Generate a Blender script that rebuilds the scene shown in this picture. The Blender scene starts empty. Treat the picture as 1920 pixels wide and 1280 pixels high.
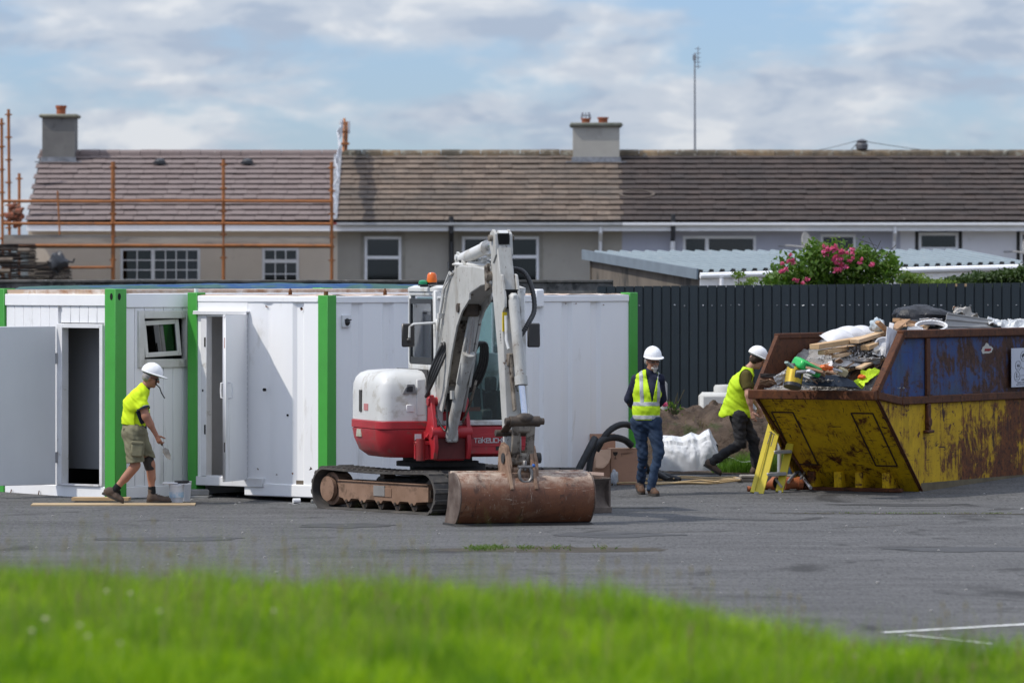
import bpy, math, random
import numpy as np
from mathutils import Vector, Matrix, noise as mnoise
rnd = random.Random(7)
RNG = np.random.default_rng(7)
SC = bpy.context.scene
COL = SC.collection
R = math.radians

# ---------------------------------------------------------------- camera
FPX, HC, YH = 10300.0, 2.867, 512.0      # focal length in photo pixels, eye height, horizon row
cam_d = bpy.data.cameras.new('camera')
cam = bpy.data.objects.new('camera', cam_d); COL.objects.link(cam)
cam.location = (0, 0, HC); cam.rotation_euler = (R(90), 0, 0)
cam_d.sensor_width = 36; cam_d.lens = FPX/1920*36
cam_d.shift_y = -(640-YH)/1920
cam_d.clip_start = 1; cam_d.clip_end = 3000
cam_d.dof.use_dof = True; cam_d.dof.focus_distance = 67.5; cam_d.dof.aperture_fstop = 3.0
SC.camera = cam
# ---------------------------------------------------------------- sun and sky
SUN = Vector((-0.957, -0.29, 1.22)).normalized()      # direction towards the sun
sl = bpy.data.lights.new('sun', 'SUN'); sl.energy = 3.35; sl.angle = R(1.0); sl.color = (1.0, .945, .86)
so = bpy.data.objects.new('sun', sl); COL.objects.link(so)
so.rotation_euler = SUN.to_track_quat('Z', 'Y').to_euler(); so.location = (-20, 40, 40)
world = bpy.data.worlds.new('World'); SC.world = world; world.use_nodes = True
wt = world.node_tree; wn = wt.nodes; wl = wt.links; wn.clear()
wo = wn.new('ShaderNodeOutputWorld'); bg = wn.new('ShaderNodeBackground')
bg.inputs['Strength'].default_value = 0.1
sky = wn.new('ShaderNodeTexSky'); sky.sky_type = 'NISHITA'; sky.sun_disc = False
sky.sun_elevation = math.asin(SUN.z); sky.sun_rotation = math.atan2(SUN.x, SUN.y)
sky.air_density = 1.0; sky.dust_density = 0.35; sky.ozone_density = 1.2; sky.altitude = 60
tc = wn.new('ShaderNodeTexCoord')
mp = wn.new('ShaderNodeMapping'); mp.inputs['Scale'].default_value = (17, 17, 52); mp.inputs['Location'].default_value = (3.2, 1.3, 0.35)
wl.new(tc.outputs['Generated'], mp.inputs['Vector'])
def wnoise(scale, detail, rough, loc=None, dist=0.0):
    n = wn.new('ShaderNodeTexNoise'); n.inputs['Scale'].default_value = scale
    n.inputs['Detail'].default_value = detail; n.inputs['Roughness'].default_value = rough
    n.inputs['Distortion'].default_value = dist
    if loc:
        m2 = wn.new('ShaderNodeMapping'); m2.inputs['Location'].default_value = loc
        wl.new(mp.outputs[0], m2.inputs[0]); wl.new(m2.outputs[0], n.inputs['Vector'])
    else: wl.new(mp.outputs[0], n.inputs['Vector'])
    return n
def wramp(src, stops):
    r_ = wn.new('ShaderNodeValToRGB'); wl.new(src, r_.inputs[0]); cr = r_.color_ramp
    cr.interpolation = 'EASE'
    while len(cr.elements) < len(stops): cr.elements.new(.5)
    for e, (p_, c_) in zip(cr.elements, stops):
        e.position = p_; e.color = (*c_, 1) if len(c_) == 3 else c_
    return r_
cover = wramp(wnoise(1.25, 9, .56, dist=.2).outputs['Fac'], [(.38, (0, 0, 0)), (.55, (1, 1, 1))])
light = wramp(wnoise(2.3, 9, .58, (5.1, 2.2, .22), .25).outputs['Fac'], [(.38, (3.9, 4.6, 5.75)), (.50, (5.3, 5.8, 6.6)), (.62, (7.1, 7.3, 7.65))])
skyc = wn.new('ShaderNodeMix'); skyc.data_type = 'RGBA'; skyc.blend_type = 'MULTIPLY'; skyc.inputs[0].default_value = 1
wl.new(sky.outputs[0], skyc.inputs[6]); skyc.inputs[7].default_value = (.70, .89, 1.38, 1)
cmul = wn.new('ShaderNodeMath'); cmul.operation = 'MULTIPLY'; cmul.inputs[1].default_value = .93
wl.new(cover.outputs[0], cmul.inputs[0])
# overcast-sky law: cloud luminance grows smoothly towards the zenith, L = Lh (1 + 2 sin(elevation))
sepn = wn.new('ShaderNodeSeparateXYZ'); wl.new(tc.outputs['Generated'], sepn.inputs[0])
zen = wn.new('ShaderNodeMath'); zen.operation = 'MULTIPLY_ADD'; zen.use_clamp = False; zen.inputs[1].default_value = 2.2; zen.inputs[2].default_value = 1.0
zc = wn.new('ShaderNodeMath'); zc.operation = 'MAXIMUM'; zc.inputs[1].default_value = 0.0
wl.new(sepn.outputs[2], zc.inputs[0]); wl.new(zc.outputs[0], zen.inputs[0])
zmul = wn.new('ShaderNodeVectorMath'); zmul.operation = 'SCALE'; wl.new(light.outputs[0], zmul.inputs[0]); wl.new(zen.outputs[0], zmul.inputs['Scale'])
cmix = wn.new('ShaderNodeMix'); cmix.data_type = 'RGBA'
wl.new(cmul.outputs[0], cmix.inputs[0]); wl.new(skyc.outputs[2], cmix.inputs[6]); wl.new(zmul.outputs[0], cmix.inputs[7])
wl.new(cmix.outputs[2], bg.inputs['Color']); wl.new(bg.outputs[0], wo.inputs[0])
SC.view_settings.view_transform = 'Standard'; SC.view_settings.look = 'None'
SC.view_settings.exposure = 0.0; SC.view_settings.gamma = 1; SC.view_settings.use_curve_mapping = False
SC.cycles.use_denoising = True
SC.cycles.max_bounces = 8; SC.cycles.transparent_max_bounces = 12

# ---------------------------------------------------------------- placement helpers
def PX(px, Y): return (px-960)/FPX*Y
def PZ(py, Y): return HC-(py-YH)/FPX*Y
def P(px, py, Y): return Vector((PX(px, Y), Y, PZ(py, Y)))
def gz(Y): return .03*min(max(Y-69, 0), 11)           # the yard rises gently towards the fence
def G(px, py):
    d = (py-YH)/FPX
    Y = HC/d
    if Y > 69: Y = (HC+.03*69)/(d+.03)
    return Vector((PX(px, Y), Y, gz(Y)))

# ---------------------------------------------------------------- materials
def col4(c): return (c[0], c[1], c[2], 1)
class Mat:
    def __init__(s, name):
        s.m = bpy.data.materials.new(name); s.m.use_nodes = True
        s.t = s.m.node_tree; s.n = s.t.nodes; s.l = s.t.links
        s.b = s.n['Principled BSDF']; s.out = s.n['Material Output']
        s.tc = s.n.new('ShaderNodeTexCoord')
        s.vec = s.tc.outputs['Object']
    def map(s, scale=(1, 1, 1), rot=(0, 0, 0), loc=(0, 0, 0), src=None):
        m = s.n.new('ShaderNodeMapping'); m.inputs['Scale'].default_value = scale
        m.inputs['Rotation'].default_value = rot; m.inputs['Location'].default_value = loc
        s.l.new(src or s.vec, m.inputs[0]); return m.outputs[0]
    def noise(s, scale, detail=4, rough=.55, dist=0, vec=None):
        n = s.n.new('ShaderNodeTexNoise'); n.inputs['Scale'].default_value = scale
        n.inputs['Detail'].default_value = detail; n.inputs['Roughness'].default_value = rough
        n.inputs['Distortion'].default_value = dist; s.l.new(vec or s.vec, n.inputs['Vector']); return n.outputs['Fac']
    def ramp(s, src, stops, interp='LINEAR'):
        r = s.n.new('ShaderNodeValToRGB'); s.l.new(src, r.inputs[0]); cr = r.color_ramp; cr.interpolation = interp
        while len(cr.elements) < len(stops): cr.elements.new(.5)
        for e, (p_, c_) in zip(cr.elements, stops):
            e.position = p_
            if isinstance(c_, (int, float)): c_ = (c_, c_, c_)
            e.color = col4(c_)
        return r.outputs[0]
    def mix(s, f, a, b, mode='MIX'):
        m = s.n.new('ShaderNodeMix'); m.data_type = 'RGBA'; m.blend_type = mode
        for i, v in ((0, f), (6, a), (7, b)):
            if isinstance(v, (int, float)) and i == 0: m.inputs[0].default_value = v
            elif isinstance(v, tuple): m.inputs[i].default_value = col4(v)
            else: s.l.new(v, m.inputs[i])
        return m.outputs[2]
    def math(s, op, a, b=None):
        m = s.n.new('ShaderNodeMath'); m.operation = op
        for i, v in ((0, a), (1, b)):
            if v is None: continue
            if isinstance(v, (int, float)): m.inputs[i].default_value = v
            else: s.l.new(v, m.inputs[i])
        return m.outputs[0]
    def random(s): 
        o = s.n.new('ShaderNodeObjectInfo'); return o.outputs['Random']
    def base(s, v):
        if isinstance(v, tuple): s.b.inputs['Base Color'].default_value = col4(v)
        else: s.l.new(v, s.b.inputs['Base Color'])
    def set(s, rough=None, metal=None, spec=None, alpha=None):
        for k, v in (('Roughness', rough), ('Metallic', metal), ('Specular IOR Level', spec), ('Alpha', alpha)):
            if v is None: continue
            if isinstance(v, (int, float)): s.b.inputs[k].default_value = v
            else: s.l.new(v, s.b.inputs[k])
    def bump(s, h, strength=.3, dist=.01):
        b = s.n.new('ShaderNodeBump'); b.inputs['Strength'].default_value = strength; b.inputs['Distance'].default_value = dist
        s.l.new(h, b.inputs['Height']); s.l.new(b.outputs[0], s.b.inputs['Normal'])
_mc = {}
def M(name, c1, c2=None, scale=3, rough=.6, metal=0, bump=0, bscale=40, bdist=.005, rand=0, dirt=None, dscale=2.0, dth=.58, stretch=(1, 1, 1), spec=None):
    """generic painted / cloth / stone material: two-tone mottling, grime patches, fine relief"""
    if name in _mc: return _mc[name]
    a = Mat(name); v = a.map(scale=stretch)
    c2 = c2 or tuple(x*.8 for x in c1)
    f = a.ramp(a.noise(scale, 6, .6, vec=v), [(.35, 0.0), (.65, 1.0)])
    c = a.mix(f, c1, c2)
    if dirt:
        d = a.ramp(a.noise(dscale, 9, .68, .4, vec=v), [(dth, 0.0), (dth+.1, 1.0)])
        c = a.mix(d, c, dirt)
    if rand:
        r_ = a.ramp(a.random(), [(0, 1-rand), (1, 1+rand*.6)])
        c = a.mix(1.0, c, r_, 'MULTIPLY')
    a.base(c); a.set(rough, metal, spec if spec is not None else (.28 if rough > .5 and not metal else None))
    if bump: a.bump(a.noise(bscale, 5, .6, vec=v), bump, bdist)
    _mc[name] = a.m; return a.m
def rusty(name, paint, paint2, rust=(.066, .0175, .004), rust2=(.175, .055, .010), amount=.5, big=1.3, scratch=True, rough=.68, dark=(.022, .009, .004), bias=None):
    if name in _mc: return _mc[name]
    a = Mat(name)
    p_ = a.mix(a.ramp(a.noise(2.2, 8, .65, .5), [(.35, 0.0), (.65, 1.0)]), paint, paint2)
    p_ = a.mix(a.ramp(a.noise(3.1, 9, .7, .4, vec=a.map((1, 1, .6), loc=(3, 8, 1))), [(.50, 0.0), (.64, .65)]), p_, tuple(.55*c for c in paint2))
    r1 = a.mix(a.ramp(a.noise(6, 10, .7), [(.38, 0.0), (.66, 1.0)]), rust, rust2)
    r1 = a.mix(a.ramp(a.noise(15, 8, .75), [(.50, 0.0), (.60, 1.0)]), r1, dark)
    patch = a.noise(big, 14, .74, .5); fine = a.noise(9, 9, .75, .3); streak = a.noise(3, 8, .7, .2, vec=a.map((4.5, 4.5, .45)))
    s1 = a.math('ADD', a.math('ADD', a.math('MULTIPLY', patch, .62), a.math('MULTIPLY', fine, .16)), a.math('MULTIPLY', streak, .22))
    if bias:      # more wear towards one end of the side
        sp_ = a.n.new('ShaderNodeSeparateXYZ'); a.l.new(a.vec, sp_.inputs[0]); s1 = a.math('ADD', s1, a.math('MULTIPLY', a.ramp(a.math('MULTIPLY', sp_.outputs[0], .25), [(bias[0], 0.0), (bias[1], 1.0)]), bias[2]))
    m1 = a.ramp(s1, [(amount-.012, 0.0), (amount+.03, 1.0)])
    stain = a.ramp(s1, [(amount-.06, 0.0), (amount, .5)])
    c = a.mix(stain, p_, tuple(.5*x+.5*y for x, y in zip(paint, rust2)))
    c = a.mix(m1, c, r1)
    if scratch:
        for k, (rt, sc_) in enumerate([((.3, .5, .8), (2, 34, 9)), ((1.1, .2, 2.2), (34, 3, 8)), ((.7, .9, 1.5), (7, 30, 2)), ((.9, .1, .3), (36, 5, 3)), ((.2, .9, 2.6), (3, 6, 34)), ((.4, 1.0, .2), (5, 30, 6))]):
            n_ = a.noise(1.0, 6, .62, 1.0, vec=a.map(sc_, rt, (k*3.7, k, 0)))
            gate = a.ramp(a.noise(2.1, 4, .6, vec=a.map((1, 1, 1), loc=(k*5.1, 2, k))), [(.50, 0.0), (.58, 1.0)])
            lm = a.math('MULTIPLY', a.ramp(n_, [(.612, 0.0), (.632, 1.0), (1, 1.0)]), gate)
            c = a.mix(lm, c, [(.045, .016, .009), (.09, .032, .013)][k % 2])
    a.base(c); a.set(rough, 0, .25)
    a.bump(a.noise(50, 6, .75), .35, .004)
    _mc[name] = a.m; return a.m
def glass(name, tint=(.55, .68, .66), refl=.14, clear=.8):
    if name in _mc: return _mc[name]
    a = Mat(name); a.n.remove(a.b)
    t = a.n.new('ShaderNodeBsdfTransparent'); t.inputs[0].default_value = col4(tint)
    g = a.n.new('ShaderNodeBsdfGlossy'); g.inputs['Roughness'].default_value = .03; g.inputs[0].default_value = (.9, .95, 1, 1)
    fr = a.n.new('ShaderNodeFresnel'); fr.inputs[0].default_value = 1.5
    f2 = a.math('ADD', fr.outputs[0], refl-.04)
    mx = a.n.new('ShaderNodeMixShader'); a.l.new(f2, mx.inputs[0]); a.l.new(t.outputs[0], mx.inputs[1]); a.l.new(g.outputs[0], mx.inputs[2])
    a.l.new(mx.outputs[0], a.out.inputs[0]); _mc[name] = a.m; return a.m
def leafm(name, c1, c2, c3=None, trans=.35, scale=1.2):
    if name in _mc: return _mc[name]
    a = Mat(name)
    at = a.n.new('ShaderNodeAttribute'); at.attribute_name = 'tint'; at.attribute_type = 'GEOMETRY'
    c = a.mix(at.outputs['Fac'], c1, c2)
    c = a.mix(a.ramp(a.noise(scale, 4, .6), [(.4, 0.0), (.62, 1.0)]), c, c3 or tuple(.7*x for x in c2))
    a.base(c); a.set(.55, 0, .25)
    tr = a.n.new('ShaderNodeBsdfTranslucent'); a.l.new(a.mix(1.0, c, (1.3, 1.5, .7), 'MULTIPLY'), tr.inputs[0])
    mx = a.n.new('ShaderNodeMixShader'); mx.inputs[0].default_value = trans
    a.l.new(a.b.outputs[0], mx.inputs[1]); a.l.new(tr.outputs[0], mx.inputs[2]); a.l.new(mx.outputs[0], a.out.inputs[0])
    _mc[name] = a.m; return a.m

# ---------------------------------------------------------------- mesh builder
class MB:
    def __init__(s): s.v = []; s.f = []
    def add(s, vs, fs, mtx=None):
        o = len(s.v)
        if mtx is not None: vs = [mtx @ Vector(q) for q in vs]
        s.v += [tuple(q) for q in vs]; s.f += [tuple(i+o for i in f) for f in fs]; return s
    def box(s, x0, x1, y0, y1, z0, z1, mtx=None, ch=0):
        if ch <= 0:
            vs = [(x0, y0, z0), (x1, y0, z0), (x1, y1, z0), (x0, y1, z0), (x0, y0, z1), (x1, y0, z1), (x1, y1, z1), (x0, y1, z1)]
            return s.add(vs, [(0, 3, 2, 1), (4, 5, 6, 7), (0, 1, 5, 4), (1, 2, 6, 5), (2, 3, 7, 6), (3, 0, 4, 7)], mtx)
        c = min(ch, (x1-x0)/2.01, (y1-y0)/2.01, (z1-z0)/2.01); vs = []; idx = {}
        X_, Y_, Z_ = (x0, x1), (y0, y1), (z0, z1)
        for i in (0, 1):
            for j in (0, 1):
                for k in (0, 1):
                    sx, sy, sz = (1-2*i)*c, (1-2*j)*c, (1-2*k)*c
                    idx[i, j, k, 'x'] = len(vs); vs.append((X_[i], Y_[j]+sy, Z_[k]+sz))
                    idx[i, j, k, 'y'] = len(vs); vs.append((X_[i]+sx, Y_[j], Z_[k]+sz))
                    idx[i, j, k, 'z'] = len(vs); vs.append((X_[i]+sx, Y_[j]+sy, Z_[k]))
        fs = []; cen = Vector(((x0+x1)/2, (y0+y1)/2, (z0+z1)/2))
        def face(ids):
            p = [Vector(vs[q]) for q in ids]; n = (p[1]-p[0]).cross(p[2]-p[0])
            m = sum(p, Vector())/len(p)
            fs.append(tuple(ids) if n.dot(m-cen) > 0 else tuple(reversed(ids)))
        for a in 'xyz':
            for t in (0, 1):
                q = {'x': [(t, 0, 0), (t, 1, 0), (t, 1, 1), (t, 0, 1)], 'y': [(0, t, 0), (1, t, 0), (1, t, 1), (0, t, 1)], 'z': [(0, 0, t), (1, 0, t), (1, 1, t), (0, 1, t)]}[a]
                face([idx[(*w, a)] for w in q])
        for i in (0, 1):
            for j in (0, 1):
                for k in (0, 1): face([idx[i, j, k, 'x'], idx[i, j, k, 'y'], idx[i, j, k, 'z']])
        for a, b, c_ in (('x', 'y', 2), ('x', 'z', 1), ('y', 'z', 0)):
            for i in (0, 1):
                for j in (0, 1):
                    w0 = [i, j]; w0.insert(c_, 0); w1 = [i, j]; w1.insert(c_, 1)
                    face([idx[(*w0, a)], idx[(*w0, b)], idx[(*w1, b)], idx[(*w1, a)]])
        return s.add(vs, fs, mtx)
    def cbox(s, c, size, rot=(0, 0, 0), ch=0):
        m = Matrix.Translation(c) @ rotm(rot); a, b, d = (q/2 for q in size)
        return s.box(-a, a, -b, b, -d, d, m, ch)
    def beam(s, p0, p1, w, h, up=(0, 0, 1), ch=0, ext=0):
        p0, p1 = Vector(p0), Vector(p1); d = p1-p0; L = d.length; x = d.normalized(); u = Vector(up)
        y = u.cross(x)
        if y.length < 1e-4: y = Vector((0, 1, 0)).cross(x)
        y.normalize(); z = x.cross(y)
        m = Matrix((( x.x, y.x, z.x, p0.x), (x.y, y.y, z.y, p0.y), (x.z, y.z, z.z, p0.z), (0, 0, 0, 1)))
        return s.box(-ext, L+ext, -w/2, w/2, -h/2, h/2, m, ch)
    def cyl(s, p0, p1, r0, r1=None, n=12, caps=True):
        r1 = r0 if r1 is None else r1
        return s.tube([p0, p1], [r0, r1], n, caps)
    def tube(s, pts, r, n=8, caps=True, closed=False):
        pts = [Vector(q) for q in pts]; k = len(pts); rs = r if isinstance(r, (list, tuple)) else [r]*k
        T = []
        for i in range(k):
            a = pts[i-1] if (i > 0 or closed) else pts[i]; b = pts[(i+1) % k] if (i < k-1 or closed) else pts[i]
            T.append((b-a).normalized())
        u = T[0].orthogonal().normalized(); vs = []
        for i in range(k):
            if i: 
                u = u-T[i]*u.dot(T[i]); u = u.normalized() if u.length > 1e-6 else T[i].orthogonal().normalized()
            w = T[i].cross(u)
            for j in range(n):
                a = 2*math.pi*j/n; vs.append(pts[i]+(u*math.cos(a)+w*math.sin(a))*rs[i])
        fs = []
        for i in range(k if closed else k-1):
            i2 = (i+1) % k
            for j in range(n):
                j2 = (j+1) % n; fs.append((i*n+j, i*n+j2, i2*n+j2, i2*n+j))
        if caps and not closed:
            fs.append(tuple(range(n-1, -1, -1))); fs.append(tuple((k-1)*n+j for j in range(n)))
        return s.add(vs, fs)
    def lathe(s, prof, n=16, c=(0, 0, 0), mtx=None, caps=True):
        vs = []; c = Vector(c)
        for (r, z) in prof:
            for j in range(n):
                a = 2*math.pi*j/n; vs.append(c+Vector((r*math.cos(a), r*math.sin(a), z)))
        fs = []
        for i in range(len(prof)-1):
            for j in range(n):
                j2 = (j+1) % n; fs.append((i*n+j, i*n+j2, (i+1)*n+j2, (i+1)*n+j))
        if caps:
            fs.append(tuple(range(n-1, -1, -1))); fs.append(tuple((len(prof)-1)*n+j for j in range(n)))
        return s.add(vs, fs, mtx)
    def ball(s, c, r, n=12, mtx=None):
        r = r if isinstance(r, (tuple, list)) else (r, r, r); m = n//2; c = Vector(c)
        vs = [c+Vector((0, 0, -r[2]))]
        for i in range(1, m):
            t = math.pi*i/m-math.pi/2
            for j in range(n):
                a = 2*math.pi*j/n; vs.append(c+Vector((r[0]*math.cos(t)*math.cos(a), r[1]*math.cos(t)*math.sin(a), r[2]*math.sin(t))))
        vs.append(c+Vector((0, 0, r[2]))); fs = []
        for j in range(n): fs.append((0, 1+(j+1) % n, 1+j)); fs.append((len(vs)-1, 1+(m-2)*n+j, 1+(m-2)*n+(j+1) % n))
        for i in range(m-2):
            for j in range(n):
                j2 = (j+1) % n; fs.append((1+i*n+j, 1+i*n+j2, 1+(i+1)*n+j2, 1+(i+1)*n+j))
        return s.add(vs, fs, mtx)
    def prism(s, poly, axis, d0, d1, mtx=None):
        """poly in the two other coordinates (cyclic order for axis x: (y,z); y: (x,z); z: (x,y))"""
        def mk(p, d): return {'x': (d, p[0], p[1]), 'y': (p[0], d, p[1]), 'z': (p[0], p[1], d)}[axis]
        n = len(poly); A = sum(poly[i][0]*poly[(i+1) % n][1]-poly[(i+1) % n][0]*poly[i][1] for i in range(n))
        if (A > 0) == (axis == 'y'): poly = poly[::-1]
        vs = [mk(p, d0) for p in poly]+[mk(p, d1) for p in poly]
        fs = [tuple(range(n-1, -1, -1)), tuple(range(n, 2*n))]+[(i, (i+1) % n, n+(i+1) % n, n+i) for i in range(n)]
        if d1 < d0: fs = [tuple(reversed(f)) for f in fs]
        return s.add(vs, fs, mtx)
    def grid(s, nu, nv, fn, thick=0):
        vs = [Vector(fn(i/(nu-1), j/(nv-1))) for j in range(nv) for i in range(nu)]
        fs = [(j*nu+i, j*nu+i+1, (j+1)*nu+i+1, (j+1)*nu+i) for j in range(nv-1) for i in range(nu-1)]
        s.add(vs, fs)
        if thick:
            nor = [Vector() for _ in vs]
            for f in fs:
                n_ = (vs[f[1]]-vs[f[0]]).cross(vs[f[3]]-vs[f[0]])
                for i in f: nor[i] += n_
            v2 = [v_-n_.normalized()*thick for v_, n_ in zip(vs, nor)]; o = len(vs)
            f2 = [tuple(reversed(f)) for f in fs]; s.add(v2, f2); b = len(s.v)-2*o
            ring = [i for i in range(nu)]+[j*nu+nu-1 for j in range(1, nv)]+[(nv-1)*nu+i for i in range(nu-2, -1, -1)]+[j*nu for j in range(nv-2, 0, -1)]
            for q in range(len(ring)):
                a, c = ring[q], ring[(q+1) % len(ring)]; s.f.append((b+a, b+o+a, b+o+c, b+c))
        return s
    def mesh(s, name='mesh', mat=None, angle=38):
        me = bpy.data.meshes.new(name); me.from_pydata(s.v, [], s.f)
        if mat: me.materials.append(mat)
        me.shade_smooth(); me.set_sharp_from_angle(angle=R(angle)); me.update(); return me
    def build(s, name, mat, parent=None, loc=(0, 0, 0), rot=(0, 0, 0), bevel=0, angle=38, **kw):
        o = bpy.data.objects.new(name, s.mesh(name, mat, angle)); COL.objects.link(o)
        o.location = loc; o.rotation_euler = rot; o.parent = parent
        if bevel:
            b = o.modifiers.new('bevel', 'BEVEL'); b.width = bevel; b.segments = 2; b.limit_method = 'ANGLE'; b.angle_limit = R(40)
            b.harden_normals = False
        for k, v_ in kw.items(): o[k] = v_
        return o
def rotm(r): return Matrix.Rotation(r[2], 4, 'Z') @ Matrix.Rotation(r[1], 4, 'Y') @ Matrix.Rotation(r[0], 4, 'X')
def tag(o, label, cat=None, group=None, kind=None):
    if label: o['label'] = label
    if cat: o['category'] = cat
    if group: o['group'] = group
    if kind: o['kind'] = kind
    return o
def thing(name, label, cat, loc=(0, 0, 0), rz=0, group=None):
    o = bpy.data.objects.new(name, None); COL.objects.link(o); o.location = loc; o.rotation_euler = (0, 0, rz)
    o.empty_display_size = .2
    return tag(o, label, cat, group)
def link(name, me, parent, loc=(0, 0, 0), rot=(0, 0, 0), scale=(1, 1, 1)):
    o = bpy.data.objects.new(name, me); COL.objects.link(o); o.parent = parent
    o.location = loc; o.rotation_euler = rot; o.scale = scale; return o
def copy_tree(o, parent=None):
    c = o.copy(); COL.objects.link(c)
    if parent: c.parent = parent
    for ch in list(o.children): copy_tree(ch, c)
    return c
def quads(name, V, mat, tint=None, parent=None, nv=4, **kw):
    """many small separate faces from a numpy array (n, nv, 3)"""
    n = V.shape[0]; me = bpy.data.meshes.new(name)
    me.vertices.add(n*nv); me.vertices.foreach_set('co', V.reshape(-1).astype(np.float32))
    me.loops.add(n*nv); me.loops.foreach_set('vertex_index', np.arange(n*nv, dtype=np.int32))
    me.polygons.add(n); me.polygons.foreach_set('loop_start', np.arange(0, n*nv, nv, dtype=np.int32))
    me.materials.append(mat)
    if tint is not None:
        a = me.attributes.new('tint', 'FLOAT', 'POINT'); a.data.foreach_set('value', np.repeat(tint, nv).astype(np.float32))
    me.update(calc_edges=True); me.validate()
    o = bpy.data.objects.new(name, me); COL.objects.link(o); o.parent = parent
    for k, v_ in kw.items(): o[k] = v_
    return o
def fbm(x, y, z=0, o=5, h=1.0): return mnoise.fractal(Vector((x, y, z)), h, 2.0, o)
def cells(x0, x1, z0, z1, holes):
    """rectangles covering a wall except the holes (x0,x1,z0,z1)"""
    xs = sorted({x0, x1, *[h[0] for h in holes], *[h[1] for h in holes]}); zs = sorted({z0, z1, *[h[2] for h in holes], *[h[3] for h in holes]})
    out = []
    for i in range(len(xs)-1):
        run = None
        for j in range(len(zs)-1):
            mx, mz = (xs[i]+xs[i+1])/2, (zs[j]+zs[j+1])/2
            hit = any(h[0] < mx < h[1] and h[2] < mz < h[3] for h in holes)
            if not hit: run = (run[0], zs[j+1]) if run else (zs[j], zs[j+1])
            if hit or j == len(zs)-2:
                if run: out.append((xs[i], xs[i+1], *run))
                run = None
    return out
FONT = None
def text(name, body, size, mat, parent, mtx, thick=.0015, align='LEFT', sx=1.0):
    cu = bpy.data.curves.new(name, 'FONT'); cu.body = body; cu.size = size; cu.extrude = thick; cu.align_x = align
    cu.resolution_u = 2; t = bpy.data.objects.new(name, cu); COL.objects.link(t)
    me = bpy.data.meshes.new_from_object(t.evaluated_get(bpy.context.evaluated_depsgraph_get())); bpy.data.objects.remove(t)
    me.materials.clear(); me.materials.append(mat); o = bpy.data.objects.new(name, me); COL.objects.link(o); o.parent = parent
    o.matrix_local = mtx @ Matrix.Diagonal((sx, 1, 1, 1)); return o
# ================================================================ ground
tarm = Mat('old_tarmac')
v1 = tarm.map((1, 1, 1))
def tn(sc, det=6, ro=.62, di=.3, loc=(0, 0, 0)): return tarm.noise(1.0, det, ro, di, vec=tarm.map(sc, loc=loc))
ca = tarm.mix(tarm.ramp(tn((.5, .35, 1), 8), [(.36, 0.0), (.64, 1.0)]), (.076, .075, .075), (.098, .097, .097))
ca = tarm.mix(tarm.ramp(tn((.30, 1.3, 1), 9, .7, .3, (2, 5, 0)), [(.46, 0.0), (.62, .7)]), ca, (.122, .120, .120))
ca = tarm.mix(tarm.ramp(tn((.45, 2.6, 1), 8, .7, .4, (7, 1, 0)), [(.55, 0.0), (.68, .6)]), ca, (.046, .045, .045))
ca = tarm.mix(tarm.ramp(tn((1.6, 3.8, 1), 8, .75, .5, (1, 9, 0)), [(.50, 0.0), (.68, .55)]), ca, (.135, .133, .131))
ca = tarm.mix(tarm.ramp(tn((24, 3.0, 1), 5, .75, .3), [(.38, .55), (.49, 0.0)]), ca, (.034, .034, .034))
ca = tarm.mix(tarm.ramp(tn((34, 4.5, 1), 4, .75, .2, (4, 4, 0)), [(.54, 0.0), (.68, .8)]), ca, (.155, .153, .150))
ca = tarm.mix(tarm.ramp(tn((.8, .5, 1), 5, .6, .6, (8, 3, 0)), [(.60, 0.0), (.68, .7)]), ca, (.030, .029, .028))
tarm.base(ca); tarm.set(.9, 0, .15); tarm.bump(tn((30, 8, 1), 4, .8), .5, .01)
def ground_grid(x0, x1, ys, nx, fn):
    g = MB(); vs = [(x0+(x1-x0)*i/(nx-1), y, fn(x0+(x1-x0)*i/(nx-1), y)) for y in ys for i in range(nx)]
    fs = [(j*nx+i, j*nx+i+1, (j+1)*nx+i+1, (j+1)*nx+i) for j in range(len(ys)-1) for i in range(nx-1)]
    return g.add(vs, fs)
ys = [-30, 20, 32, 44, 56, 69, 70, 74.6]
tag(ground_grid(-60, 60, ys, 3, lambda x, y: gz(y)).build('ground', tarm.m), 'worn grey tarmac of the yard', kind='structure')
soilm = M('garden_soil', (.11, .085, .065), (.06, .045, .033), 1.5, .95, bump=.8, bscale=12, bdist=.03, dirt=(.045, .06, .02), dth=.5)
tag(ground_grid(-1500, 1500, [74.6, 80, 140, 600, 2600], 5, lambda x, y: gz(y)).build('terrain', soilm), 'earth and gardens beyond the yard', kind='structure')
linem = M('worn_line_paint', (.75, .75, .73), (.58, .58, .56), 6, .8, dirt=(.13, .13, .135), dscale=5, dth=.57)
def strip(name, a, b, w, mat, label, z=.006, n=14, jag=.01):
    a, b = Vector(a), Vector(b); d = (b-a).normalized(); nrm = Vector((-d.y, d.x, 0)); g = MB(); vs = []; fs = []
    for i in range(n+1):
        p = a.lerp(b, i/n); j1, j2 = rnd.uniform(-jag, jag), rnd.uniform(-jag, jag)
        vs += [p+nrm*(w/2+j1)+Vector((0, 0, z)), p-nrm*(w/2+j2)+Vector((0, 0, z))]
        if i: fs.append((2*i-2, 2*i-1, 2*i+1, 2*i))
    g.add(vs, fs); return tag(g.build(name, mat), label, kind='structure')
strip('painted_line', G(1658, 1186), G(2100, 1160), .11, linem, 'worn white painted line on the tarmac', n=40, jag=.012)
strip('painted_line', G(1700, 1190), G(1860, 1207), .06, linem, 'faint second white line on the tarmac', n=20, jag=.02)
crack = M('crack_dirt', (.075, .062, .050), (.045, .042, .03), 4, 1, bump=.6, bscale=30)
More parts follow.
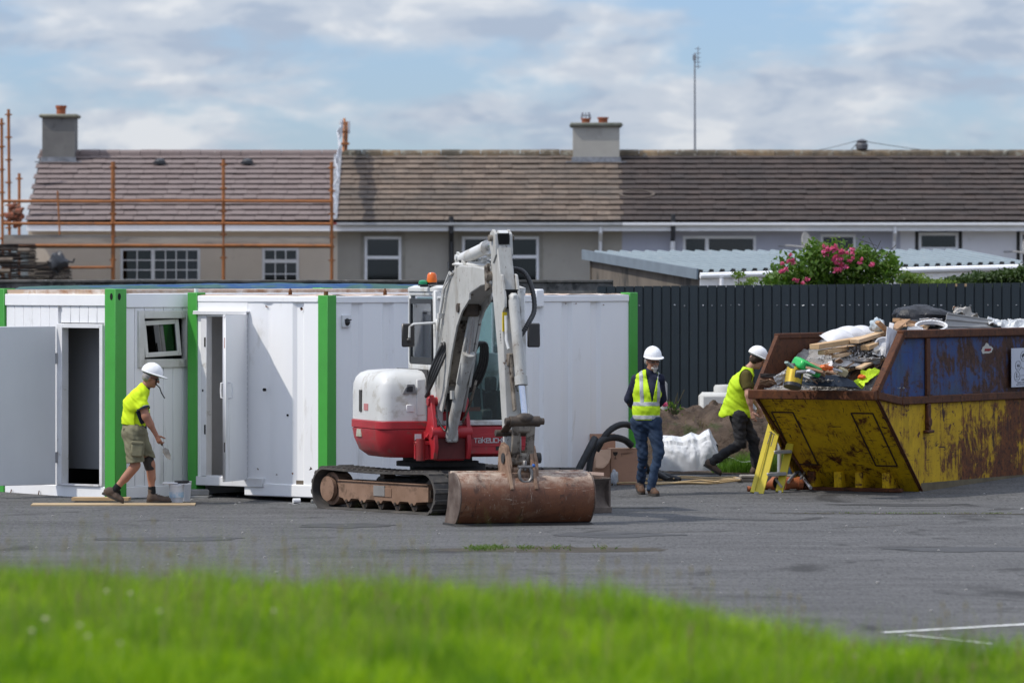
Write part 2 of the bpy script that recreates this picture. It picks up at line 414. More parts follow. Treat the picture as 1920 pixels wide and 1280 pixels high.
for (a, b, w) in (((1440, 962), (1990, 964), .16), ((1140, 951), (1245, 953), .10), ((1560, 990), (1700, 984), .04), ((1100, 1004), (1300, 996), .03)):
    strip('cracked_joint', G(*a), G(*b), w, crack, 'dirty crack across the tarmac', z=.004, n=46, jag=w*.45)
# soil patch with weeds in front of the bucket
g = MB()
c0 = G(1010, 1030)
def patch(u, v):
    a = u*2*math.pi; r = v*(1+.25*fbm(3*math.cos(a), 3*math.sin(a), 1))
    x = c0.x+.15+1.2*r*math.cos(a); y = c0.y+.55*r*math.sin(a)
    return (x, y, .002+.035*(1-v)*(.6+.8*fbm(x*6, y*6, 3)))
g.grid(49, 8, patch); tag(g.build('dirt_patch', crack), 'low patch of dirt on the tarmac before the bucket', kind='structure')
def blades(name, pts, h, w, mat, kind='stuff', lean=.35, label=None, parent=None, seg=2):
    """pts (n,3) numpy; each blade a bent tapering strip"""
    n = len(pts); hh = h*RNG.uniform(.45, 1.15, n) if np.isscalar(h) else h; ww = w*RNG.uniform(.6, 1.3, n)
    a = RNG.uniform(0, 2*np.pi, n); l = lean*hh*RNG.uniform(.2, 1.6, n); la = RNG.uniform(0, 2*np.pi, n)
    side = np.stack([np.cos(a), np.sin(a), np.zeros(n)], 1)*ww[:, None]/2
    dr = np.stack([np.cos(la)*l, np.sin(la)*l, np.zeros(n)], 1); up = np.array([0, 0, 1.0])
    q = []; prev = None
    for k in range(seg+1):
        t = k/seg; c = pts+up*(hh*t*(1-.15*t))[:, None]+dr*(t*t); s_ = side*(1-.92*t**1.5)
        cur = (c-s_, c+s_)
        if prev is not None: q.append(np.stack([prev[0], prev[1], cur[1], cur[0]], 1))
        prev = cur
    V = np.concatenate(q); tint = np.tile(RNG.uniform(0, 1, n), seg)
    o = quads(name, V, mat, tint, parent)
    if label: tag(o, label, name.replace('_', ' ') if parent is None else None, kind=kind)
    elif kind: o['kind'] = kind
    return o
weedm = leafm('weed_leaf', (.05, .10, .02), (.10, .16, .03), (.12, .12, .05))
n = 380; pp = np.stack([c0.x-.40+RNG.choice([-.22, -.10, .0, .28, .62, 1.1], n, p=[.3, .25, .15, .15, .1, .05])+RNG.normal(0, .06, n), c0.y+RNG.normal(0, .2, n), np.full(n, .01)], 1)
blades('weeds', pp, .05, .018, weedm, label='low green weeds growing through the tarmac', lean=1.2)
n = 260; gx = G(1700, 962); pp = np.stack([RNG.uniform(2.2, 6.8, n), 62.3+0*RNG.normal(0, .05, n)+RNG.normal(3.8, .05, n), np.full(n, .0)], 1)
n = 200; a_, b_ = G(1500, 962), G(1900, 964); t = RNG.uniform(0, 1, n)**.6
blades('moss', np.stack([a_.x+(b_.x-a_.x)*t, a_.y+RNG.normal(0, .05, n), np.full(n, .0)], 1), .02, .015, weedm, label='thin line of moss along a joint in the tarmac', lean=1.5)
stn = M('oil_stain', (.042, .041, .041), (.062, .061, .060), 6, .7)
def stain(px, py, rx, ry, seed, label):
    c_ = G(px, py); m_ = MB(); n_ = 40; ring_ = []
    for k in range(n_):
        a = 2*math.pi*k/n_; r_ = 1+.5*fbm(1.6*math.cos(a)+seed, 1.6*math.sin(a), seed); y = c_.y+ry*r_*math.sin(a); ring_.append((c_.x+rx*r_*math.cos(a), y, gz(y)+.004))
    m_.add(ring_+[(c_.x, c_.y, gz(c_.y)+.004)], [(k, (k+1) % n_, n_) for k in range(n_)]); tag(m_.build('tarmac_stain', stn), label, kind='structure')
stain(1690, 946, .9, .35, 3, 'dark stain on the tarmac before the skip'); stain(1150, 1003, .7, .5, 5, 'dark stain right of the bucket'); stain(640, 985, .5, .6, 8, 'dark stain below the left track'); stain(330, 1010, .8, .5, 11, 'dark stain on the left of the yard'); stain(1820, 1030, .9, .5, 14, 'dark stain on the right of the yard')
# small stones and litter on the tarmac
g = MB()
for i in range(260):
    x, y = rnd.uniform(-6.5, 6.8), rnd.uniform(42, 71); r = rnd.uniform(.004, .014)*(1.6 if rnd.random() < .1 else 1)
    g.ball((x, y, gz(y)+r*.5), (r*1.3, r, r*.8), 6)
tag(g.build('gravel', M('pale_chippings', (.35, .34, .32), (.22, .21, .2), 20, .9), angle=30), 'loose pale chippings scattered on the tarmac', kind='stuff')
# ================================================================ foreground grass bank
def bank(x, y):
    px = 960+x*FPX/30
    t = np.interp(px, [-400, 0, 500, 800, 1000, 1200, 1330, 1450, 1600, 1900, 2300], [1048, 1062, 1082, 1092, 1104, 1118, 1142, 1176, 1204, 1214, 1220])
    z = HC-(t-YH)/FPX*30-.10
    z += .05*fbm(x*.9, y*.9, 2)+.03*fbm(x*2.7, y*2.7, 6)
    e = (y-30.0)/4.0
    if e > 0: z *= max(0, 1-e)**1.0
    return z-.04*(e >= 1)
bankm = M('bank_soil', (.05, .075, .02), (.03, .045, .015), 4, 1)
tag(ground_grid(-9, 9, [14+.5*i for i in range(41)]+[34.2], 61, lambda x, y: float(bank(x, y))).build('grass_bank', bankm), 'earth bank in the foreground', kind='structure')
grassm = leafm('lawn_grass', (.170, .315, .005), (.390, .510, .012), (.085, .185, .006), trans=.45, scale=1.9)
n = 120000
gx = RNG.uniform(-4.4, 4.4, n); gy = 20.5+11.6*RNG.uniform(0, 1, n)**.85
gzv = np.array([bank(a, b) for a, b in zip(gx[::4], gy[::4])]); gzv = np.repeat(gzv, 4)[:n]
gx = np.repeat(gx[::4], 4)[:n]+RNG.normal(0, .012, n); gy = np.repeat(gy[::4], 4)[:n]+RNG.normal(0, .012, n)
blades('grass', np.stack([gx, gy, gzv], 1), (.10+.15*np.array([max(0, .5+fbm(a*2.2, b*1.1, 8)) for a, b in zip(gx, gy)]))*RNG.uniform(.5, 1.15, n), .0065, grassm, label='bright green out of focus grass in the foreground', lean=.45)
n = 4200
sx = RNG.uniform(-3.6, 3.6, n); sy = RNG.uniform(24, 31, n); sz = np.array([bank(a, b) for a, b in zip(sx, sy)])
sx2 = sx[:]; stemm = leafm('grass_stem', (.13, .20, .03), (.30, .28, .12), (.20, .22, .07), trans=.3)
blades('grass_stems', np.stack([sx, sy, sz], 1), np.where(RNG.uniform(0, 1, n) < .3, .50, .28)*np.where(sx < 0, 1.15, .80)*RNG.uniform(.6, 1.15, n), .0045, stemm, label='thin tall seeding stems standing above the foreground grass', lean=.25, seg=3)
g = MB()
for k in range(220):
    q = k*13 % n; h_ = rnd.uniform(.22, .42); p = Vector((sx[q]+rnd.gauss(0, .03), sy[q], sz[q]+h_)); g.tube([p-Vector((0, 0, h_)), p], .0018, 4); g.ball(p, (.006, .006, .022), 6)
tag(g.build('seed_heads', M('dry_seed_head', (.26, .20, .10), (.16, .14, .05), 40, .9)), 'brown grass seed heads on thin stalks above the foreground grass', kind='stuff')
g = MB()
for (px, py) in [(85, 1160), (200, 1108), (300, 1145), (150, 1172), (245, 1112), (165, 1192), (515, 1145), (225, 1205), (60, 1182), (1690, 1222), (1605, 1228)]:
    for Y in np.arange(30.5, 21, -.1):
        p = P(px, py, float(Y))
        if p.z > bank(p.x, p.y)+.16: break
    r_ = rnd.uniform(.009, .014); g.ball(p, (r_, r_, r_*.85), 8)
    g.tube([p, p+Vector((.01, .01, -.14))], .0018, 4)
tag(g.build('clover_flowers', M('clover_flower', (.50, .47, .30), (.42, .40, .24), 60, .8)), 'small cream clover heads dotted through the foreground grass', 'flowers', kind='stuff')
# ================================================================ fence
fm = M('slate_grey_steel', (.024, .034, .041), (.020, .028, .034), 2, .38, bump=.04, bscale=3, rand=.10, spec=.35, dirt=(.040, .048, .052), dth=.60)
FY = 79.0; pitch = .1322
fx0 = PX(1120, FY)
fence = thing('metal_fence', 'dark slate grey fence of upright metal boards behind the skip', 'fence', (fx0, FY, gz(FY)-.02))
FH = PZ(537, FY)-gz(FY)+.02
b = MB().prism([(-.062, .0), (-.056, -.020), (.054, -.022), (.0585, -.012), (.062, 0)], 'z', 0, FH)
bm_ = b.mesh('board', fm)
for i in range(66): link('board', bm_, fence, ((i+.5)*pitch, 0, i*.0012), (0, 0, rnd.gauss(0, .006)))
b = MB()
for z in (.35, 1.35, FH-.25): b.box(0, 66*pitch, .02, .06, z, z+.06)
b.box(0, 66*pitch, .0, .004, 0, FH-.01)
b.build('rail', fm, fence)
b = MB()
for i in range(66):
    for z in (FH-.27, FH-1.78, .4):
        if rnd.random() < .62: b.cyl(((i+.5)*pitch+rnd.uniform(-.03, .03), -.0215, z+rnd.gauss(0, .008)), ((i+.5)*pitch, -.026, z), .008, n=6)
b.build('screw', M('screw_head', (.5, .52, .55), None, 5, .4, .6), fence, kind='stuff')
# garden wall behind the cabins
WY = 80.5
w = MB().box(PX(-160, WY), PX(1150, WY), WY, WY+.2, 0, PZ(530, WY)); 
gw = thing('garden_wall', 'grey mottled concrete garden wall behind the white cabins', 'wall')
w.build('wall_face', M('mottled_concrete', (.17, .165, .155), (.08, .078, .072), 6, .9, bump=.5, bscale=20, dirt=(.05, .05, .048), dscale=5, dth=.5), gw)
MB().box(PX(-160, WY), PX(1150, WY), WY-.03, WY+.23, PZ(530, WY), PZ(527, WY)+.02, ch=.01).build('coping', M('coping_stone', (.13, .125, .115), (.06, .06, .058), 5, .9, dirt=(.25, .25, .24), dscale=9, dth=.6), gw)
# dark low roof between the cabin and the fence
# ================================================================ houses
HY = 120.0; EZ = PZ(416, HY); RD = 3.35; RZ = PZ(291, HY+RD); PIT = math.atan2(RZ-EZ, RD); BZ = gz(200)
SL = math.hypot(RD, RZ-EZ); NR = 13; GA = SL/NR; TW = .291
def tilemat(name, c1, c2, moss, dirt, dth=.55):
    a = Mat(name); r_ = a.random()
    wv = a.n.new('ShaderNodeTexCoord'); 
    geo = a.n.new('ShaderNodeNewGeometry'); pos = geo.outputs['Position']
    c = a.mix(a.ramp(r_, [(0, 0.0), (1, 1.0)]), c1, c2)
    c = a.mix(a.ramp(a.noise(1.1, 9, .65, .5, vec=a.map((1, 1, 1), src=pos)), [(.42, 0.0), (.62, 1.0)]), c, moss)
    c = a.mix(a.ramp(a.noise(7, 8, .7, vec=a.map((1, 1, 1), src=pos)), [(dth, 0.0), (dth+.12, .9)]), c, dirt)
    c = a.mix(a.ramp(a.noise(4.2, 4, .6, vec=a.map((1, 1, 1), (0, 0, 0), (7, 3, 1), src=pos)), [(.735, 0.0), (.76, 1.0)]), c, (.42, .41, .37))
    a.base(c); a.set(.85); a.bump(a.noise(40, 4, .7), .4, .005); return a.m
T_new = tilemat('new_concrete_tile', (.150, .113, .105), (.182, .141, .131), (.168, .131, .123), (.13, .10, .10), .68)
T_mid = tilemat('weathered_tile', (.115, .083, .061), (.175, .130, .097), (.105, .084, .067), (.055, .044, .037), .55)
T_old = tilemat('old_dark_tile', (.044, .031, .026), (.060, .042, .035), (.037, .028, .025), (.085, .067, .057), .64)
tb = MB().box(-TW/2+.002, TW/2-.002, 0, GA+.06, 0, .018, ch=.003)
TM = {m.name: tb.mesh('tile', m) for m in (T_new, T_mid, T_old)}
rb = MB()
for k in range(7):
    pass
rp = [(.13*math.cos(a), .10*math.sin(a)) for a in [math.pi*q/8 for q in range(9)]]+[(-.10, 0), (.10, 0)]
rb = MB().prism([(.14, -.03), (.12, .05), (.06, .095), (0, .11), (-.06, .095), (-.12, .05), (-.14, -.03)], 'x', .006, .435)
RM = {m.name: rb.mesh('ridge_tile', m) for m in (T_new, T_mid, T_old)}
RM['lichen'] = rb.mesh('ridge_tile', tilemat('lichen_ridge', (.11, .08, .05), (.19, .13, .07), (.06, .05, .035), (.24, .23, .19), .52))
white_pvc = M('white_pvc', (.86, .86, .87), (.80, .80, .81), 3, .4, dirt=(.66, .65, .62), dth=.62)
grey_gut = M('grey_gutter', (.36, .37, .38), (.46, .46, .47), 4, .5)
blackp = M('black_downpipe', (.016, .017, .02), (.03, .03, .033), 4, .4)
pane_m = glass('window_pane', (.30, .34, .37), .05)
lead = M('lead_flashing', (.13, .135, .15), (.27, .28, .30), 8, .5, bump=.4)
def tube_part(pts, r, name, mat, par, n=10): return MB().tube(pts, r, n).build(name, mat, par)
def house(x0, x1, name, label, wallm, tile, windows, ridge='same', ends=(False, False), sill=None, surround=None, gut=grey_gut, fascia=True):
    h = thing('terraced_house', label, 'house', (x0, HY, BZ), group='houses of the terrace'); W = x1-x0; ez = EZ-BZ; rz_ = RZ-BZ
    holes = []
    for wdw in windows: holes.append((wdw[0]-x0, wdw[1]-x0, wdw[2]-BZ, wdw[3]-BZ))
    m = MB()
    for c in cells(0, W, 0, ez-.05, holes): m.box(c[0], c[1], .35, .60, c[2], c[3])
    m.box(0, W, 6.1, 6.35, 0, ez-.05); m.prism([(.6, 0), (6.1, 0), (6.1, ez-.05), (RD, rz_-.12), (.6, ez+.0)], 'x', 0.003, .2); m.prism([(.6, 0), (6.1, 0), (6.1, ez-.05), (RD, rz_-.12), (.6, ez)], 'x', W-.2, W-.003)
    m.build('wall', wallm, h)
    m = MB(); dk = [(0, ez-.02), (RD, rz_-.035), (2*RD, ez-.02), (2*RD, ez-.09), (RD, rz_-.11), (0, ez-.09)]
    m.prism(dk, 'x', .0, W); m.build('roof', M('roof_felt', (.03, .028, .027), None, 3, .9), h)
    nc = int(round(W/TW)); tw = W/nc; old = TM[tile.name]
    for r_ in range(NR):
        for c in range(nc):
            s_ = r_*GA-.03; off = (tw/2 if r_ % 2 else 0)
            xx = (c+.5)*tw+off*.0+rnd.gauss(0, .0015)+(.12*tw if r_ % 2 else -.12*tw)
            y = s_*math.cos(PIT); z = ez+s_*math.sin(PIT)
            link('tile', old, h, (xx, y, z+.050+rnd.gauss(0, .003)), (PIT-.138+rnd.gauss(0, .006), rnd.gauss(0, .003), 0), (tw/TW, 1, 1))
    nr = int(round(W/.44)); rm = RM[tile.name if ridge == 'same' else ridge]
    for c in range(nr): link('ridge_tile', rm, h, (c*W/nr, RD, rz_+.012+rnd.gauss(0, .003)), (0, 0, 0), (W/nr/.44, 1, 1))
    # eaves
    if fascia:
        MB().box(0, W, -.03, .35, ez-.13, ez-.105).box(0, W, -.05, -.03, ez-.20, ez-.03).build('fascia', white_pvc, h)
    if gut:
        pr = [(-.055+.0, 0), (-.055, -.05), (-.03, -.075), (.03, -.075), (.055, -.05), (.055, 0), (.047, 0), (.047, -.045), (.025, -.065), (-.025, -.065), (-.047, -.045), (-.047, 0)]
        MB().prism([(y-.11, z+ez-.015) for y, z in pr], 'x', 0, W).build('gutter', gut, h)
    # windows
    for wdw in windows:
        a, b_, z0, z1 = wdw[0]-x0, wdw[1]-x0, wdw[2]-BZ, wdw[3]-BZ; kind = wdw[4]; fw = .065
        f = MB(); Yf = .375
        def frm(xa, xb, za, zb, w_, y0, y1, mb):
            mb.box(xa, xa+w_, y0, y1, za, zb, ch=.006).box(xb-w_, xb, y0, y1, za, zb, ch=.006).box(xa+w_, xb-w_, y0+.002, y1-.002, za, za+w_, ch=.006).box(xa+w_, xb-w_, y0+.002, y1-.002, zb-w_, zb, ch=.006)
        frm(a, b_, z0, z1, fw, Yf, Yf+.07, f); lights = []
        if kind == 'transom':
            zt = z0+(z1-z0)*.66; f.box(a+fw, b_-fw, Yf+.003, Yf+.066, zt-.035, zt+.035, ch=.006); lights = [(a+fw, b_-fw, z0+fw, zt-.035, 0, 0), (a+fw, b_-fw, zt+.035, z1-fw, 0, 0)]
            if b_-a > 1.2:
                xm = (a+b_)/2; f.box(xm-.035, xm+.035, Yf+.002, Yf+.067, z0+fw, z1-fw, ch=.006)
        elif kind == 'georgian2':
            xm = a+(b_-a)*.41; f.box(xm-.04, xm+.04, Yf+.003, Yf+.066, z0+fw, z1-fw, ch=.006)
            lights = [(a+fw, xm-.04, z0+fw, z1-fw, 2, 4), (xm+.04, b_-fw, z0+fw, z1-fw, 4, 4)]
        elif kind == 'georgian1':
            zt = z1-.30; f.box(a+fw, b_-fw, Yf+.003, Yf+.066, zt-.04, zt+.04, ch=.006)
            lights = [(a+fw, b_-fw, z0+fw, zt-.04, 3, 3), (a+fw, b_-fw, zt+.04, z1-fw, 3, 1)]
        elif kind == 'split':
            xm = a+(b_-a)*.33; f.box(xm-.04, xm+.04, Yf+.003, Yf+.066, z0+fw, z1-fw, ch=.006); lights = [(a+fw, xm-.04, z0+fw, z1-fw, 0, 0), (xm+.04, b_-fw, z0+fw, z1-fw, 0, 0)]
        else: lights = [(a+fw, b_-fw, z0+fw, z1-fw, 0, 0)]
        wo_ = f.build('window', white_pvc, h)
        for (xa, xb, za, zb, nb, mb_) in lights:
            MB().box(xa-.005, xb+.005, Yf+.03, Yf+.036, za-.005, zb+.005).build('pane', pane_m, wo_)
            if nb:
                q = MB()
                for i in range(1, nb): xq = xa+(xb-xa)*i/nb; q.box(xq-.011, xq+.011, Yf+.018, Yf+.029, za, zb)
                for i in range(1, mb_): zq = za+(zb-za)*i/mb_; q.box(xa, xb, Yf+.0195, Yf+.0275, zq-.011, zq+.011)
                q.build('glazing_bar', white_pvc, wo_)
        MB().box(a-.05, b_+.05, .30, .42, z0-.06, z0-.003, ch=.01).build('sill', surround or wallm, wo_)
        if surround:
            q = MB(); s_ = .075
            q.box(a-s_, a-.002, .335, .40, z0-.003, z1+s_).box(b_+.002, b_+s_, .335, .40, z0-.003, z1+s_).box(a-.002, b_+.002, .335, .40, z1+.002, z1+s_); q.build('surround', surround, wo_)
        if len(wdw) > 5:
            cm = M('net_curtain', (.62, .62, .60), (.5, .5, .49), 12, .9); q = MB()
            for (ca_, cb_) in wdw[5]:
                xa, xb = a+(b_-a)*ca_, a+(b_-a)*cb_
                q.grid(30, 2, lambda u, v: (xa+(xb-xa)*u, .62+.02*math.sin(u*40), z0+(z1-z0)*v), .004)
            q.build('curtain', cm, wo_)
    return h
def hx(px): return PX(px, HY)
xA, xB, xC, xD, xE = hx(50), hx(632), hx(1167), hx(1690), hx(2140)
W1 = M('cream_render', (.70, .605, .50), (.65, .56, .46), 1.2, .9, bump=.3, bscale=60, dirt=(.58, .49, .40), dth=.6)
W2 = M('beige_render', (.375, .35, .305), (.335, .31, .27), 1.2, .9, bump=.3, bscale=60, dirt=(.29, .27, .23), dth=.6)
W3 = M('pale_blue_render', (.45, .46, .53), (.41, .42, .49), 1.2, .9, bump=.3, bscale=60, dirt=(.33, .34, .38), dth=.6)
W4 = M('white_render', (.74, .74, .77), (.69, .69, .72), 1.2, .9, bump=.3, bscale=60, dirt=(.60, .60, .62), dth=.6)
dark_sur = M('dark_surround', (.035, .035, .035), None, 4, .7)
beige_sur = M('beige_surround', (.30, .28, .24), None, 4, .8)
def wz(py): return PZ(py, HY+.4)
def wx(px): return PX(px, HY+.4)
H1 = house(xA, xB, 'h', 'end terrace house with new mauve brown roof behind orange scaffolding', W1, T_new,
    [(wx(225), wx(376), wz(548), wz(464), 'georgian2', [(.78, 1.0)]), (wx(491), wx(561), wz(560), wz(464), 'georgian1')], gut=None, ridge='same')
H2 = house(xB, xC, 'h', 'beige terrace house with weathered brown roof behind the digger', W2, T_mid,
    [(wx(683), wx(753), wz(560), wz(443), 'transom'), (wx(866), wx(1011), wz(556), wz(443), 'transom')], ridge='lichen', surround=beige_sur)
H3 = house(xC, xD, 'h', 'pale blue terrace house with dark roof behind the metal shed roof', W3, T_old,
    [(wx(1280), wx(1418), wz(520), wz(442), 'split', [(.0, .3), (.82, 1)]), (wx(1538), wx(1605), wz(510), wz(439), 'plain')], ridge='lichen', gut=white_pvc)
H4 = house(xD, xE, 'h', 'white terrace house with dark window surrounds at the right edge', W4, T_old,
    [(wx(1722), wx(1797), wz(469), wz(436), 'plain', [(.05, .95)]), (wx(1912), wx(1990), wz(520), wz(434), 'plain')], ridge='lichen', surround=dark_sur, gut=white_pvc)
# red batten strip under the new tiles
MB().box(0, xB-xA, -.075, -.055, EZ-BZ-.06, EZ-BZ-.012).build('eaves_strip', M('red_membrane', (.25, .03, .02), None, 3, .5), H1)
# lead valley at the party wall
MB().box(xB-xA-.17, xB-xA+.0, .0, SL, .0, .012, Matrix.Translation((0, -.02, EZ-BZ+.055)) @ Matrix.Rotation(PIT, 4, 'X')).build('flashing', lead, H1)
def chimney(h, hxo, pxa, pxb, ptop, pcap, pots, mat, capm):
    Yc = HY+RD; w0, w1 = PX(pxa, Yc)-hxo, PX(pxb, Yc)-hxo; zt = PZ(ptop, Yc)-BZ; zc = PZ(pcap, Yc)-BZ
    c = MB().box(w0, w1, RD-.42, RD+.42, RZ-BZ-.55, zt).build('chimney', mat, h)
    MB().box(w0-.07, w1+.07, RD-.5, RD+.5, zt, zc, ch=.03).build('cap', capm, c)
    MB().box(w0-.03, w1+.03, RD-.45, RD-.40, RZ-BZ-.22, RZ-BZ-.05).box(w0-.16, w1+.16, RD-.52, RD-.2, RZ-BZ-.17, RZ-BZ-.15).build('flashing', lead, c)
    for (pa, pb, pt, kind) in pots:
        cx = (PX(pa, Yc)+PX(pb, Yc))/2-hxo; r = (PX(pb, Yc)-PX(pa, Yc))/2; hh = PZ(pt, Yc)-BZ-zc
        terr = M('terracotta', (.33, .105, .05), (.24, .07, .035), 5, .8)
        MB().lathe([(r*.8, 0), (r*.86, hh*.7), (r*1.0, hh*.72), (r*1.0, hh), (r*.8, hh), (r*.8, hh*.5)], 16, (cx, RD, zc), caps=False).build('chimney_pot', terr, c)
        if kind:
            q = MB()
            for k in range(8): a = k*math.pi/4; q.cyl((cx+r*math.cos(a), RD+r*math.sin(a), zc+hh), (cx+r*.7*math.cos(a), RD+r*.7*math.sin(a), zc+hh+.13), .012, n=5)
            q.lathe([(r*.9, 0), (r*.95, .02)], 12, (cx, RD, zc+hh+.05)); q.build('cowl', M('cowl_steel', (.3, .3, .32), None, 4, .4, .8), c)
cem = M('cement_render', (.185, .18, .168), (.15, .146, .138), 2, .9, bump=.3, bscale=50, dirt=(.11, .108, .10), dscale=3, dth=.57)
chimney(H1, xA, 82, 143, 222, 215, [(104, 125, 198, 0)], cem, M('cap_lichen', (.17, .165, .13), (.24, .23, .17), 8, .9))
chimney(H2, xB, 1074, 1161, 239, 231, [(1089, 1108, 222, 1), (1120, 1141, 220, 0)], M('pale_render', (.40, .385, .345), (.36, .345, .31), 2, .9, bump=.3, dirt=(.3, .29, .26), dth=.6), M('cap_grey', (.17, .17, .15), (.11, .12, .09), 8, .9))
# roof vents on the new roof
for px in (284, 452):
    q = MB().ball((0, 0, 0), (.125, .16, .085), 14).box(-.14, .14, -.2, -.12, -.05, .0)
    s_ = SL*.86; q.build('roof_vent', blackp, H1, (hx(px)-xA, s_*math.cos(PIT), EZ-BZ+s_*math.sin(PIT)+.05))
# downpipes and soil stacks
def dp(h, xo, px, mat, top, w=.035, yo=-.02):
    x = hx(px)-xo; ez = EZ-BZ
    MB().tube([(x, yo-.06, ez-top), (x, yo-.06, ez-.22), (x, .24, ez-.42), (x, .24, 0)], w, 10).build('downpipe', mat, h)
dp(H2, xB, 846, blackp, -.12, .055); dp(H2, xB, 1126, white_pvc, .06, .04); dp(H3, xC, 1678, white_pvc, .06, .04)
dp(H3, xC, 1262, blackp, -.17, .05)
MB().cyl((hx(1262)-xC, .24, 0), (hx(1262)-xC, .24, EZ-BZ-.42), .057, n=12).build('downpipe', white_pvc, H3)
q = MB()   # grey oval pad on the dark roof
q.lathe([(.40, 0), (.40, .02), (.33, .02), (.33, 0)], 24, caps=False)
o = q.build('roof_patch', M('lichen_ring', (.11, .09, .075), None, 9, .9), H3, (hx(1197)-xC, 1.25*1.0, EZ-BZ+1.25*math.tan(PIT)+.05), (PIT, 0, 0)); o.scale = (1, .55, 1)
# satellite dishes
def dish(px, py, tilt, label, par_y=HY-.25, r=.27):
    d = thing('satellite_dish', label, 'satellite dish', (PX(px, par_y), par_y, PZ(py, par_y)), R(tilt))
    prof = [(r*q/6, .09*(q/6)**2) for q in range(0, 7)]
    MB().lathe([(max(a, .004), z) for a, z in prof]+[(a*.99, z+.006) for a, z in reversed(prof) if a > .01], 20, mtx=Matrix.Rotation(R(78), 4, 'X')).build('reflector', M('dish_white', (.62, .58, .50), (.70, .68, .64), 3, .5, dirt=(.32, .17, .07), dscale=5, dth=.55), d)
    MB().tube([(0, 0, -.05), (0, .3, -.02), (0, .6, -.02)], .02, 8).tube([(0, -.02, -r*.9), (0, -.33, -.05)], .012, 6).ball((0, -.34, -.03), .035).build('bracket', M('dish_arm', (.3, .3, .3)), d)
dish(1507, 459, 62, 'white rust spotted satellite dish on the pale blue house')
dish(1925, 470, 50, 'white satellite dish cut by the right edge of the photo')
# aerial mast
AY = HY+RD
mx_ = PX(1303, AY)
am = thing('aerial_mast', 'tall thin aerial mast rising above the dark roof ridge', 'aerial', (mx_, AY, RZ-.1))
gal = M('galvanised_pole', (.32, .33, .35), (.24, .25, .27), 6, .45, .5)
mh = PZ(100, AY)-RZ+.1
MB().cyl((0, 0, 0), (-.005, 0, mh), .026, .018, 8).build('pole', gal, am)
q = MB().cyl((.07, 0, mh-.35), (.07, 0, mh+.14), .010, n=6)
for k in range(5): q.cyl((.0, -.02, mh-.3+k*.1), (.13, .02, mh-.3+k*.1), .008, n=5)
q.box(-.05, .03, -.03, .03, mh-.16, mh-.04); q.build('antenna', gal, am)
MB().box(-.05, .25, -.05, .05, .10, .16).box(.25, .4, -.04, .04, .10, .20).build('bracket', gal, am)
fl = thing('roof_flue', 'small dark cowled flue on the dark roof ridge', 'flue', (PX(1616, AY), AY, RZ))
MB().cyl((0, 0, -.05), (0, 0, .12), .06, n=12).lathe([(.06, .1), (.13, .14), (.14, .24), (.10, .28), (.13, .32), (.04, .36)], 12).build('cowl', M('flue_metal', (.09, .09, .10), (.17, .17, .18), 9, .5, .4), fl)
wr = MB(); wa = Vector((PX(1580, AY), AY, RZ+.05)); wb = Vector((PX(1610, AY), AY, RZ+.33))
wr.tube([wa+(wb-wa)*t+Vector((0, 0, -.08*math.sin(math.pi*t))) for t in np.linspace(0, 1, 8)], .009, 5)
wb2 = Vector((PX(2000, AY), AY, RZ+.12)); wr.tube([wb+(wb2-wb)*t+Vector((0, 0, -.18*math.sin(math.pi*t))) for t in np.linspace(0, 1, 12)], .007, 5)
wa2 = Vector((PX(1440, AY), AY, RZ+.02)); wr.tube([wa2+(wb-wa2)*t+Vector((0, 0, -.08*math.sin(math.pi*t))) for t in np.linspace(0, 1, 12)], .006, 5)
tag(wr.build('overhead_cable', blackp), 'thin dark cable running along above the dark roof ridge', 'cable')
# ================================================================ shed with metal roof
q = [(PX(1095, 96), 96.0, PZ(474, 96)), (PX(1312, 88), 88.0, PZ(510, 88)), (PX(1916, 89), 89.0, PZ(494, 89)), (PX(1800, 96), 96.0, PZ(471, 96))]
BL, FL, FR, BR = [Vector(a) for a in q]
shed = thing('shed', 'long low concrete shed with pale corrugated metal roof', 'shed', (FL.x, FL.y, 0)); O = Vector((FL.x, FL.y, 0))
def rp2(u, v): return (FL.lerp(FR, u)).lerp(BL.lerp(BR, u), v)-O
roofm = M('pale_blue_metal', (.21, .255, .275), (.18, .22, .24), 1.4, .6, .0, dirt=(.26, .28, .28), dscale=2, dth=.6)
m = MB(); NU = 240
def cor(u, v):
    p = rp2(u, v); t = (u*30) % 1; hgt = .045*min(1, max(0, (abs(t-.5)-.30)/.08)); return (p.x, p.y-.12*(1-v), p.z+hgt)
m.grid(NU+1, 3, cor, .004); m.build('roof', roofm, shed, angle=20)
conc = M('stained_concrete', (.165, .14, .115), (.105, .09, .075), 2.2, .9, bump=.4, bscale=25, dirt=(.055, .05, .045), dscale=1.5, dth=.54, stretch=(1, 1, .35))
m = MB()
def wallq(a, b, t0, t1): 
    a, b = Vector(a), Vector(b); d = (b-a); n_ = Vector((-d.y, d.x, 0)).normalized()*.15
    vs = [Vector((a.x, a.y, 0)), Vector((b.x, b.y, 0)), Vector((b.x, b.y, t1)), Vector((a.x, a.y, t0))]; vs += [w_+n_ for w_ in vs]
    m.add(vs, [(0, 1, 2, 3), (7, 6, 5, 4), (0, 4, 5, 1), (1, 5, 6, 2), (2, 6, 7, 3), (3, 7, 4, 0)])
k0, k1, k2, k3 = rp2(.01, .02), rp2(.99, .02), rp2(.99, .98), rp2(.01, .98)
wallq(k3, k0, k3.z-.13, k0.z-.13); wallq(k0, k1, k0.z-.10, k1.z-.10); wallq(k1, k2, k1.z-.05, k2.z-.05); wallq(k2, k3, k2.z-.05, k3.z-.05)
m.build('wall', conc, shed)
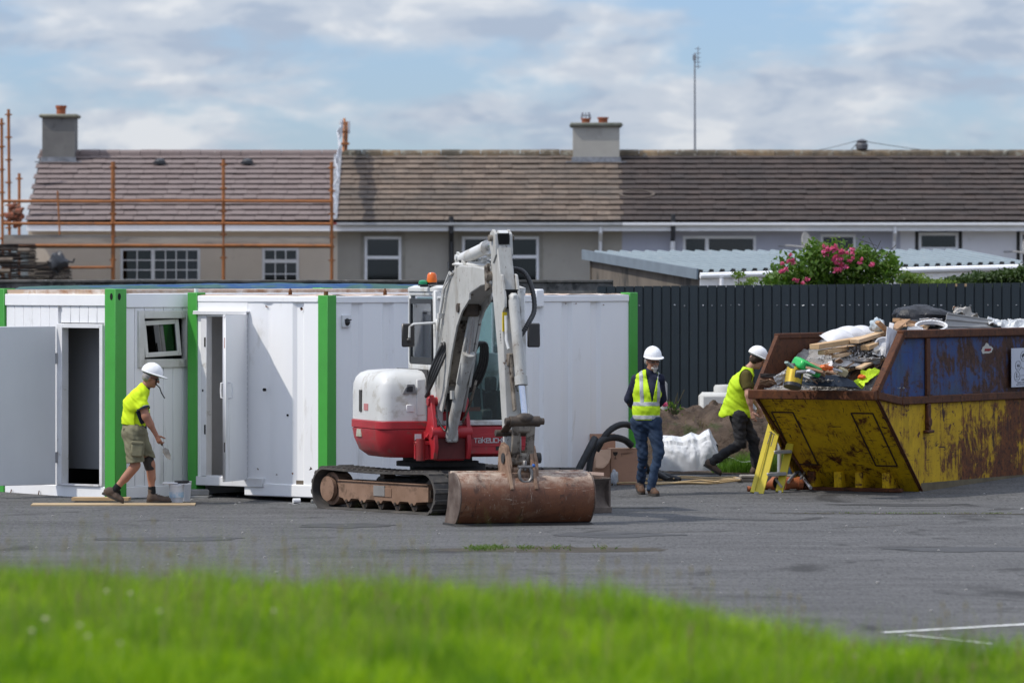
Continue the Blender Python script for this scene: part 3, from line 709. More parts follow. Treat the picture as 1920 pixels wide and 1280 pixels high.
MB().beam(rp2(-.004, 0)+Vector((-.02, -.12, -.03)), rp2(-.004, 1)+Vector((0, 0, -.03)), .03, .17).build('barge_board', M('blue_grey_trim', (.16, .20, .24), None, 3, .45), shed)
MB().tube([rp2(0, 0)+Vector((0, -.2, -.06)), rp2(1, 0)+Vector((0, -.2, -.06))], .05, 8).build('gutter', white_pvc, shed)
MB().beam(rp2(0, 0)+Vector((0, -.1, -.20)), rp2(1, 0)+Vector((0, -.1, -.20)), .03, .17).build('fascia', white_pvc, shed)
dpx = PX(1352, 88)-O.x; MB().tube([(dpx, -.17, FL.z-.1), (dpx, -.17, 0)], .035, 8).build('downpipe', white_pvc, shed)
dk = M('rib_shadow_foam', (.03, .03, .03)); m = MB()  # near-black blocks put the shadow under the roof ribs into colour
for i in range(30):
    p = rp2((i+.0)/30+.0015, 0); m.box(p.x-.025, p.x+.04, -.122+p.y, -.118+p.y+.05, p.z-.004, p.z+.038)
m.build('rib_shadow_filler', dk, shed, kind='stuff')
# ================================================================ bushes
def leaf_cloud(n, blobs, size):
    """random leaf quads through ellipsoid blobs (cx,cy,cz,rx,ry,rz)"""
    w = np.array([b[3]*b[5] for b in blobs]); k = RNG.choice(len(blobs), n, p=w/w.sum()); B = np.array(blobs)[k]
    d = RNG.normal(0, 1, (n, 3)); d /= np.linalg.norm(d, axis=1)[:, None]; r = RNG.uniform(0, 1, n)**.45*(1+.16*RNG.normal(0, 1, n))
    c = B[:, :3]+d*r[:, None]*B[:, 3:]
    a = RNG.normal(0, 1, (n, 3)); a[:, 2] += .3; a /= np.linalg.norm(a, axis=1)[:, None]
    b = np.cross(a, RNG.normal(0, 1, (n, 3))); b /= np.linalg.norm(b, axis=1)[:, None]; t = np.cross(a, b)
    s = size*RNG.uniform(.5, 1.25, n)[:, None]
    V = np.stack([c-b*s, c+t*s*.5, c+b*s, c-t*s*.5], 1); return V, c
rosem = leafm('rose_leaf', (.045, .10, .015), (.12, .20, .025), (.07, .14, .02), .3, .8)
hedgem = leafm('hedge_leaf', (.03, .06, .015), (.055, .09, .02), (.04, .065, .02), .25, .8)
lightm = leafm('yellow_green_leaf', (.09, .15, .03), (.17, .22, .05), (.12, .18, .04), .35, .8)
BY = 82.0
def bp(px, py, dy=0): return P(px, py, BY+dy)
rb_ = thing('rose_bush', 'green rambling rose bush with pink blooms rising behind the fence', 'bush', (bp(1565, 535).x, BY, gz(BY)))
off = np.array([bp(1565, 535).x, BY, gz(BY)])
s = BY/FPX
blobs = []
for (px, py, rx, ry) in [(1505, 515, 62, 40), (1540, 490, 50, 36), (1562, 478, 30, 30), (1600, 500, 60, 36), (1655, 510, 40, 30), (1470, 528, 40, 22), (1620, 480, 26, 20), (1525, 473, 18, 22), (1665, 495, 22, 26), (1450, 532, 22, 12), (1580, 530, 90, 26)]:
    p = bp(px, py); blobs.append((p.x, p.y+rnd.uniform(-.15, .25), p.z, rx*s, .45, ry*s))
for i in range(7): blobs.append((bp(1480+i*30, 600).x, BY+.1, 1.4, .5, .4, 1.2))
V, c = leaf_cloud(26000, blobs, .052); V2, c2 = leaf_cloud(2200, [(a, b, c_+.02, d*1.12, e, f*1.14) for a, b, c_, d, e, f in blobs[:11]], .036)
quads('foliage', V-off, rosem, RNG.uniform(0, 1, len(V)), rb_, kind='stuff'); quads('young_leaf', V2-off, lightm, RNG.uniform(0, 1, len(V2)), rb_, kind='stuff')
m = MB()
for i in range(16):
    x = rnd.uniform(-1, .9); m.tube([(x*.5, 0, 0), (x*.8, rnd.uniform(-.1, .1), 1.5), (x, 0, rnd.uniform(2.4, 2.8))], [.02, .014, .006], 5)
for i in range(14):
    a = bp(rnd.uniform(1480, 1660), rnd.uniform(470, 500))-Vector(off); m.tube([a, a+Vector((rnd.uniform(-.1, .12), -.05, .12)), a+Vector((rnd.uniform(-.2, .25), -.08, rnd.uniform(.15, .28)))], .005, 4)
m.build('stem', M('stem_brown', (.07, .06, .03)), rb_)
pinkm = leafm('rose_pink', (.55, .06, .20), (.70, .16, .32), (.60, .12, .26), .3, 3)
def bloom(par, p, r):
    n = 26; V, _ = leaf_cloud(n, [(p[0], p[1], p[2], r, r, r*.8)], r*.75); quads('bloom', V, pinkm, RNG.uniform(0, 1, n), par)
for (px, py, k) in [(1560, 466, 5), (1578, 470, 4), (1548, 476, 3), (1598, 472, 3), (1572, 482, 4), (1593, 484, 2), (1487, 484, 3), (1474, 500, 3), (1465, 509, 2), (1515, 526, 2), (1494, 527, 2), (1575, 497, 3), (1580, 503, 3), (1566, 492, 2), (1612, 485, 2), (1624, 492, 1), (1545, 462, 2)]:
    for _ in range(k): bloom(rb_, bp(px+rnd.gauss(0, 4.5), py+rnd.gauss(0, 3.5), -.5)-Vector(off), rnd.uniform(.03, .045))
def shrub(name, label, cat, blobs_px, n, size, mat, Y, group=None):
    o_ = P(blobs_px[0][0], 535, Y); o_.z = gz(Y); t = thing(name, label, cat, o_, 0, group); s_ = Y/FPX; bl = []
    for (px, py, rx, ry) in blobs_px:
        p = P(px, py, Y); bl.append((p.x-o_.x, rnd.uniform(-.1, .1), p.z-o_.z, rx*s_, .35, ry*s_))
    V, _ = leaf_cloud(n, bl, size); quads('foliage', V, mat, RNG.uniform(0, 1, n), t, kind='stuff')
    m_ = MB()
    for b_ in bl: m_.tube([(b_[0]*.7, 0, 0), (b_[0], 0, b_[2])], [.02, .006], 5)
    m_.build('stem', M('stem_brown', (.07, .06, .03)), t); return t
shrub('hedge', 'dark green clipped hedge top behind the fence at the right edge', 'hedge', [(1890, 520, 40, 16), (1840, 522, 36, 13), (1930, 515, 36, 18), (1800, 528, 40, 10), (1870, 545, 80, 14), (1985, 520, 30, 16)], 8000, .04, hedgem, 83.0)
shrub('low_shrub', 'yellowish green low shrub between rose bush and dark hedge', 'shrub', [(1715, 525, 34, 12), (1745, 530, 40, 9), (1700, 518, 16, 10), (1780, 532, 26, 7)], 1500, .035, lightm, 82.6)
shrub('climbing_shoot', 'sparse green shoots left of the rose bush above the fence', 'plant', [(1385, 515, 14, 8), (1412, 525, 16, 7), (1398, 532, 24, 5)], 240, .035, lightm, 82.3)
bt = P(1800, 532, FY); MB().box(-.12, .12, -.05, .05, 0, .04).build('timber_block', M('pale_timber', (.42, .29, .17), (.36, .24, .13), 6, .7)).location = (bt.x, FY+.03, gz(FY)-.02+FH)
tag(bpy.data.objects['timber_block'], 'small pale timber offcut lying on top of the fence', 'timber block')
# ================================================================ scaffolding
scm = M('orange_scaffold_paint', (.36, .13, .035), (.27, .10, .03), 4, .55, .15, dirt=(.17, .075, .035), dscale=6, dth=.56)
SY = 118.6
sc = thing('scaffolding', 'rusty orange tube scaffolding in front of the mauve roofed house', 'scaffolding', (PX(212, SY), SY, BZ))
def sp(px, py, Y=SY): return P(px, py, Y)-Vector((PX(212, SY), SY, BZ))
def pole(px, ptop, Y=SY, pxb=None, r=.033):
    a = sp(px, ptop, Y); b_ = Vector((sp(pxb or px, ptop, Y).x, a.y, 0))
    MB().cyl(b_, a, r, n=10).build('pole', scm, sc)
    z = a.z-.12; m_ = MB()
    while z > a.z-3.2: m_.cyl((a.x, a.y, z-.02), (a.x, a.y, z+.02), .055, n=10).box(a.x-.08, a.x+.08, a.y-.02, a.y+.02, z-.012, z+.012); z -= .5*1.0
    m_.build('coupler', scm, sc)
for px, t, r in ((212, 303, .045), (419, 299, .036), (622, 304, .036)): pole(px, t, r=r)
for px, t, Y in ((3, 222, 120.0), (16, 205, 121.5), (36, 325, 123.0), (-8, 285, 118.6), (6, 470, 118.6)): pole(px, t, Y, px+(4 if t < 230 else 0))
MB().cyl(sp(108, 358, 118.0), sp(112, 440, 118.0), .02, n=8).build('pole', scm, sc)
for (py, xa, xb, w) in ((377, 5, 622, .033), (419, 5, 622, .033), (460, 5, 622, .033), (502, 5, 212, .03)):
    for a_, b_ in [(q0, q1) for q0, q1 in ((5, 212), (212, 419), (419, 622)) if q0 >= xa and q1 <= xb]:
        MB().cyl(sp(a_+2, py, SY-.07), sp(b_-2, py+rnd.uniform(-1, 1), SY-.07), w, n=10).build('rail', scm, sc)
for px in (212, 419, 622, 3, -8):
    MB().cyl(sp(px, 462), sp(px, 462)+Vector((0, 1.1, 0)), .028, n=8).build('rail', scm, sc)
MB().cyl(sp(-8, 462, 119), sp(-8, 462, 125), .03, n=8).build('rail', scm, sc)
bdm = M('weathered_board', (.36, .32, .27), (.25, .22, .185), 3, .9, bump=.3, dirt=(.17, .155, .14), dscale=3, dth=.55, stretch=(.4, 3, 3))
zb = sp(0, 461).z
for k, (a_, b_) in enumerate(((5, 212), (212, 419), (419, 620))):
    m_ = MB(); m_.box(sp(a_, 460).x+.02, sp(b_, 460).x-.02, -.03, .01, zb, zb+(.24, .20, .20)[k]); m_.build('toe_board', bdm, sc)
for k in range(5):
    for (a_, b_) in ((5, 212), (212, 419), (419, 620)):
        MB().box(sp(a_, 460).x+.03, sp(b_, 460).x-.03, .04+k*.225, .04+k*.225+.215, zb-.045, zb-.005).build('plank', bdm, sc)
# stack of old tiles & bits on the left lift
tst = thing('tile_stack', 'tall stack of old dark roof tiles beneath the scaffold boards at the far left', 'tile stack', sp(55, 545, 117.6)+Vector((PX(212, SY), SY, BZ)))
oldt = M('stacked_old_tile', (.085, .07, .06), (.05, .042, .038), 5, .9, rand=.35, bump=.3)
tmb = MB().box(-.2, .2, -.14, .14, 0, .022, ch=.004).mesh('tile', oldt)
hmax = [0.95, 1.0, 1.0, .62, .5]
for c in range(5):
    z = 0
    while z < hmax[c]:
        link('tile', tmb, tst, (-.80+c*.37+rnd.gauss(0, .02), rnd.gauss(0, .03), z), (rnd.gauss(0, .03), rnd.gauss(0, .02), rnd.gauss(0, .05)))
        z += rnd.uniform(.026, .036)
for (x, z, l) in ((-.62, .42, .45), (-.55, .66, .42), (.05, .1, .4), (-.1, .86, .25)):
    MB().tube([(x-l/2, -.2, z), (x+l/2, -.19, z)], .05, 8).build('ridge_tile', M('dusty_tile', (.20, .165, .13), (.13, .1, .08), 6, .9), tst)
bw = thing('bin_bag', 'slumped dark grey rubbish bag at the end of the old tile stack', 'bag', sp(108, 490, 117.5)+Vector((PX(212, SY), SY, BZ)))
MB().grid(16, 12, lambda u, v: (.20*math.cos(2*math.pi*u)*math.sin(math.pi*v)*(1.1+.7*fbm(math.cos(6.283*u)*1.5, v*4)), .16*math.sin(2*math.pi*u)*math.sin(math.pi*v), .19*math.cos(math.pi*v)+.12*fbm(math.cos(6.283*u)*2, v*4, 2))).build('sack', M('dark_plastic', (.03, .032, .038), (.05, .053, .06), 4, .4), bw)
MB().tube([(.2, 0, 0), (.33, 0, -.02), (.36, 0, .06)], .02, 6).build('tie', blackp, bw)
gb = thing('rubble_bundle', 'rounded bundle of multicoloured rubble hanging on the far left poles', 'rubble', sp(30, 398, 121)+Vector((PX(212, SY), SY, BZ)))
m_ = MB()
for i in range(40): a = rnd.uniform(0, 6.28); r_ = rnd.uniform(0, .17); m_.ball((r_*math.cos(a)*1.4-.02, rnd.uniform(-.1, .1), r_*math.sin(a)+(.0 if i < 26 else -.2)), rnd.uniform(.03, .08), 6)
m_.build('rubble', M('mixed_rubble', (.12, .10, .08), (.30, .08, .04), 14, .9, dirt=(.05, .08, .03), dscale=9), gb)
# sheeted gable scaffold between roofs
sh = thing('sheeting', 'creased white sheeting wrapped along the scaffold between the two roofs', 'sheeting', (xB-.03, 118.4, 0))
def shf(u, v):
    y = 5.0*u; z0 = np.interp(y, [0, 1.2, 4.3, 5], [PZ(400, 119), PZ(352, 119.8), PZ(270, 123), PZ(245, 123.5)]); z1 = np.interp(y, [0, 1, 3, 4.4, 5], [PZ(372, 119), PZ(335, 119.5), PZ(262, 121.4), PZ(224, 123), PZ(225, 123.6)])
    return (.02+.035*math.sin(v*3+y*4)+.018*math.sin(y*11+v*9)+.02*fbm(y*3, v*4), y, z0+(z1-z0)*v)
MB().grid(60, 24, shf, .006).build('sheet', M('white_sheet', (.80, .81, .83), (.68, .70, .75), 3, .5, bump=.3, bscale=12, bdist=.02), sh)
gp = MB(); gs = thing('gable_frame', 'orange scaffold tubes leaning against the white sheeting at the roof ridge', 'scaffold frame', (xB+.03, HY+RD, RZ-.2))
for (x, pa, pb) in ((.06, 228, 305), (.00, 222, 300)): 
    gp.cyl((x, -.2+x, 0), (x+.02, .3, PZ(pa, AY)-RZ+.2), .03, n=8)
for pz in (232, 248, 270, 288): gp.box(-.08, .14, -.05, .05, PZ(pz, AY)-RZ+.18, PZ(pz, AY)-RZ+.23)
gp.build('pole', scm, gs); MB().box(.11, .15, -.2, .2, PZ(250, AY)-RZ+.2, PZ(228, AY)-RZ+.2).build('board', M('white_board', (.6, .6, .62)), gs)
# ================================================================ cabins
whitep = M('white_cabin_paint', (.81, .81, .81), (.76, .76, .765), 1.6, .42, bump=.25, bscale=3.5, bdist=.02, dirt=(.55, .54, .51), dscale=2.6, dth=.60, stretch=(1, 1, .3))
white2 = M('white_steel_paint', (.82, .82, .82), (.78, .78, .785), 1.2, .38, bump=.30, bscale=3, bdist=.022, dirt=(.62, .605, .57), dscale=2.8, dth=.62, stretch=(1, 1, .25))
greenp = M('green_post_paint', (.055, .33, .045), (.05, .29, .04), 2, .38, bump=.08, bscale=9, bdist=.01, dirt=(.045, .22, .035), dscale=3, dth=.66)
whi_d = M('white_frame', (.70, .70, .71), (.62, .62, .62), 3, .45, dirt=(.42, .40, .36), dscale=4, dth=.60)
grey_door = M('pale_grey_door', (.60, .61, .63), (.56, .57, .59), 1.2, .45, bump=.25, bscale=2.5, bdist=.02, dirt=(.50, .51, .52), dscale=1.3, dth=.66, stretch=(1, 1, .5))
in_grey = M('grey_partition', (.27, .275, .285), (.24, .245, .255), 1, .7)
holem = M('dark_hole', (.01, .01, .01), None, 3, .9)
rustm = M('rust_spots', (.16, .07, .03), (.09, .04, .02), 12, .9, bump=.4)
peel = M('peeling_roof_paint', (.62, .56, .50), (.30, .16, .09), 5, .8, bump=.4, dirt=(.45, .33, .24), dscale=7, dth=.5)
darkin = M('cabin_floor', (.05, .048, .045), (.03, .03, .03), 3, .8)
c1o = G(216, 941); c1o = Vector((PX(216, 69.3), 69.3, 0)); th1 = 43
C1 = thing('site_cabin', 'white panelled site cabin with green corner posts and wide grey open door, leftmost', 'site cabin', c1o, R(90-th1))
W1_, L1_, H1_ = 2.30, 6.0, 2.67
def post(cab, x, y, sx, sy, h, z0=0):
    """hollow corner post with fitting holes; (x,y) outer corner, sx/sy direction into the cabin"""
    w = .20; x0, x1 = sorted((x, x+sx*w)); y0, y1 = sorted((y, y+sy*w)); m_ = MB().box(x0, x1, y0, y1, z0, h, ch=.006)
    p_ = m_.build('corner_post', greenp, cab, bevel=.004)
    def oval(cx, cy, cz, ax):
        q = MB(); pts = [(.026*math.cos(a), .045*math.sin(a)) for a in [k*math.pi/8 for k in range(16)]]
        if ax == 'x': q.prism([(cy+a, cz+b) for a, b in pts], 'x', cx-sx*.0025, cx+sx*.001)
        else: q.prism([(cx+a, cz+b) for a, b in pts], 'y', cy-sy*.0025, cy+sy*.001)
        q.build('fitting_hole', holem, p_)
    for cz in (h-.10, z0+.10): oval(x, y+sy*.07, cz, 'x'); oval(x+sx*.07, y, cz, 'y')
    return p_
for (x, y, sx, sy) in ((0, 0, 1, 1), (0, W1_, 1, -1), (L1_, 0, -1, 1), (L1_, W1_, -1, -1)): post(C1, x, y, sx, sy, H1_, -.01)
# beams
MB().box(.012, .11, .2, W1_-.2, 2.45, 2.60, ch=.008).build('top_beam', whitep, C1); MB().box(.2, L1_-.2, .012, .11, 2.43, 2.61, ch=.008).build('top_beam', whitep, C1)
MB().box(.012, .11, .2, W1_-.2, .02, .17, ch=.008).build('bottom_beam', whitep, C1); MB().box(.2, L1_-.2, .012, .11, .02, .17, ch=.008).build('bottom_beam', whitep, C1)
for y in (1.95, 1.42): MB().cyl((-.005, y, .09), (-.02, y, .04), .008, n=6).build('hook', M('rusty_hook', (.15, .09, .06)), C1)
MB().box(.05, L1_-.05, .05, W1_-.05, 2.60, 2.655).build('roof', peel, C1)
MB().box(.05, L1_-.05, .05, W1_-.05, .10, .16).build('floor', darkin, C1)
# end face boards around the door (y from .2 to 2.10)
dy0, dy1, dz1 = .30, 1.00, 2.17
bh = M('white_wall_board', (.80, .80, .80), (.75, .75, .755), 1.3, .42, bump=.04, dirt=(.56, .56, .54), dscale=2.0, dth=.62, stretch=(1, 1, .35))
bds = []
y = 1.11
while y < W1_-.22: bds.append((y, min(y+.165, W1_-.205), .172, 2.448)); y += .165
for k in range(5): bds.append((.21+k*.165, .21+(k+1)*.165, 2.235, 2.448))
bds.append((.205, .245, .172, 2.235))
for (a_, b_, z0, z1) in bds: MB().box(.035, .075, a_+.003, b_-.003, z0, z1, ch=.004).build('wall_board', bh, C1)
MB().box(.076, .09, 1.10, W1_-.2, .17, 2.45).box(.076, .09, .2, 1.10, 2.235, 2.45).box(.076, .09, .2, .245, .17, 2.235).build('wall_core', whitep, C1)
m_ = MB()   # door frame
m_.box(.0, .12, dy0-.055, dy0, .172, dz1+.055, ch=.005).box(.0, .12, dy1, dy1+.10, .172, dz1+.055, ch=.005).box(.001, .119, dy0+.001, dy1-.001, dz1, dz1+.054, ch=.005).box(-.015, .12, dy0-.0, dy1+.0, .172, .19)
m_.build('door_frame', whi_d, C1)
for z in (1.78, .52): MB().cyl((-.012, dy1+.085, z-.07), (-.012, dy1+.085, z+.07), .014, n=8).build('hinge', M('steel_hinge', (.4, .4, .41), None, 3, .35, .8), C1)
# open door leaf: world direction (-.83,-.56)
def leaf(cab, x, y, z0, z1, wdir, width, mat, name='door', thick=.045):
    a = math.atan2(wdir[1], wdir[0])-cab.rotation_euler.z
    d = MB().box(0, width, -thick, 0, 0, z1-z0, ch=.006).build(name, mat, cab, (x, y, z0), (0, 0, a)); return d
D1 = leaf(C1, -.02, dy1+.09, .175, dz1+.02, (-.83, -.56), 1.02, grey_door)
q = MB().cyl((.97, .0, 1.0), (.97, .05, 1.0), .014, n=8).cyl((.97, .05, 1.0), (.85, .05, 1.0), .012, n=8).box(.94, 1.0, 0, .006, .93, 1.07)
q.build('handle', M('steel_hinge', (.4, .4, .41), None, 3, .35, .8), D1)
# interior walls
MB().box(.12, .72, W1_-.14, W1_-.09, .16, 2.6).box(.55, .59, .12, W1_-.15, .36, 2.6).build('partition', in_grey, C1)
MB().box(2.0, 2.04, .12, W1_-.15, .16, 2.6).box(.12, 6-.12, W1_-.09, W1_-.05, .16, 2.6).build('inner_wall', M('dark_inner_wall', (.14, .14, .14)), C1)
# long face boards with window
wx0, wx1, wz0, wz1 = .415, 1.34, 1.665, 2.39
xs = [.205+k*.1665 for k in range(34)]
for k in range(33):
    a_, b_ = xs[k], xs[k+1]
    if b_ > L1_-.2: break
    segs = [(.172, 2.428)]
    if b_ > wx0 and a_ < wx1:
        segs = [(.172, wz0), (wz1, 2.428)]
        if a_ < wx0: MB().box(a_+.003, wx0, .035, .075, wz0, wz1).build('wall_board', bh, C1)
        if b_ > wx1: MB().box(wx1, b_-.003, .035, .075, wz0, wz1).build('wall_board', bh, C1)
    for z0, z1 in segs: MB().box(a_+.003, b_-.003, .035, .075, z0, z1, ch=.004).build('wall_board', bh, C1)
m_ = MB()
for c in cells(.2, L1_-.2, .17, 2.43, [(wx0+.1, wx1-.1, wz0+.1, wz1-.1)]): m_.box(c[0], c[1], .0765, .09, c[2], c[3])
m_.box(L1_-.09, L1_-.05, .2, W1_-.2, .17, 2.45).build('wall_core', whitep, C1)
cream = M('cream_window_frame', (.58, .57, .53), (.50, .49, .45), 4, .5, dirt=(.38, .36, .31), dscale=5, dth=.58)
fr = MB(); t = .10
fr.box(wx0, wx0+t, .0, .10, wz0, wz1, ch=.008).box(wx1-t, wx1, .0, .10, wz0, wz1, ch=.008).box(wx0+t, wx1-t, .002, .099, wz0, wz0+t*1.1, ch=.008).box(wx0+t, wx1-t, .002, .099, wz1-t, wz1, ch=.008)
WN = fr.build('window', cream, C1)
a_, b_, c_, d_ = wx0+t+.02, wx1-t-.07, wz0+t+.03, wz1-t-.03
sash = MB().box(a_, a_+.06, -.02, .03, c_, d_, ch=.005).box(b_-.06, b_, -.02, .03, c_, d_, ch=.005).box(a_+.06, b_-.06, -.019, .029, c_, c_+.06, ch=.005).box(a_+.06, b_-.06, -.019, .029, d_-.06, d_, ch=.005)
mt = Matrix.Translation((a_, .03, c_)) @ Matrix.Rotation(R(-2.2), 4, 'Y') @ Matrix.Rotation(R(-5), 4, 'X') @ Matrix.Translation((-a_, 0, -c_))
sash.v = [tuple(mt @ Vector(p_)) for p_ in sash.v]; sash.build('sash', cream, WN)
q = MB().box(a_+.055, b_-.055, .0, .006, c_+.055, d_-.055); q.v = [tuple(mt @ Vector(p_)) for p_ in q.v]
q.build('pane', glass('cabin_pane', (.06, .075, .075), .10), WN)
MB().box(wx0+.05, wx1-.05, .3, .31, wz0, wz1).build('blind', M('dark_blind', (.04, .055, .055)), C1)
# ---- cabin 2
C2 = thing('site_cabin', 'white corrugated steel cabin with green posts and narrow open door behind the digger', 'site cabin', (PX(614, 68.5), 68.5, 0), R(49))
W2_, L2_, Zb, Zt = 2.44, 6.06, .05, 2.59
for (x, y, sx, sy, zb_, zt_) in ((0, 0, 1, 1, Zb, Zt), (0, W2_, 1, -1, Zb+.05, Zt+.03), (L2_, 0, -1, 1, Zb, Zt+.02), (L2_, W2_, -1, -1, Zb, Zt)):
    w = .165; x0, x1 = sorted((x, x+sx*w)); y0, y1 = sorted((y, y+sy*w)); MB().box(x0, x1, y0, y1, zb_, zt_, ch=.004).build('corner_post', greenp, C2, bevel=.003)
    if x == 0: MB().cyl((x+.07, y+sy*.09, zt_), (x+.07, y+sy*.09, zt_+.05), .028, n=8).build('roof_lug', rustm if y == 0 else whi_d, C2)
def corr(axis, L, z0, z1, flat0=0.0, first=.0, face=0.0, sgn=1, name='corrugated_wall'):
    """trapezoid-profile sheet; recesses .036 deep"""
    xs_ = [0.0]; ds = [0.0]; x = first
    while x < L-.3:
        for dx, d in ((0, 0), (.055, .036), (.165, .036), (.22, 0)): xs_.append(x+dx); ds.append(d)
        x += .58
    xs_.append(L); ds.append(0); m_ = MB(); vs = []
    for a, d in zip(xs_, ds):
        for z in (z0, z1): vs.append((a, face+d*sgn, z) if axis == 'x' else (face+d*sgn, a, z))
    n = len(xs_); m_.add(vs, [((2*i, 2*i+2, 2*i+3, 2*i+1) if axis == 'x' else (2*i, 2*i+1, 2*i+3, 2*i+2)) for i in range(n-1)]); return m_
ws = corr('x', L2_-.33, Zb+.15, Zt-.10, first=.30, face=.025)
ws.v = [(a+.165, b, c) for a, b, c in ws.v]; ws.build('side_wall', white2, C2, angle=20)
MB().box(.165, L2_-.165, .008, .07, Zt-.10, Zt-.01, ch=.01).build('top_rail', white2, C2); MB().box(.165, L2_-.165, .008, .08, Zb, Zb+.15, ch=.01).build('bottom_rail', white2, C2)
MB().box(.05, L2_-.165, W2_-.05, W2_-.02, Zb, Zt-.01).box(L2_-.06, L2_-.03, .1, W2_-.1, Zb, Zt-.01).build('back_wall', white2, C2)
# end wall: y .165..2.275, door opening y 1.50..2.10
oy0, oy1, oz0, oz1 = 1.47, 2.10, .30, 2.315
m_ = MB()
ys_ = [.165, .42, .47, .57, .62, .95, 1.0, 1.08, 1.13, 1.40]; dd = [0, 0, .034, .034, 0, 0, .018, .018, 0, 0]
vs = [];
for a, d in zip(ys_, dd):
    for z in (Zb+.17, Zt-.09): vs.append((.025+d, a, z))
m_.add(vs, [(2*i, 2*i+1, 2*i+3, 2*i+2) for i in range(len(ys_)-1)])
m_.box(.02, .05, oy0-.075, 2.275, oz1+.05, Zt-.09).box(.02, .05, oy1+.06, 2.275, oz0-.1, oz1+.05)
m_.build('end_wall', white2, C2, angle=20)
MB().box(.008, .07, .165, W2_-.165, Zt-.09, Zt-.01, ch=.01).build('top_rail', white2, C2)
MB().box(.008, .09, .165, 1.45, Zb+.01, Zb+.17, ch=.012).build('bottom_rail', white2, C2)
MB().box(-.02, .12, 1.10, W2_-.165, oz0-.13, oz0-.015, ch=.008).build('door_step', whi_d, C2)
MB().box(-.045, .03, 1.36, 2.30, oz1+.05, oz1+.075, ch=.005).box(-.045, -.03, 1.36, 2.30, oz1+.03, oz1+.052).build('drip_hood', whi_d, C2)
m_ = MB().box(-.005, .10, oy1, oy1+.10, oz0-.01, oz1+.045, ch=.005).box(-.005, .10, oy0-.06, oy0-.0, oz0-.01, oz1+.045, ch=.005).box(-.004, .099, oy0, oy1, oz1, oz1+.044, ch=.005).box(.0, .1, oy0, oy1, oz0-.014, oz0)
m_.build('door_frame', whi_d, C2)
q = MB()
for z in (1.93, .82): MB().box(-.009, -.004, oy1+.01, oy1+.035, z, z+.12).build('latch_slot', holem, C2)
MB().box(-.009, -.004, oy1+.05, oy1+.07, 1.36, 1.39).build('latch_slot', holem, C2)
D2 = leaf(C2, -.012, oy0-.045, oz0-.02, oz1+.01, (-.30, -.954), .76, whitep, thick=-.04)
hdl = MB().tube([(.70, -.0, 1.02), (.70, -.05, 1.03), (.70, -.055, 1.12), (.70, -.05, 1.21), (.70, 0, 1.22)], .011, 8).build('handle', whi_d, D2)
MB().tube([(.68, .04, 1.02), (.68, .09, 1.03), (.68, .095, 1.12), (.68, .09, 1.21), (.68, .04, 1.22)], .011, 8).build('handle', whi_d, D2)
MB().box(.755, .764, .01, .03, 1.65, 1.78).build('latch', M('red_latch', (.4, .03, .03)), D2); MB().box(.76, .766, .008, .03, .35, .47).build('latch_slot', holem, D2)
q = MB()
for k in range(30): q.cyl((.0, .035, .03+k*.067), (.0, .035, .075+k*.067), .012, n=6)
q.build('hinge', whi_d, D2)
# scuffs, rust spots and runs on the steel
m_ = MB()
for (y, z) in ((.30, .42), (.62, .36), (1.22, .40), (.9, .33), (.45, 2.41), (1.05, 2.44)): 
    for k in range(1): m_.prism([(y+rnd.gauss(0, .02)+a, z+rnd.gauss(0, .015)+b) for a, b in ((0, 0), (.012, .003), (.014, .012), (.004, .016), (-.006, .008))], 'x', .0235, .026)
for k in range(9):
    x = rnd.uniform(.4, 5.6); z = rnd.choice([.22, .24, 2.46, 2.44]); m_.prism([(x+a, z+b) for a, b in ((0, 0), (.018, .003), (.02, .012), (.004, .016), (-.006, .008))], 'y', .0060, .0085)
m_.build('rust_chip', rustm, C2, kind='stuff')
# floor, roof and basin
MB().box(.05, L2_-.1, .05, W2_-.05, Zb+.12, Zb+.22).build('floor', M('dirty_floor', (.18, .15, .12), (.10, .08, .06), 6, .9), C2)
m_ = MB(); m_.grid(60, 24, lambda u, v: (.03+(L2_-.06)*u, .03+(W2_-.06)*v, Zt-.012+.014*fbm(u*14, v*6)+.012*abs(math.sin(u*50)))); m_.build('roof', peel, C2)
for (px, Yq) in ((548, 69.8), (700, 69.6), (1010, 71.6)): pass
def inC2(w): return C2_inv @ Vector(w)
C2_inv = (Matrix.Translation(C2.location) @ Matrix.Rotation(R(49), 4, 'Z')).inverted()
lg = MB().tube([(.0, 0, .0), (.0, .0, .05), (.03, 0, .08), (.06, 0, .05), (.06, 0, 0)], .014, 6)
lm = lg.mesh('lifting_eye', rustm)
for p_ in ((.9, 1.5), (1.6, .5)): link('lifting_eye', lm, C2, (p_[0], p_[1], Zt-.01), (0, 0, .4))
MB().box(3.97, 4.15, -.01, .05, 2.42, 2.66, ch=.02).cyl((4.06, -.012, 2.60), (4.06, .055, 2.60), .03, n=12).build('roof_bracket', white2, C2)
inw = M('inner_white', (.55, .55, .56), (.48, .48, .49), 2, .6)
MB().box(.1, L2_-.1, W2_-.10, W2_-.06, Zb+.2, Zt-.06).box(1.32, 1.36, .1, W2_-.1, Zb+.2, Zt-.06).build('inner_wall', inw, C2)
# wash basin against the partition (seen through the door)
bs = thing('wash_basin', 'white wash basin with shelf under a water heater inside the narrow doorway', 'wash basin', C2.location, R(49))
bx = 1.32; by = 1.68
MB().box(bx-.36, bx, by-.30, by+.25, 1.17, 1.30, ch=.03).box(bx-.3, bx-.02, by-.26, by-.24, .95, 1.16).box(bx-.3, bx-.02, by+.19, by+.21, .95, 1.16).box(bx-.3, bx-.02, by-.26, by+.21, .95, .97).build('basin', inw, bs)
MB().box(bx-.15, bx, by-.28, by+.12, 1.68, 2.02, ch=.03).build('water_heater', inw, bs)
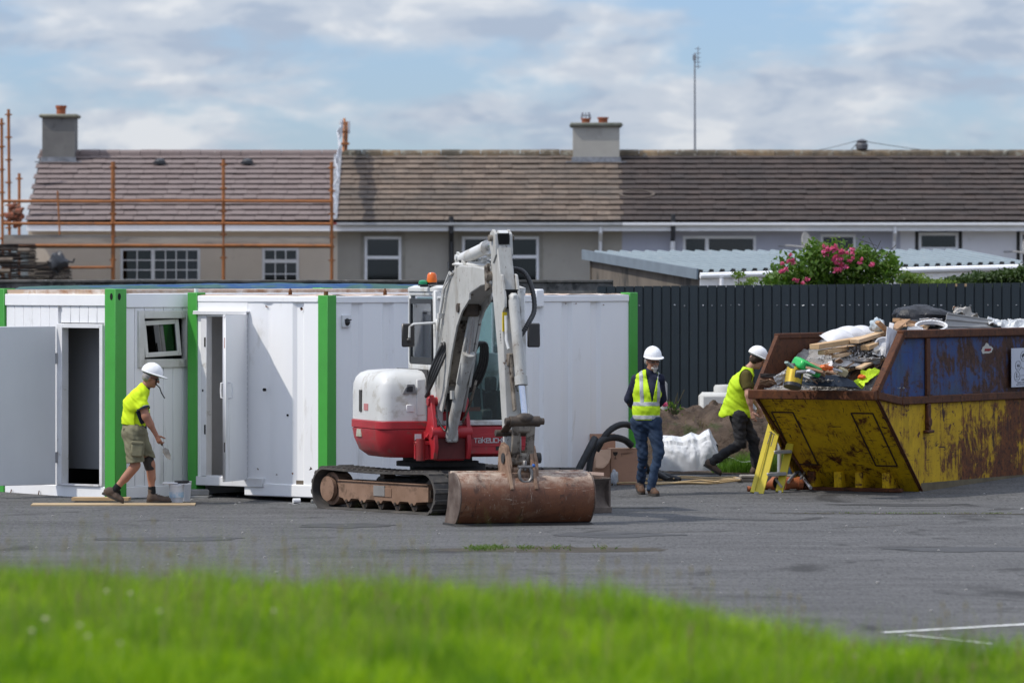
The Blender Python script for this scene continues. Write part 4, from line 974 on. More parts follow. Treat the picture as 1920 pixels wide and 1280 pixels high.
# wall vent with dark dome and small fittings on the long face
m_ = MB().box(.30-.075, .30+.075, -.012, .024, 2.20, 2.35, ch=.004); vn = m_.build('wall_fixture', whi_d, C2)
vn.location = (.05, 0, -.01)
MB().ball((.30, -.008, 2.265), (.045, .04, .05), 12).box(.255, .345, -.045, -.012, 2.285, 2.30).build('dome', M('smoked_dome', (.02, .02, .022), None, 3, .2), vn)
MB().cyl((-.0, 1.07, 1.40), (-.03, 1.07, 1.40), .02, n=10).build('pipe_stub', holem, C2); MB().cyl((.025, .70, 1.085), (.01, .70, 1.085), .014, n=8).build('pipe_stub', holem, C2)
# concrete blocks under the cabins
blk = M('grey_block', (.26, .26, .255), (.2, .2, .195), 5, .9, bump=.3)
def block(px, py, Y, w, h, d, label, rz=0, mat=blk, name='concrete_block', cat='concrete block', group=None):
    p = Vector((PX(px, Y), Y, gz(Y) if py is None else PZ(py, Y)))
    o = MB().box(-w/2, w/2, -d/2, d/2, 0, h, ch=.008).build(name, mat, None, p, (0, 0, rz)); return tag(o, label, cat, group)
block(373, 936, 69.75, .30, .055, .30, 'lower grey block under the green post left of the narrow door', R(-8))
block(371, 927.5, 69.8, .26, .07, .28, 'upper grey block under the green post left of the narrow door', R(10))
block(592, 942, 68.6, .12, .04, .12, 'small pale block under the near green corner post', 0)
block(520, 936, 70.4, .25, .10, .25, 'shaded grey block under the middle of the corrugated cabin', .3)
# third low cabin covered with blue-green tarpaulin
tp = thing('tarpaulin_roof', 'blue green tarpaulin draped over a low roof behind the white cabins', 'tarpaulin', (PX(20, 76.5), 76.5, 0))
TL = PX(786, 76.5)-PX(20, 76.5)
MB().box(.1, TL-.1, .05, 2.6, 0, 2.60).build('roof_base', M('dark_base', (.03, .035, .035)), tp)
tarp = Mat('blue_green_tarp'); ct = tarp.mix(tarp.ramp(tarp.noise(.9, 3, .5, 1, vec=tarp.map((1, .5, 1), loc=(1, 0, 0))), [(.47, 0.0), (.55, 1.0)]), (.045, .10, .09), (.025, .07, .18))
ct = tarp.mix(tarp.ramp(tarp.noise(5, 6, .6), [(.5, 0.0), (.62, .7)]), ct, (.08, .15, .14)); tarp.base(ct); tarp.set(.8, 0, .1)
def tf(u, v):
    x = TL*u; hgt = PZ(np.interp(u, [0, .1, .5, .8, 1], [541, 538, 533.5, 533, 536]), 77.5)
    return (x, 2.9*v-.02, (hgt-.06+.07*math.sin(min(v, .4)/.4*math.pi/2)+.018*fbm(x*1.3, v*3)-.03*(1 if v < .01 else 0)))
MB().grid(140, 14, tf, .006).build('tarpaulin', tarp.m, tp)
for k in range(3):
    MB().tube([(TL*t_, -.03, 2.60+.03*math.sin(t_*8+k*2)) for t_ in np.linspace(.02, .98, 30)], .012, 5).build('edge_rope', M('dark_blue_rope', (.02, .03, .08)), tp, (0, -.01*k, .01*k))
# ================================================================ excavator
EXC = thing('excavator', 'white and red tracked mini digger with its arm folded down onto a rusty wide bucket', 'excavator', (-.9, 66.4, 0))
UR, LR = R(17), R(-55); LOFF = (.12, .28, 0)
xw = M('digger_white', (.60, .60, .585), (.54, .54, .52), 2, .42, bump=.06, dirt=(.40, .375, .33), dscale=4.0, dth=.53)
armw_ = Mat('scuffed_arm_white')
ac = armw_.mix(armw_.ramp(armw_.noise(2.5, 7, .6), [(.35, 0.0), (.65, 1.0)]), (.45, .445, .42), (.36, .355, .33))
ac = armw_.mix(armw_.ramp(armw_.noise(2.0, 9, .7, .3, vec=armw_.map((3, 3, .7))), [(.52, 0.0), (.66, .7)]), ac, (.24, .215, .18))
ac = armw_.mix(armw_.ramp(armw_.noise(7, 9, .75, .4), [(.615, 0.0), (.64, 1.0)]), ac, (.09, .05, .03))
ac = armw_.mix(armw_.ramp(armw_.noise(1, 7, .65, .8, vec=armw_.map((30, 30, 3), (.2, .1, 0))), [(.64, 0.0), (.66, 1.0)]), ac, (.07, .045, .035))
armw_.base(ac); armw_.set(.5); armw_.bump(armw_.noise(30, 5, .6), .2, .004); armw = armw_.m
armd = M('grimy_arm', (.25, .22, .18), (.14, .115, .09), 5, .7, bump=.3, dirt=(.04, .028, .02), dscale=8, dth=.50)
xred = M('digger_red', (.40, .018, .026), (.31, .015, .020), 2, .42, bump=.05, dirt=(.20, .055, .045), dscale=5, dth=.56)
xredd = M('dirty_red', (.24, .022, .024), (.16, .022, .02), 3, .6, dirt=(.05, .03, .025), dscale=4, dth=.52)
blk_r = M('rubber_black', (.022, .022, .023), (.035, .034, .034), 4, .7, bump=.3)
hose = M('hydraulic_hose', (.016, .016, .017), (.03, .03, .03), 30, .45, bump=.5, bscale=90)
trk = M('dusty_rubber_track', (.045, .042, .040), (.085, .078, .07), 3, .9, bump=.5, bscale=30, dirt=(.13, .11, .09), dscale=6, dth=.57)
mudm = M('dried_mud_steel', (.26, .165, .115), (.19, .115, .075), 2.5, .85, bump=.4, bscale=30, dirt=(.12, .075, .05), dscale=4, dth=.52)
darks = M('dark_frame_steel', (.028, .027, .027), (.05, .047, .045), 3, .7, bump=.3)
chrome = M('chrome_rod', (.62, .64, .68), None, 3, .12, 1)
greasy = M('greasy_steel', (.028, .021, .016), (.075, .052, .034), 9, .6, .1, bump=.6, bscale=40, dirt=(.15, .11, .07), dscale=12, dth=.6)
brownr = M('brown_coupler', (.28, .19, .13), (.17, .10, .065), 5, .75, bump=.5, bscale=30, dirt=(.09, .05, .035), dscale=7, dth=.52)
bucketm = Mat('bucket_rust')
cb = bucketm.mix(bucketm.ramp(bucketm.noise(1.6, 8, .65, .4), [(.35, 0.0), (.65, 1.0)]), (.190, .072, .032), (.095, .038, .020))
cb = bucketm.mix(bucketm.ramp(bucketm.noise(2.2, 10, .72, .5, vec=bucketm.map((1, 1, .6), loc=(4, 1, 2))), [(.53, 0.0), (.66, .8)]), cb, (.25, .15, .09))
cb = bucketm.mix(bucketm.ramp(bucketm.noise(30, 6, .75, .3), [(.6, 0.0), (.7, .8)]), cb, (.04, .02, .014))
cb = bucketm.mix(bucketm.ramp(bucketm.noise(1, 6, .7, 1, vec=bucketm.map((26, 6, 5))), [(.62, 0.0), (.66, .8)]), cb, (.30, .235, .18))
cb = bucketm.mix(bucketm.ramp(bucketm.noise(1, 7, .7, 1.2, vec=bucketm.map((9, 3, 3), loc=(5, 2, 2))), [(.56, 0.0), (.62, .8)]), cb, (.055, .026, .016))
cb = bucketm.mix(bucketm.ramp(bucketm.noise(1, 7, .7, 1.2, vec=bucketm.map((3, 20, 20), loc=(1, 7, 2))), [(.62, 0.0), (.65, .7)]), cb, (.36, .27, .20))
sepz = bucketm.n.new('ShaderNodeSeparateXYZ'); bucketm.l.new(bucketm.vec, sepz.inputs[0])
dust = bucketm.math('MULTIPLY', bucketm.ramp(sepz.outputs[2], [(.42, 0.0), (.58, 1.0)]), bucketm.ramp(bucketm.noise(9, 9, .75), [(.38, 0.0), (.58, 1.0)]))
cb = bucketm.mix(dust, cb, (.40, .32, .25))
bucketm.base(cb); bucketm.set(.62, 0, .4); bucketm.bump(bucketm.noise(40, 6, .7), .5, .006)
def U(mb, name, mat, bevel=0, parent=EXC, **k): 
    return mb.build(name, mat, parent, rot=(0, 0, UR) if parent is EXC else (0, 0, 0), bevel=bevel, **k)
def Lw(mb, name, mat, bevel=0, parent=EXC, **k): return mb.build(name, mat, parent, loc=LOFF if parent is EXC else (0, 0, 0), rot=(0, 0, LR) if parent is EXC else (0, 0, 0), bevel=bevel, **k)
# ---- tracks: x along travel, half length 1.24
def track(yc):
    T_ = []; Rr, Hf = .235, .245; xf, xr = 1.08, -1.08
    def at(s):
        Ls = xf-xr; per = [Ls, math.pi*Rr, Ls, math.pi*Rr]
        s = s % sum(per)
        if s < Ls: 
            t = s/Ls; return (xr+s, Hf+Rr+.012*math.sin(math.pi*t)*-1.6+0, 0.0)
        s -= Ls
        if s < per[1]: a = s/Rr; return (xf+Rr*math.sin(a), Hf+Rr*math.cos(a), a)
        s -= per[1]
        if s < Ls: return (xf-s, Hf-Rr, math.pi)
        s -= Ls; a = s/Rr+math.pi; return (xr+Rr*math.sin(a), Hf+Rr*math.cos(a), a)
    tot = 2*(xf-xr)+2*math.pi*Rr; N = 104; m = MB(); vs = []
    for i in range(N):
        x, z, a = at(tot*i/N); nx, nz = math.sin(a), math.cos(a)
        for (d, y) in ((0, yc-.225), (.028, yc-.225), (.028, yc+.225), (0, yc+.225), (-.012, yc+.12), (-.012, yc-.12)): vs.append((x+nx*d, y, z+nz*d))
    fs = []
    for i in range(N):
        j = (i+1) % N
        for k in range(6): k2 = (k+1) % 6; fs.append((i*6+k, i*6+k2, j*6+k2, j*6+k))
    m.add(vs, [tuple(reversed(f)) for f in fs]); tr = Lw(m, 'track', trk)
    lb = MB().prism([(-.03, .0), (-.022, .017), (.022, .017), (.03, 0)], 'y', -.225, -.01).prism([(.012, .0), (.02, .017), (.06, .017), (.07, 0)], 'y', .01, .225)
    lm = lb.mesh('track_pad', trk); NL = 50
    for i in range(NL):
        x, z, a = at(tot*(i+.5)/NL); link('track_pad', lm, tr, (x+math.sin(a)*.026, yc, z+math.cos(a)*.026-.03*0), (0, a, 0))
    s = -1 if yc < 0 else 1; yo = yc+s*.205; yi = yc-s*.1
    # side frame with scalloped lower edge
    pl = [(-.88, .35), (1.06, .35), (1.06, .15)]
    x = .80
    for c in (.72, .36, 0.0, -.36, -.70):
        pl += [(c+.09, .135), (c+.05, .10), (c-.05, .10), (c-.09, .135)]
    pl += [(-.88, .15)]
    m = MB().prism([(a, b) for a, b in pl], 'y', yc-.13, yc+.13); m.box(-.88, 1.06, yc-.15, yc+.15, .345, .36)
    m.box(.1, .28, yc-.138, yc-.129, .18, .29)
    f_ = Lw(m, 'track_frame', mudm, .006)
    q = MB().box(-.10, .14, min(yc+s*.134, yc+s*.142), max(yc+s*.134, yc+s*.142), .19, .315); q.build('cover_plate', M('grey_plate', (.24, .23, .22)), f_)
    MB().box(.15, .24, min(yc+s*.132, yc+s*.137), max(yc+s*.132, yc+s*.137), .235, .275).build('sticker', M('yellow_sticker', (.6, .42, .03)), f_)
    for c in (.72, .36, 0.0, -.36, -.70): MB().cyl((c, yc-.1, .085), (c, yc+.1, .085), .062, n=14).cyl((c, yc+s*.10-.0, .105), (c, yc+s*.145, .105), .022, n=8).build('roller', greasy, f_)
    MB().cyl((0, yc-.08, .44), (0, yc+.08, .44), .05, n=12).build('roller', greasy, f_)
    MB().cyl((-1.08, yc-.12, .245), (-1.08, yc+.17*s if s > 0 else yc-.17, .245), .15, n=24).cyl((-1.08, yc-.10, .245), (-1.08, yc+.1, .245), .20, n=24).build('drive_motor', mudm, f_)
    MB().cyl((1.08, yc-.06, .245), (1.08, yc+.06, .245), .20, n=24).box(.8, 1.08, yc-.11, yc+.11, .2, .29).build('idler', greasy, f_)
    return tr
track(-.875); track(.875)
m = MB().box(-.62, .62, -.66, .66, .28, .40, ch=.04).box(-.3, .3, -.74, .74, .30, .42, ch=.03).cyl((0, 0, .38), (0, 0, .56), .46, n=28); Lw(m, 'car_body', darks, .01)
U(MB().cyl((0, 0, .545), (0, 0, .60), .50, n=32).cyl((0, 0, .57), (0, 0, .66), .42, n=24), 'slew_ring', darks)
# dozer blade
m = MB()
pr = [(1.50+.10*math.sin(t*math.pi), .05+.36*t) for t in [k/8 for k in range(9)]]; pr = [(x, z) for x, z in pr]
poly = [(x-.0, z) for x, z in pr]+[(x-.045, z) for x, z in reversed(pr)]
poly = [(1.79-(p_[0]-1.5), p_[1]) for p_ in poly]
m.prism(poly, 'y', -1.12, 1.12); m.box(1.77, 1.85, -1.12, 1.12, .0, .07); m.box(1.66, 1.82, -1.125, -1.095, .03, .42).box(1.66, 1.82, 1.095, 1.125, .03, .42)
m.beam((.5, -.33, .24), (1.70, -.33, .22), .09, .12).beam((.5, .33, .24), (1.70, .33, .22), .09, .12)
Lw(m, 'dozer_blade', M('dull_brown_steel', (.085, .065, .055), (.14, .11, .09), 5, .8, bump=.3), .006)
# ---- upper body (x: viewer right, y: away)
def rr(x0, x1, y0, y1, r, seg=6, which=(1, 1, 1, 1)):
    pts = []
    for k_, (sx_s, sy_s, a0, w) in enumerate(((1, 1, 0, which[0]), (0, 1, 90, which[1]), (0, 0, 180, which[2]), (1, 0, 270, which[3]))):
        rr_ = r*(w if w else 1); cx = x1-rr_ if sx_s else x0+rr_; cy = y1-rr_ if sy_s else y0+rr_
        if not w:
            ccx = x1 if a0 in (0, 270) else x0; ccy = y1 if a0 in (0, 90) else y0; pts.append((ccx, ccy)); continue
        for k in range(seg+1): a = R(a0+90*k/seg); pts.append((cx+rr_*math.cos(a), cy+rr_*math.sin(a)))
    return pts
def loft(m, sections):
    n = len(sections[0][0]); vs = []
    for poly, z in sections: vs += [(p_[0], p_[1], z) for p_ in poly]
    fs = [tuple(range(n-1, -1, -1)), tuple((len(sections)-1)*n+k for k in range(n))]
    for i in range(len(sections)-1):
        for k in range(n): k2 = (k+1) % n; fs.append((i*n+k, i*n+k2, (i+1)*n+k2, (i+1)*n+k))
    return m.add(vs, fs)
def sh_(x0, x1, y0, y1, r, which=(1, 1, 1, 1), seg=7): return rr(x0, x1, y0, y1, r, seg, which)
# lower red shell (counterweight + side), rounded rear
m = MB(); loft(m, [(sh_(-.78, .70, -.62, .66, .40, (1, 1, .5, 0)), .665), (sh_(-.87, .78, -.69, .76, .42, (1, 1, .5, 0)), .74), (sh_(-.92, .83, -.74, .84, .44, (1, 1, .5, 0)), .88), (sh_(-.935, .845, -.745, .87, .44, (1, 1, .5, 0)), 1.0)])
U(m, 'lower_shell', xred, .004, angle=50)
m = MB(); loft(m, [(sh_(-.935, .30, -.745, .87, .40, (0, 1, .42, 0)), 1.008), (sh_(-.935, .30, -.745, .87, .40, (0, 1, .42, 0)), 1.095), (sh_(-.925, .30, -.735, .865, .40, (0, 1, .42, 0)), 1.10)]); U(m, 'red_band', xred, .003, angle=50)
m = MB(); loft(m, [(sh_(-.90, .28, -.72, .84, .38, (0, 1, .42, 0)), 1.0), (sh_(-.90, .28, -.72, .84, .38, (0, 1, .42, 0)), 1.008)]); U(m, 'shell_gap', darks)
# white hood
m = MB()
S = [(-.915, -.725, .85, 1.101), (-.912, -.72, .85, 1.42), (-.905, -.705, .84, 1.53), (-.88, -.675, .81, 1.61), (-.835, -.61, .76, 1.665), (-.76, -.50, .68, 1.695), (-.6, -.3, .5, 1.71)]
loft(m, [(sh_(x0, -.33, y0, y1, .36-.01*k, (0, 1, .42, 0)), z) for k, (x0, y0, y1, z) in enumerate(S)])
hood = U(m, 'hood', xw, .004, angle=60)
fy = -.727
MB().box(-.47, -.365, fy-.004, fy+.02, 1.17, 1.60, ch=.006).build('hood_panel', xw, hood); MB().box(-.345, -.325, -.735, .6, 1.10, 1.715).build('hood_seam', darks, hood)
MB().prism([(-.645, 1.43), (-.475, 1.43), (-.50, 1.54), (-.585, 1.54)], 'y', fy-.008, fy+.05).build('lamp_recess', M('grey_plastic', (.22, .22, .22)), hood)
MB().box(-.60, -.52, fy-.015, fy, 1.45, 1.52, ch=.008).build('work_lamp', M('dark_lamp', (.03, .03, .035), None, 3, .2), hood)
MB().box(-.60, -.50, fy-.006, fy+.01, 1.21, 1.30, ch=.01).build('hood_recess', whi_d, hood)
MB().box(-.925, -.905, .12, .22, 1.20, 1.46).build('side_grille', darks, hood)
MB().box(-.92, -.905, -.16, .02, 1.22, 1.30).build('faded_decal', M('faded_red', (.5, .2, .2)), hood)
MB().prism([(.08, .90), (.30, .90), (.26, .99), (.10, .99)], 'x', -.94, -.925).build('white_decal', M('worn_white_decal', (.5, .49, .42), (.3, .3, .2), 8, .5), EXC, rot=(0, 0, UR))
MB().box(-.925, -.92, -.0, .3, 1.02, 1.08).build('side_slot', darks, EXC, rot=(0, 0, UR))
MB().box(-.50, -.42, -.752, -.744, .88, .95).build('label', whi_d, EXC, rot=(0, 0, UR)); MB().box(-.50, -.46, -.76, -.745, .76, .85).build('vent', darks, EXC, rot=(0, 0, UR))
MB().ball((-.30, -.74, .78), (.12, .06, .10), 14).cyl((-.20, -.82, .78), (-.05, -.86, .78), .04, n=12).build('swing_cylinder', xredd, EXC, rot=(0, 0, UR))
# front floor / red front panel under the cab
FYc = -.98
m = MB().box(.02, .86, FYc, .2, .70, 1.045, ch=.015); fp = U(m, 'front_panel', xred, .006)
MB().box(.09, .83, FYc-.007, FYc+.01, .90, .955, ch=.004).box(.09, .84, FYc-.006, FYc+.01, .80, .815, ch=.004).build('panel_rib', xred, fp)
MB().box(.44, .60, FYc-.006, FYc+.005, .755, .80).build('vent', darks, fp); MB().box(.0, .06, FYc-.005, FYc+.005, .72, .76).build('label', whi_d, fp)
decal = M('white_decal', (.6, .6, .6), (.5, .5, .5), 9, .5)
LT = Matrix.Translation((.17, FYc-.010, .848)) @ Matrix.Rotation(R(90), 4, 'X')
# stylised wide lettering built from strokes
def lettering(parent, mtx, word, h, w, gap, t, mat, name='lettering'):
    G_ = {'T': [[(-.1, 1), (1, 1)], [(.45, 1), (.45, 0)]], 'A': [[(0, 1), (.8, 1), (1, .8), (1, 0)], [(1, 0), (0, 0), (0, .5), (1, .5)]], 'K': [[(0, 1.25), (0, 0)], [(0, .5), (.4, .5), (1, 1)], [(.4, .5), (1, 0)]],
          'E': [[(1, 0), (0, 0), (0, 1), (1, 1), (1, .5), (0, .5)]], 'U': [[(0, 1), (0, .0), (1, 0), (1, 1)]], 'C': [[(1, 1), (0, 1), (0, 0), (1, 0)]], 'H': [[(0, 1), (0, 0)], [(1, 1), (1, 0)], [(0, .5), (1, .5)]], 'I': [[(.1, 1), (.1, 0)]]}
    x = 0; m = MB()
    for ch_ in word:
        for st in G_[ch_]:
            for a, b in zip(st[:-1], st[1:]): m.beam(mtx @ Vector((x+a[0]*w, a[1]*h, 0)), mtx @ Vector((x+b[0]*w, b[1]*h, 0)), t, .004, up=(0, -1, 0), ext=t*.35)
        x += (w if ch_ != 'I' else w*.2)+gap
    m.build(name, mat, parent)
lettering(fp, LT, 'TAKEUCHI', .050, .037, .0125, .0085, decal)
# ---- cab
cx0, cx1, cy0, cy1, cz0, cz1 = -.30, .84, -.96, .22, 1.05, 2.66
m = MB()
pw = .075
def pil(x, y, x2=None, y2=None, w=pw, z0=cz0, z1=cz1): m.beam((x, y, z0), (x2 if x2 is not None else x, y2 if y2 is not None else y, z1), w, w, up=(0, 1, 0), ch=.012)
pil(cx0+.04, cy0+.0, cx0+.04, cy0+.10, .09); pil(cx1-.04, cy0+.0, cx1-.04, cy0+.10, .07); pil(cx0+.04, cy1); pil(cx1-.04, cy1); 
m.box(cx0, cx1, cy0+.06, cy0+.14, cz1-.07, cz1, ch=.015).box(cx0, cx0+.08, cy0+.14, cy1, cz1-.07, cz1-.002, ch=.015).box(cx1-.08, cx1, cy0+.14, cy1, cz1-.07, cz1-.002, ch=.015)
m.box(cx0, cx1, cy0-.03, cy0+.04, cz0-.0, cz0+.065, ch=.01).box(cx0, cx0+.06, cy0, cy1, 1.05, 1.78, ch=.01).box(cx1-.06, cx1, cy0, cy1, 1.05, 1.35, ch=.01).box(cx0, cx1, cy1-.05, cy1, 1.05, 1.9, ch=.01)
cab = U(m, 'cab', xw, .006)
m = MB(); loft(m, [(sh_(cx0-.02, cx1+.02, cy0+.05, cy1+.05, .10), cz1-.01), (sh_(cx0-.02, cx1+.02, cy0+.05, cy1+.05, .10), cz1+.03), (sh_(cx0+.05, cx1-.05, cy0+.12, cy1, .10), cz1+.06)]); m.build('cab_roof', xw, cab)
cabg = glass('cab_glass', (.78, .89, .87), .06); black = M('black_seal', (.015, .015, .017), None, 4, .5)
m = MB().box(cx0+.085, cx0+.12, cy0+.02, cy0+.05, 1.12, 2.58).box(cx1-.12, cx1-.085, cy0+.02, cy0+.05, 1.12, 2.58).box(cx0+.12, cx1-.12, cy0+.021, cy0+.049, 2.52, 2.58)
m.box(cx0-.004, cx0+.03, cy0+.17, cy0+.21, 1.78, 2.56).box(cx0-.004, cx0+.03, cy1-.10, cy1-.04, 1.80, 2.56).box(cx0-.004, cx0+.03, cy0+.21, cy1-.1, 2.50, 2.56).box(cx0-.004, cx0+.03, cy0+.2, cy1-.05, 1.78, 1.86); m.build('window_seal', black, cab)
for (a, b, c, d, e, f) in ((cx0+.12, cx1-.12, cy0+.03, cy0+.036, 1.115, 2.52), (cx0+.10, cx1-.1, cy1-.03, cy1-.024, 1.9, 2.58)): MB().box(a, b, c, d, e, f).build('pane', cabg, cab)
for (a, b, c, d, e, f) in ((cx0+.01, cx0+.016, cy0+.21, cy1-.1, 1.86, 2.50), (cx1-.02, cx1-.014, cy0+.1, cy1-.1, 1.35, 2.58)): MB().box(a, b, c, d, e, f).build('pane', cabg, cab)
# interior
m = MB(); m.box(.02, .52, -.35, .1, 1.15, 1.48, ch=.05); m.prism([(.03, 1.45), (.51, 1.45), (.49, 2.0), (.40, 2.20), (.14, 2.20), (.05, 2.0)], 'y', -.0, .10); m.box(.18, .36, -.01, .06, 2.22, 2.38, ch=.04)
m.build('seat', M('seat_black', (.012, .012, .014), None, 5, .8), cab, bevel=.01)
q = MB()
for x in (.22, .34): q.tube([(x, -.78, 1.1), (x, -.70, 1.45), (x, -.66, 1.72)], .013, 8).box(x-.03, x+.03, -.69, -.63, 1.70, 1.76, ch=.01)
q.tube([(-.08, -.45, 1.4), (-.1, -.55, 1.72)], .014, 8).tube([(.62, -.45, 1.4), (.64, -.55, 1.72)], .014, 8); q.ball((-.1, -.55, 1.75), .035, 8).ball((.64, -.55, 1.75), .035, 8)
q.build('control_lever', M('lever_grey', (.18, .22, .22)), cab)
MB().box(-.2, .0, -.6, .1, 1.1, 1.45, ch=.03).box(.56, .76, -.6, .1, 1.1, 1.45, ch=.03).box(-.2, .76, -.9, -.1, 1.05, 1.10).box(.08, .24, -.86, -.72, 1.12, 1.24, ch=.02).box(.30, .44, -.86, -.72, 1.12, 1.24, ch=.02).box(.5, .6, -.5, -.3, 1.45, 1.62, ch=.02).build('console', M('console_grey', (.035, .04, .042), (.06, .065, .065), 4, .7), cab)
MB().box(.02, .28, -.87, -.865, 1.22, 1.27).build('warning_label', M('red_label', (.45, .08, .04)), cab)
MB().box(-.02, .30, -.875, -.867, 1.12, 1.22).build('label', M('pale_label', (.2, .24, .23)), cab)
MB().box(.7, .78, -.3, .0, 1.9, 2.0, ch=.02).build('speaker', black, cab)
# beacon, work lamps, mirrors
q = MB().lathe([(.06, 0), (.065, .03), (.062, .03)], 14, (-.28, -.72, cz1+.065)); bc = q.build('beacon_base', black, cab)
MB().lathe([(.060, 0), (.062, .04), (.056, .09), (.04, .115), (.01, .122)], 16, (-.28, -.72, cz1+.095)).build('beacon', M('orange_lens', (.75, .16, .01), (.6, .11, .01), 4, .25), cab)
MB().lathe([(.055, 0), (.055, .03), (.04, .045), (.01, .05)], 14, (-.39, -.72, cz1+.075)).build('green_beacon', M('green_lens', (.01, .25, .10), None, 4, .25), cab); MB().lathe([(.06, 0), (.06, .02)], 14, (-.39, -.72, cz1+.055)).box(-.42, -.2, -.75, -.69, cz1+.04, cz1+.06).build('beacon_bracket', black, cab)
for lx in (.12-.10,): MB().box(lx-.07, lx+.07, -.93, -.86, cz1+.02, cz1+.13, ch=.015).build('work_lamp', M('dark_lamp', (.03, .03, .035), None, 3, .2), cab)
MB().tube([(cx0+.03, -.92, cz1-.09), (.7, -.92, cz1-.06)], .018, 8).build('grab_rail', xw, cab)
MB().tube([(cx0+.05, -.93, 2.28), (-.58, -.96, 2.26), (-.625, -.96, 2.23), (-.63, -.96, 2.10)], .015, 8).box(cx0-.0, cx0+.06, -.97, -.90, 2.10, 2.32, ch=.01).build('mirror_arm', xw, cab)
mir = M('mirror_black', (.035, .032, .03), (.05, .046, .042), 3, .35)
MB().box(-.72, -.56, -.96, -.93, 1.99, 2.27, ch=.02).ball((-.635, -.96, 2.07), .03).build('mirror', mir, cab, bevel=.01)
MB().tube([(cx1-.03, -.9, 2.2), (.90, -.93, 2.22), (.92, -.93, 2.15)], .014, 8).build('mirror_arm', xw, cab); MB().box(.84, 1.0, -.97, -.94, 1.98, 2.27, ch=.02).build('mirror', mir, cab, bevel=.01)
# ---- swing bracket (red)
BX = -.16      # boom plane
m = MB()
side = [(-.72, .64), (-1.16, .66), (-1.22, .80), (-1.15, 1.12), (-1.02, 1.42), (-.92, 1.42), (-.90, 1.10), (-.80, .98), (-.72, .98)]
m.prism(side, 'x', BX-.23, BX-.18).prism([(a, b-.04 if b > 1.3 else b) for a, b in side], 'x', BX+.18, BX+.23)
m.box(BX-.18, BX+.18, -1.12, -.75, .64, .98, ch=.02).box(BX-.18, BX+.18, -.98, -.92, .98, 1.22, ch=.01).cyl((BX-.25, -1.12, .98), (BX+.25, -1.12, .98), .075, n=16).cyl((BX-.25, -.97, 1.34), (BX+.25, -.97, 1.34), .055, n=16)
br = U(m, 'swing_bracket', xred, .01)
MB().prism([(-.56, .66), (BX-.22, .66), (BX-.22, .98), (-.30-.12, .92), (-.36, .84), (-.56, .86)], 'y', -.98, -.92).box(-.56, BX-.2, -1.0, -.9, .82, .87, ch=.01).build('swing_lug', xred, br)
MB().box(-.36, -.25, -1.003, -.985, .69, .79, ch=.01).build('lug_hole', xredd, br); MB().cyl((-.50, -1.0, .64), (-.50, -1.0, .90), .055, n=14).build('swing_pin', xredd, br)
MB().box(BX-.17, BX+.17, -1.135, -1.12, .66, .90).build('greasy_patch', M('dark_red_grease', (.07, .015, .014), (.11, .02, .018), 5, .6), br)
# ---- boom: side outline (y,z), lower front edge + back edge
def yz(r, z): return (-1.0-r, z)
outer = [yz(-.06, 1.30), yz(-.02, 1.78), yz(.12, 2.32), yz(.40, 2.76), yz(.62, 2.90), yz(.90, 2.955), yz(1.5, 2.95), yz(2.10, 2.91)]
inner = [yz(2.14, 2.74), yz(1.80, 2.72), yz(1.40, 2.64), yz(1.0, 2.50), yz(.74, 2.30), yz(.52, 1.98), yz(.32, 1.55), yz(.12, 1.25)]
bw = .132
m = MB().prism(outer+inner, 'x', BX-bw, BX+bw)
boom = U(m, 'boom', armw, .012)
m = MB()   # flanges: raised side plates along the inner (front) edge forming a channel
chan = [yz(1.35, 2.64), yz(1.0, 2.51), yz(.74, 2.31), yz(.52, 1.98), yz(.32, 1.55), yz(.12, 1.25), yz(.22, 1.22), yz(.42, 1.52), yz(.63, 1.93), yz(.84, 2.24), yz(1.06, 2.42), yz(1.36, 2.56)]
m.prism(chan, 'x', BX-bw-.012, BX-bw+.012).prism(chan, 'x', BX+bw-.012, BX+bw+.012)
m.prism([yz(.56, 2.84), yz(.60, 3.06), yz(.66, 3.12), yz(.74, 3.10), yz(1.05, 2.94)], 'x', BX-.09, BX-.06).prism([yz(.56, 2.84), yz(.60, 3.06), yz(.66, 3.12), yz(.74, 3.10), yz(1.05, 2.94)], 'x', BX+.06, BX+.09)
m.build('boom_plate', armw, boom, bevel=.004)
MB().prism([yz(.32, 1.57), yz(.52, 2.0), yz(.74, 2.32), yz(.80, 2.27), yz(.58, 1.93), yz(.38, 1.53)], 'x', BX-bw+.014, BX+bw-.014).build('boom_channel', armd, boom)
# steel pipes on the boom's left side and across the top
m = MB()
for k, dx in enumerate((0, .045)):
    m.tube([(BX-bw-.03-dx*.3, -1.02-dx, 1.55), (BX-bw-.035-dx*.3, -1.10-dx, 2.15), (BX-bw-.04, -1.38-dx, 2.68), (BX-bw-.03+dx, -1.62-dx, 2.88+.02*k)], .014, 6)
m.tube([(BX-bw-.03, -1.66, 2.96), (BX+.02, -2.0, 3.03), (BX+.16, -2.2, 3.02), (BX+.18, -2.3, 2.97)], .016, 8).tube([(BX-bw-.02, -1.62, 2.85), (BX-bw+.1, -2.0, 2.99), (BX+.12, -2.35, 2.98), (BX+.14, -2.4, 2.955)], .018, 8)
m.tube([(BX-bw-.0, -1.75, 2.97), (BX+.1, -2.4, 2.955)], .02, 8)
for z_, y_ in ((2.36, -1.22), (1.95, -1.08)): m.box(BX-bw-.065, BX-bw+.0, y_-.06, y_+.02, z_-.03, z_+.03)
m.build('steel_pipe', xw, boom)
MB().box(BX-bw-.06, BX-bw-.0, -1.70, -1.63, 2.92, 3.0).box(BX-.10, BX-.04, -1.85, -1.78, 2.94, 3.02).build('pipe_clamp', black, boom)
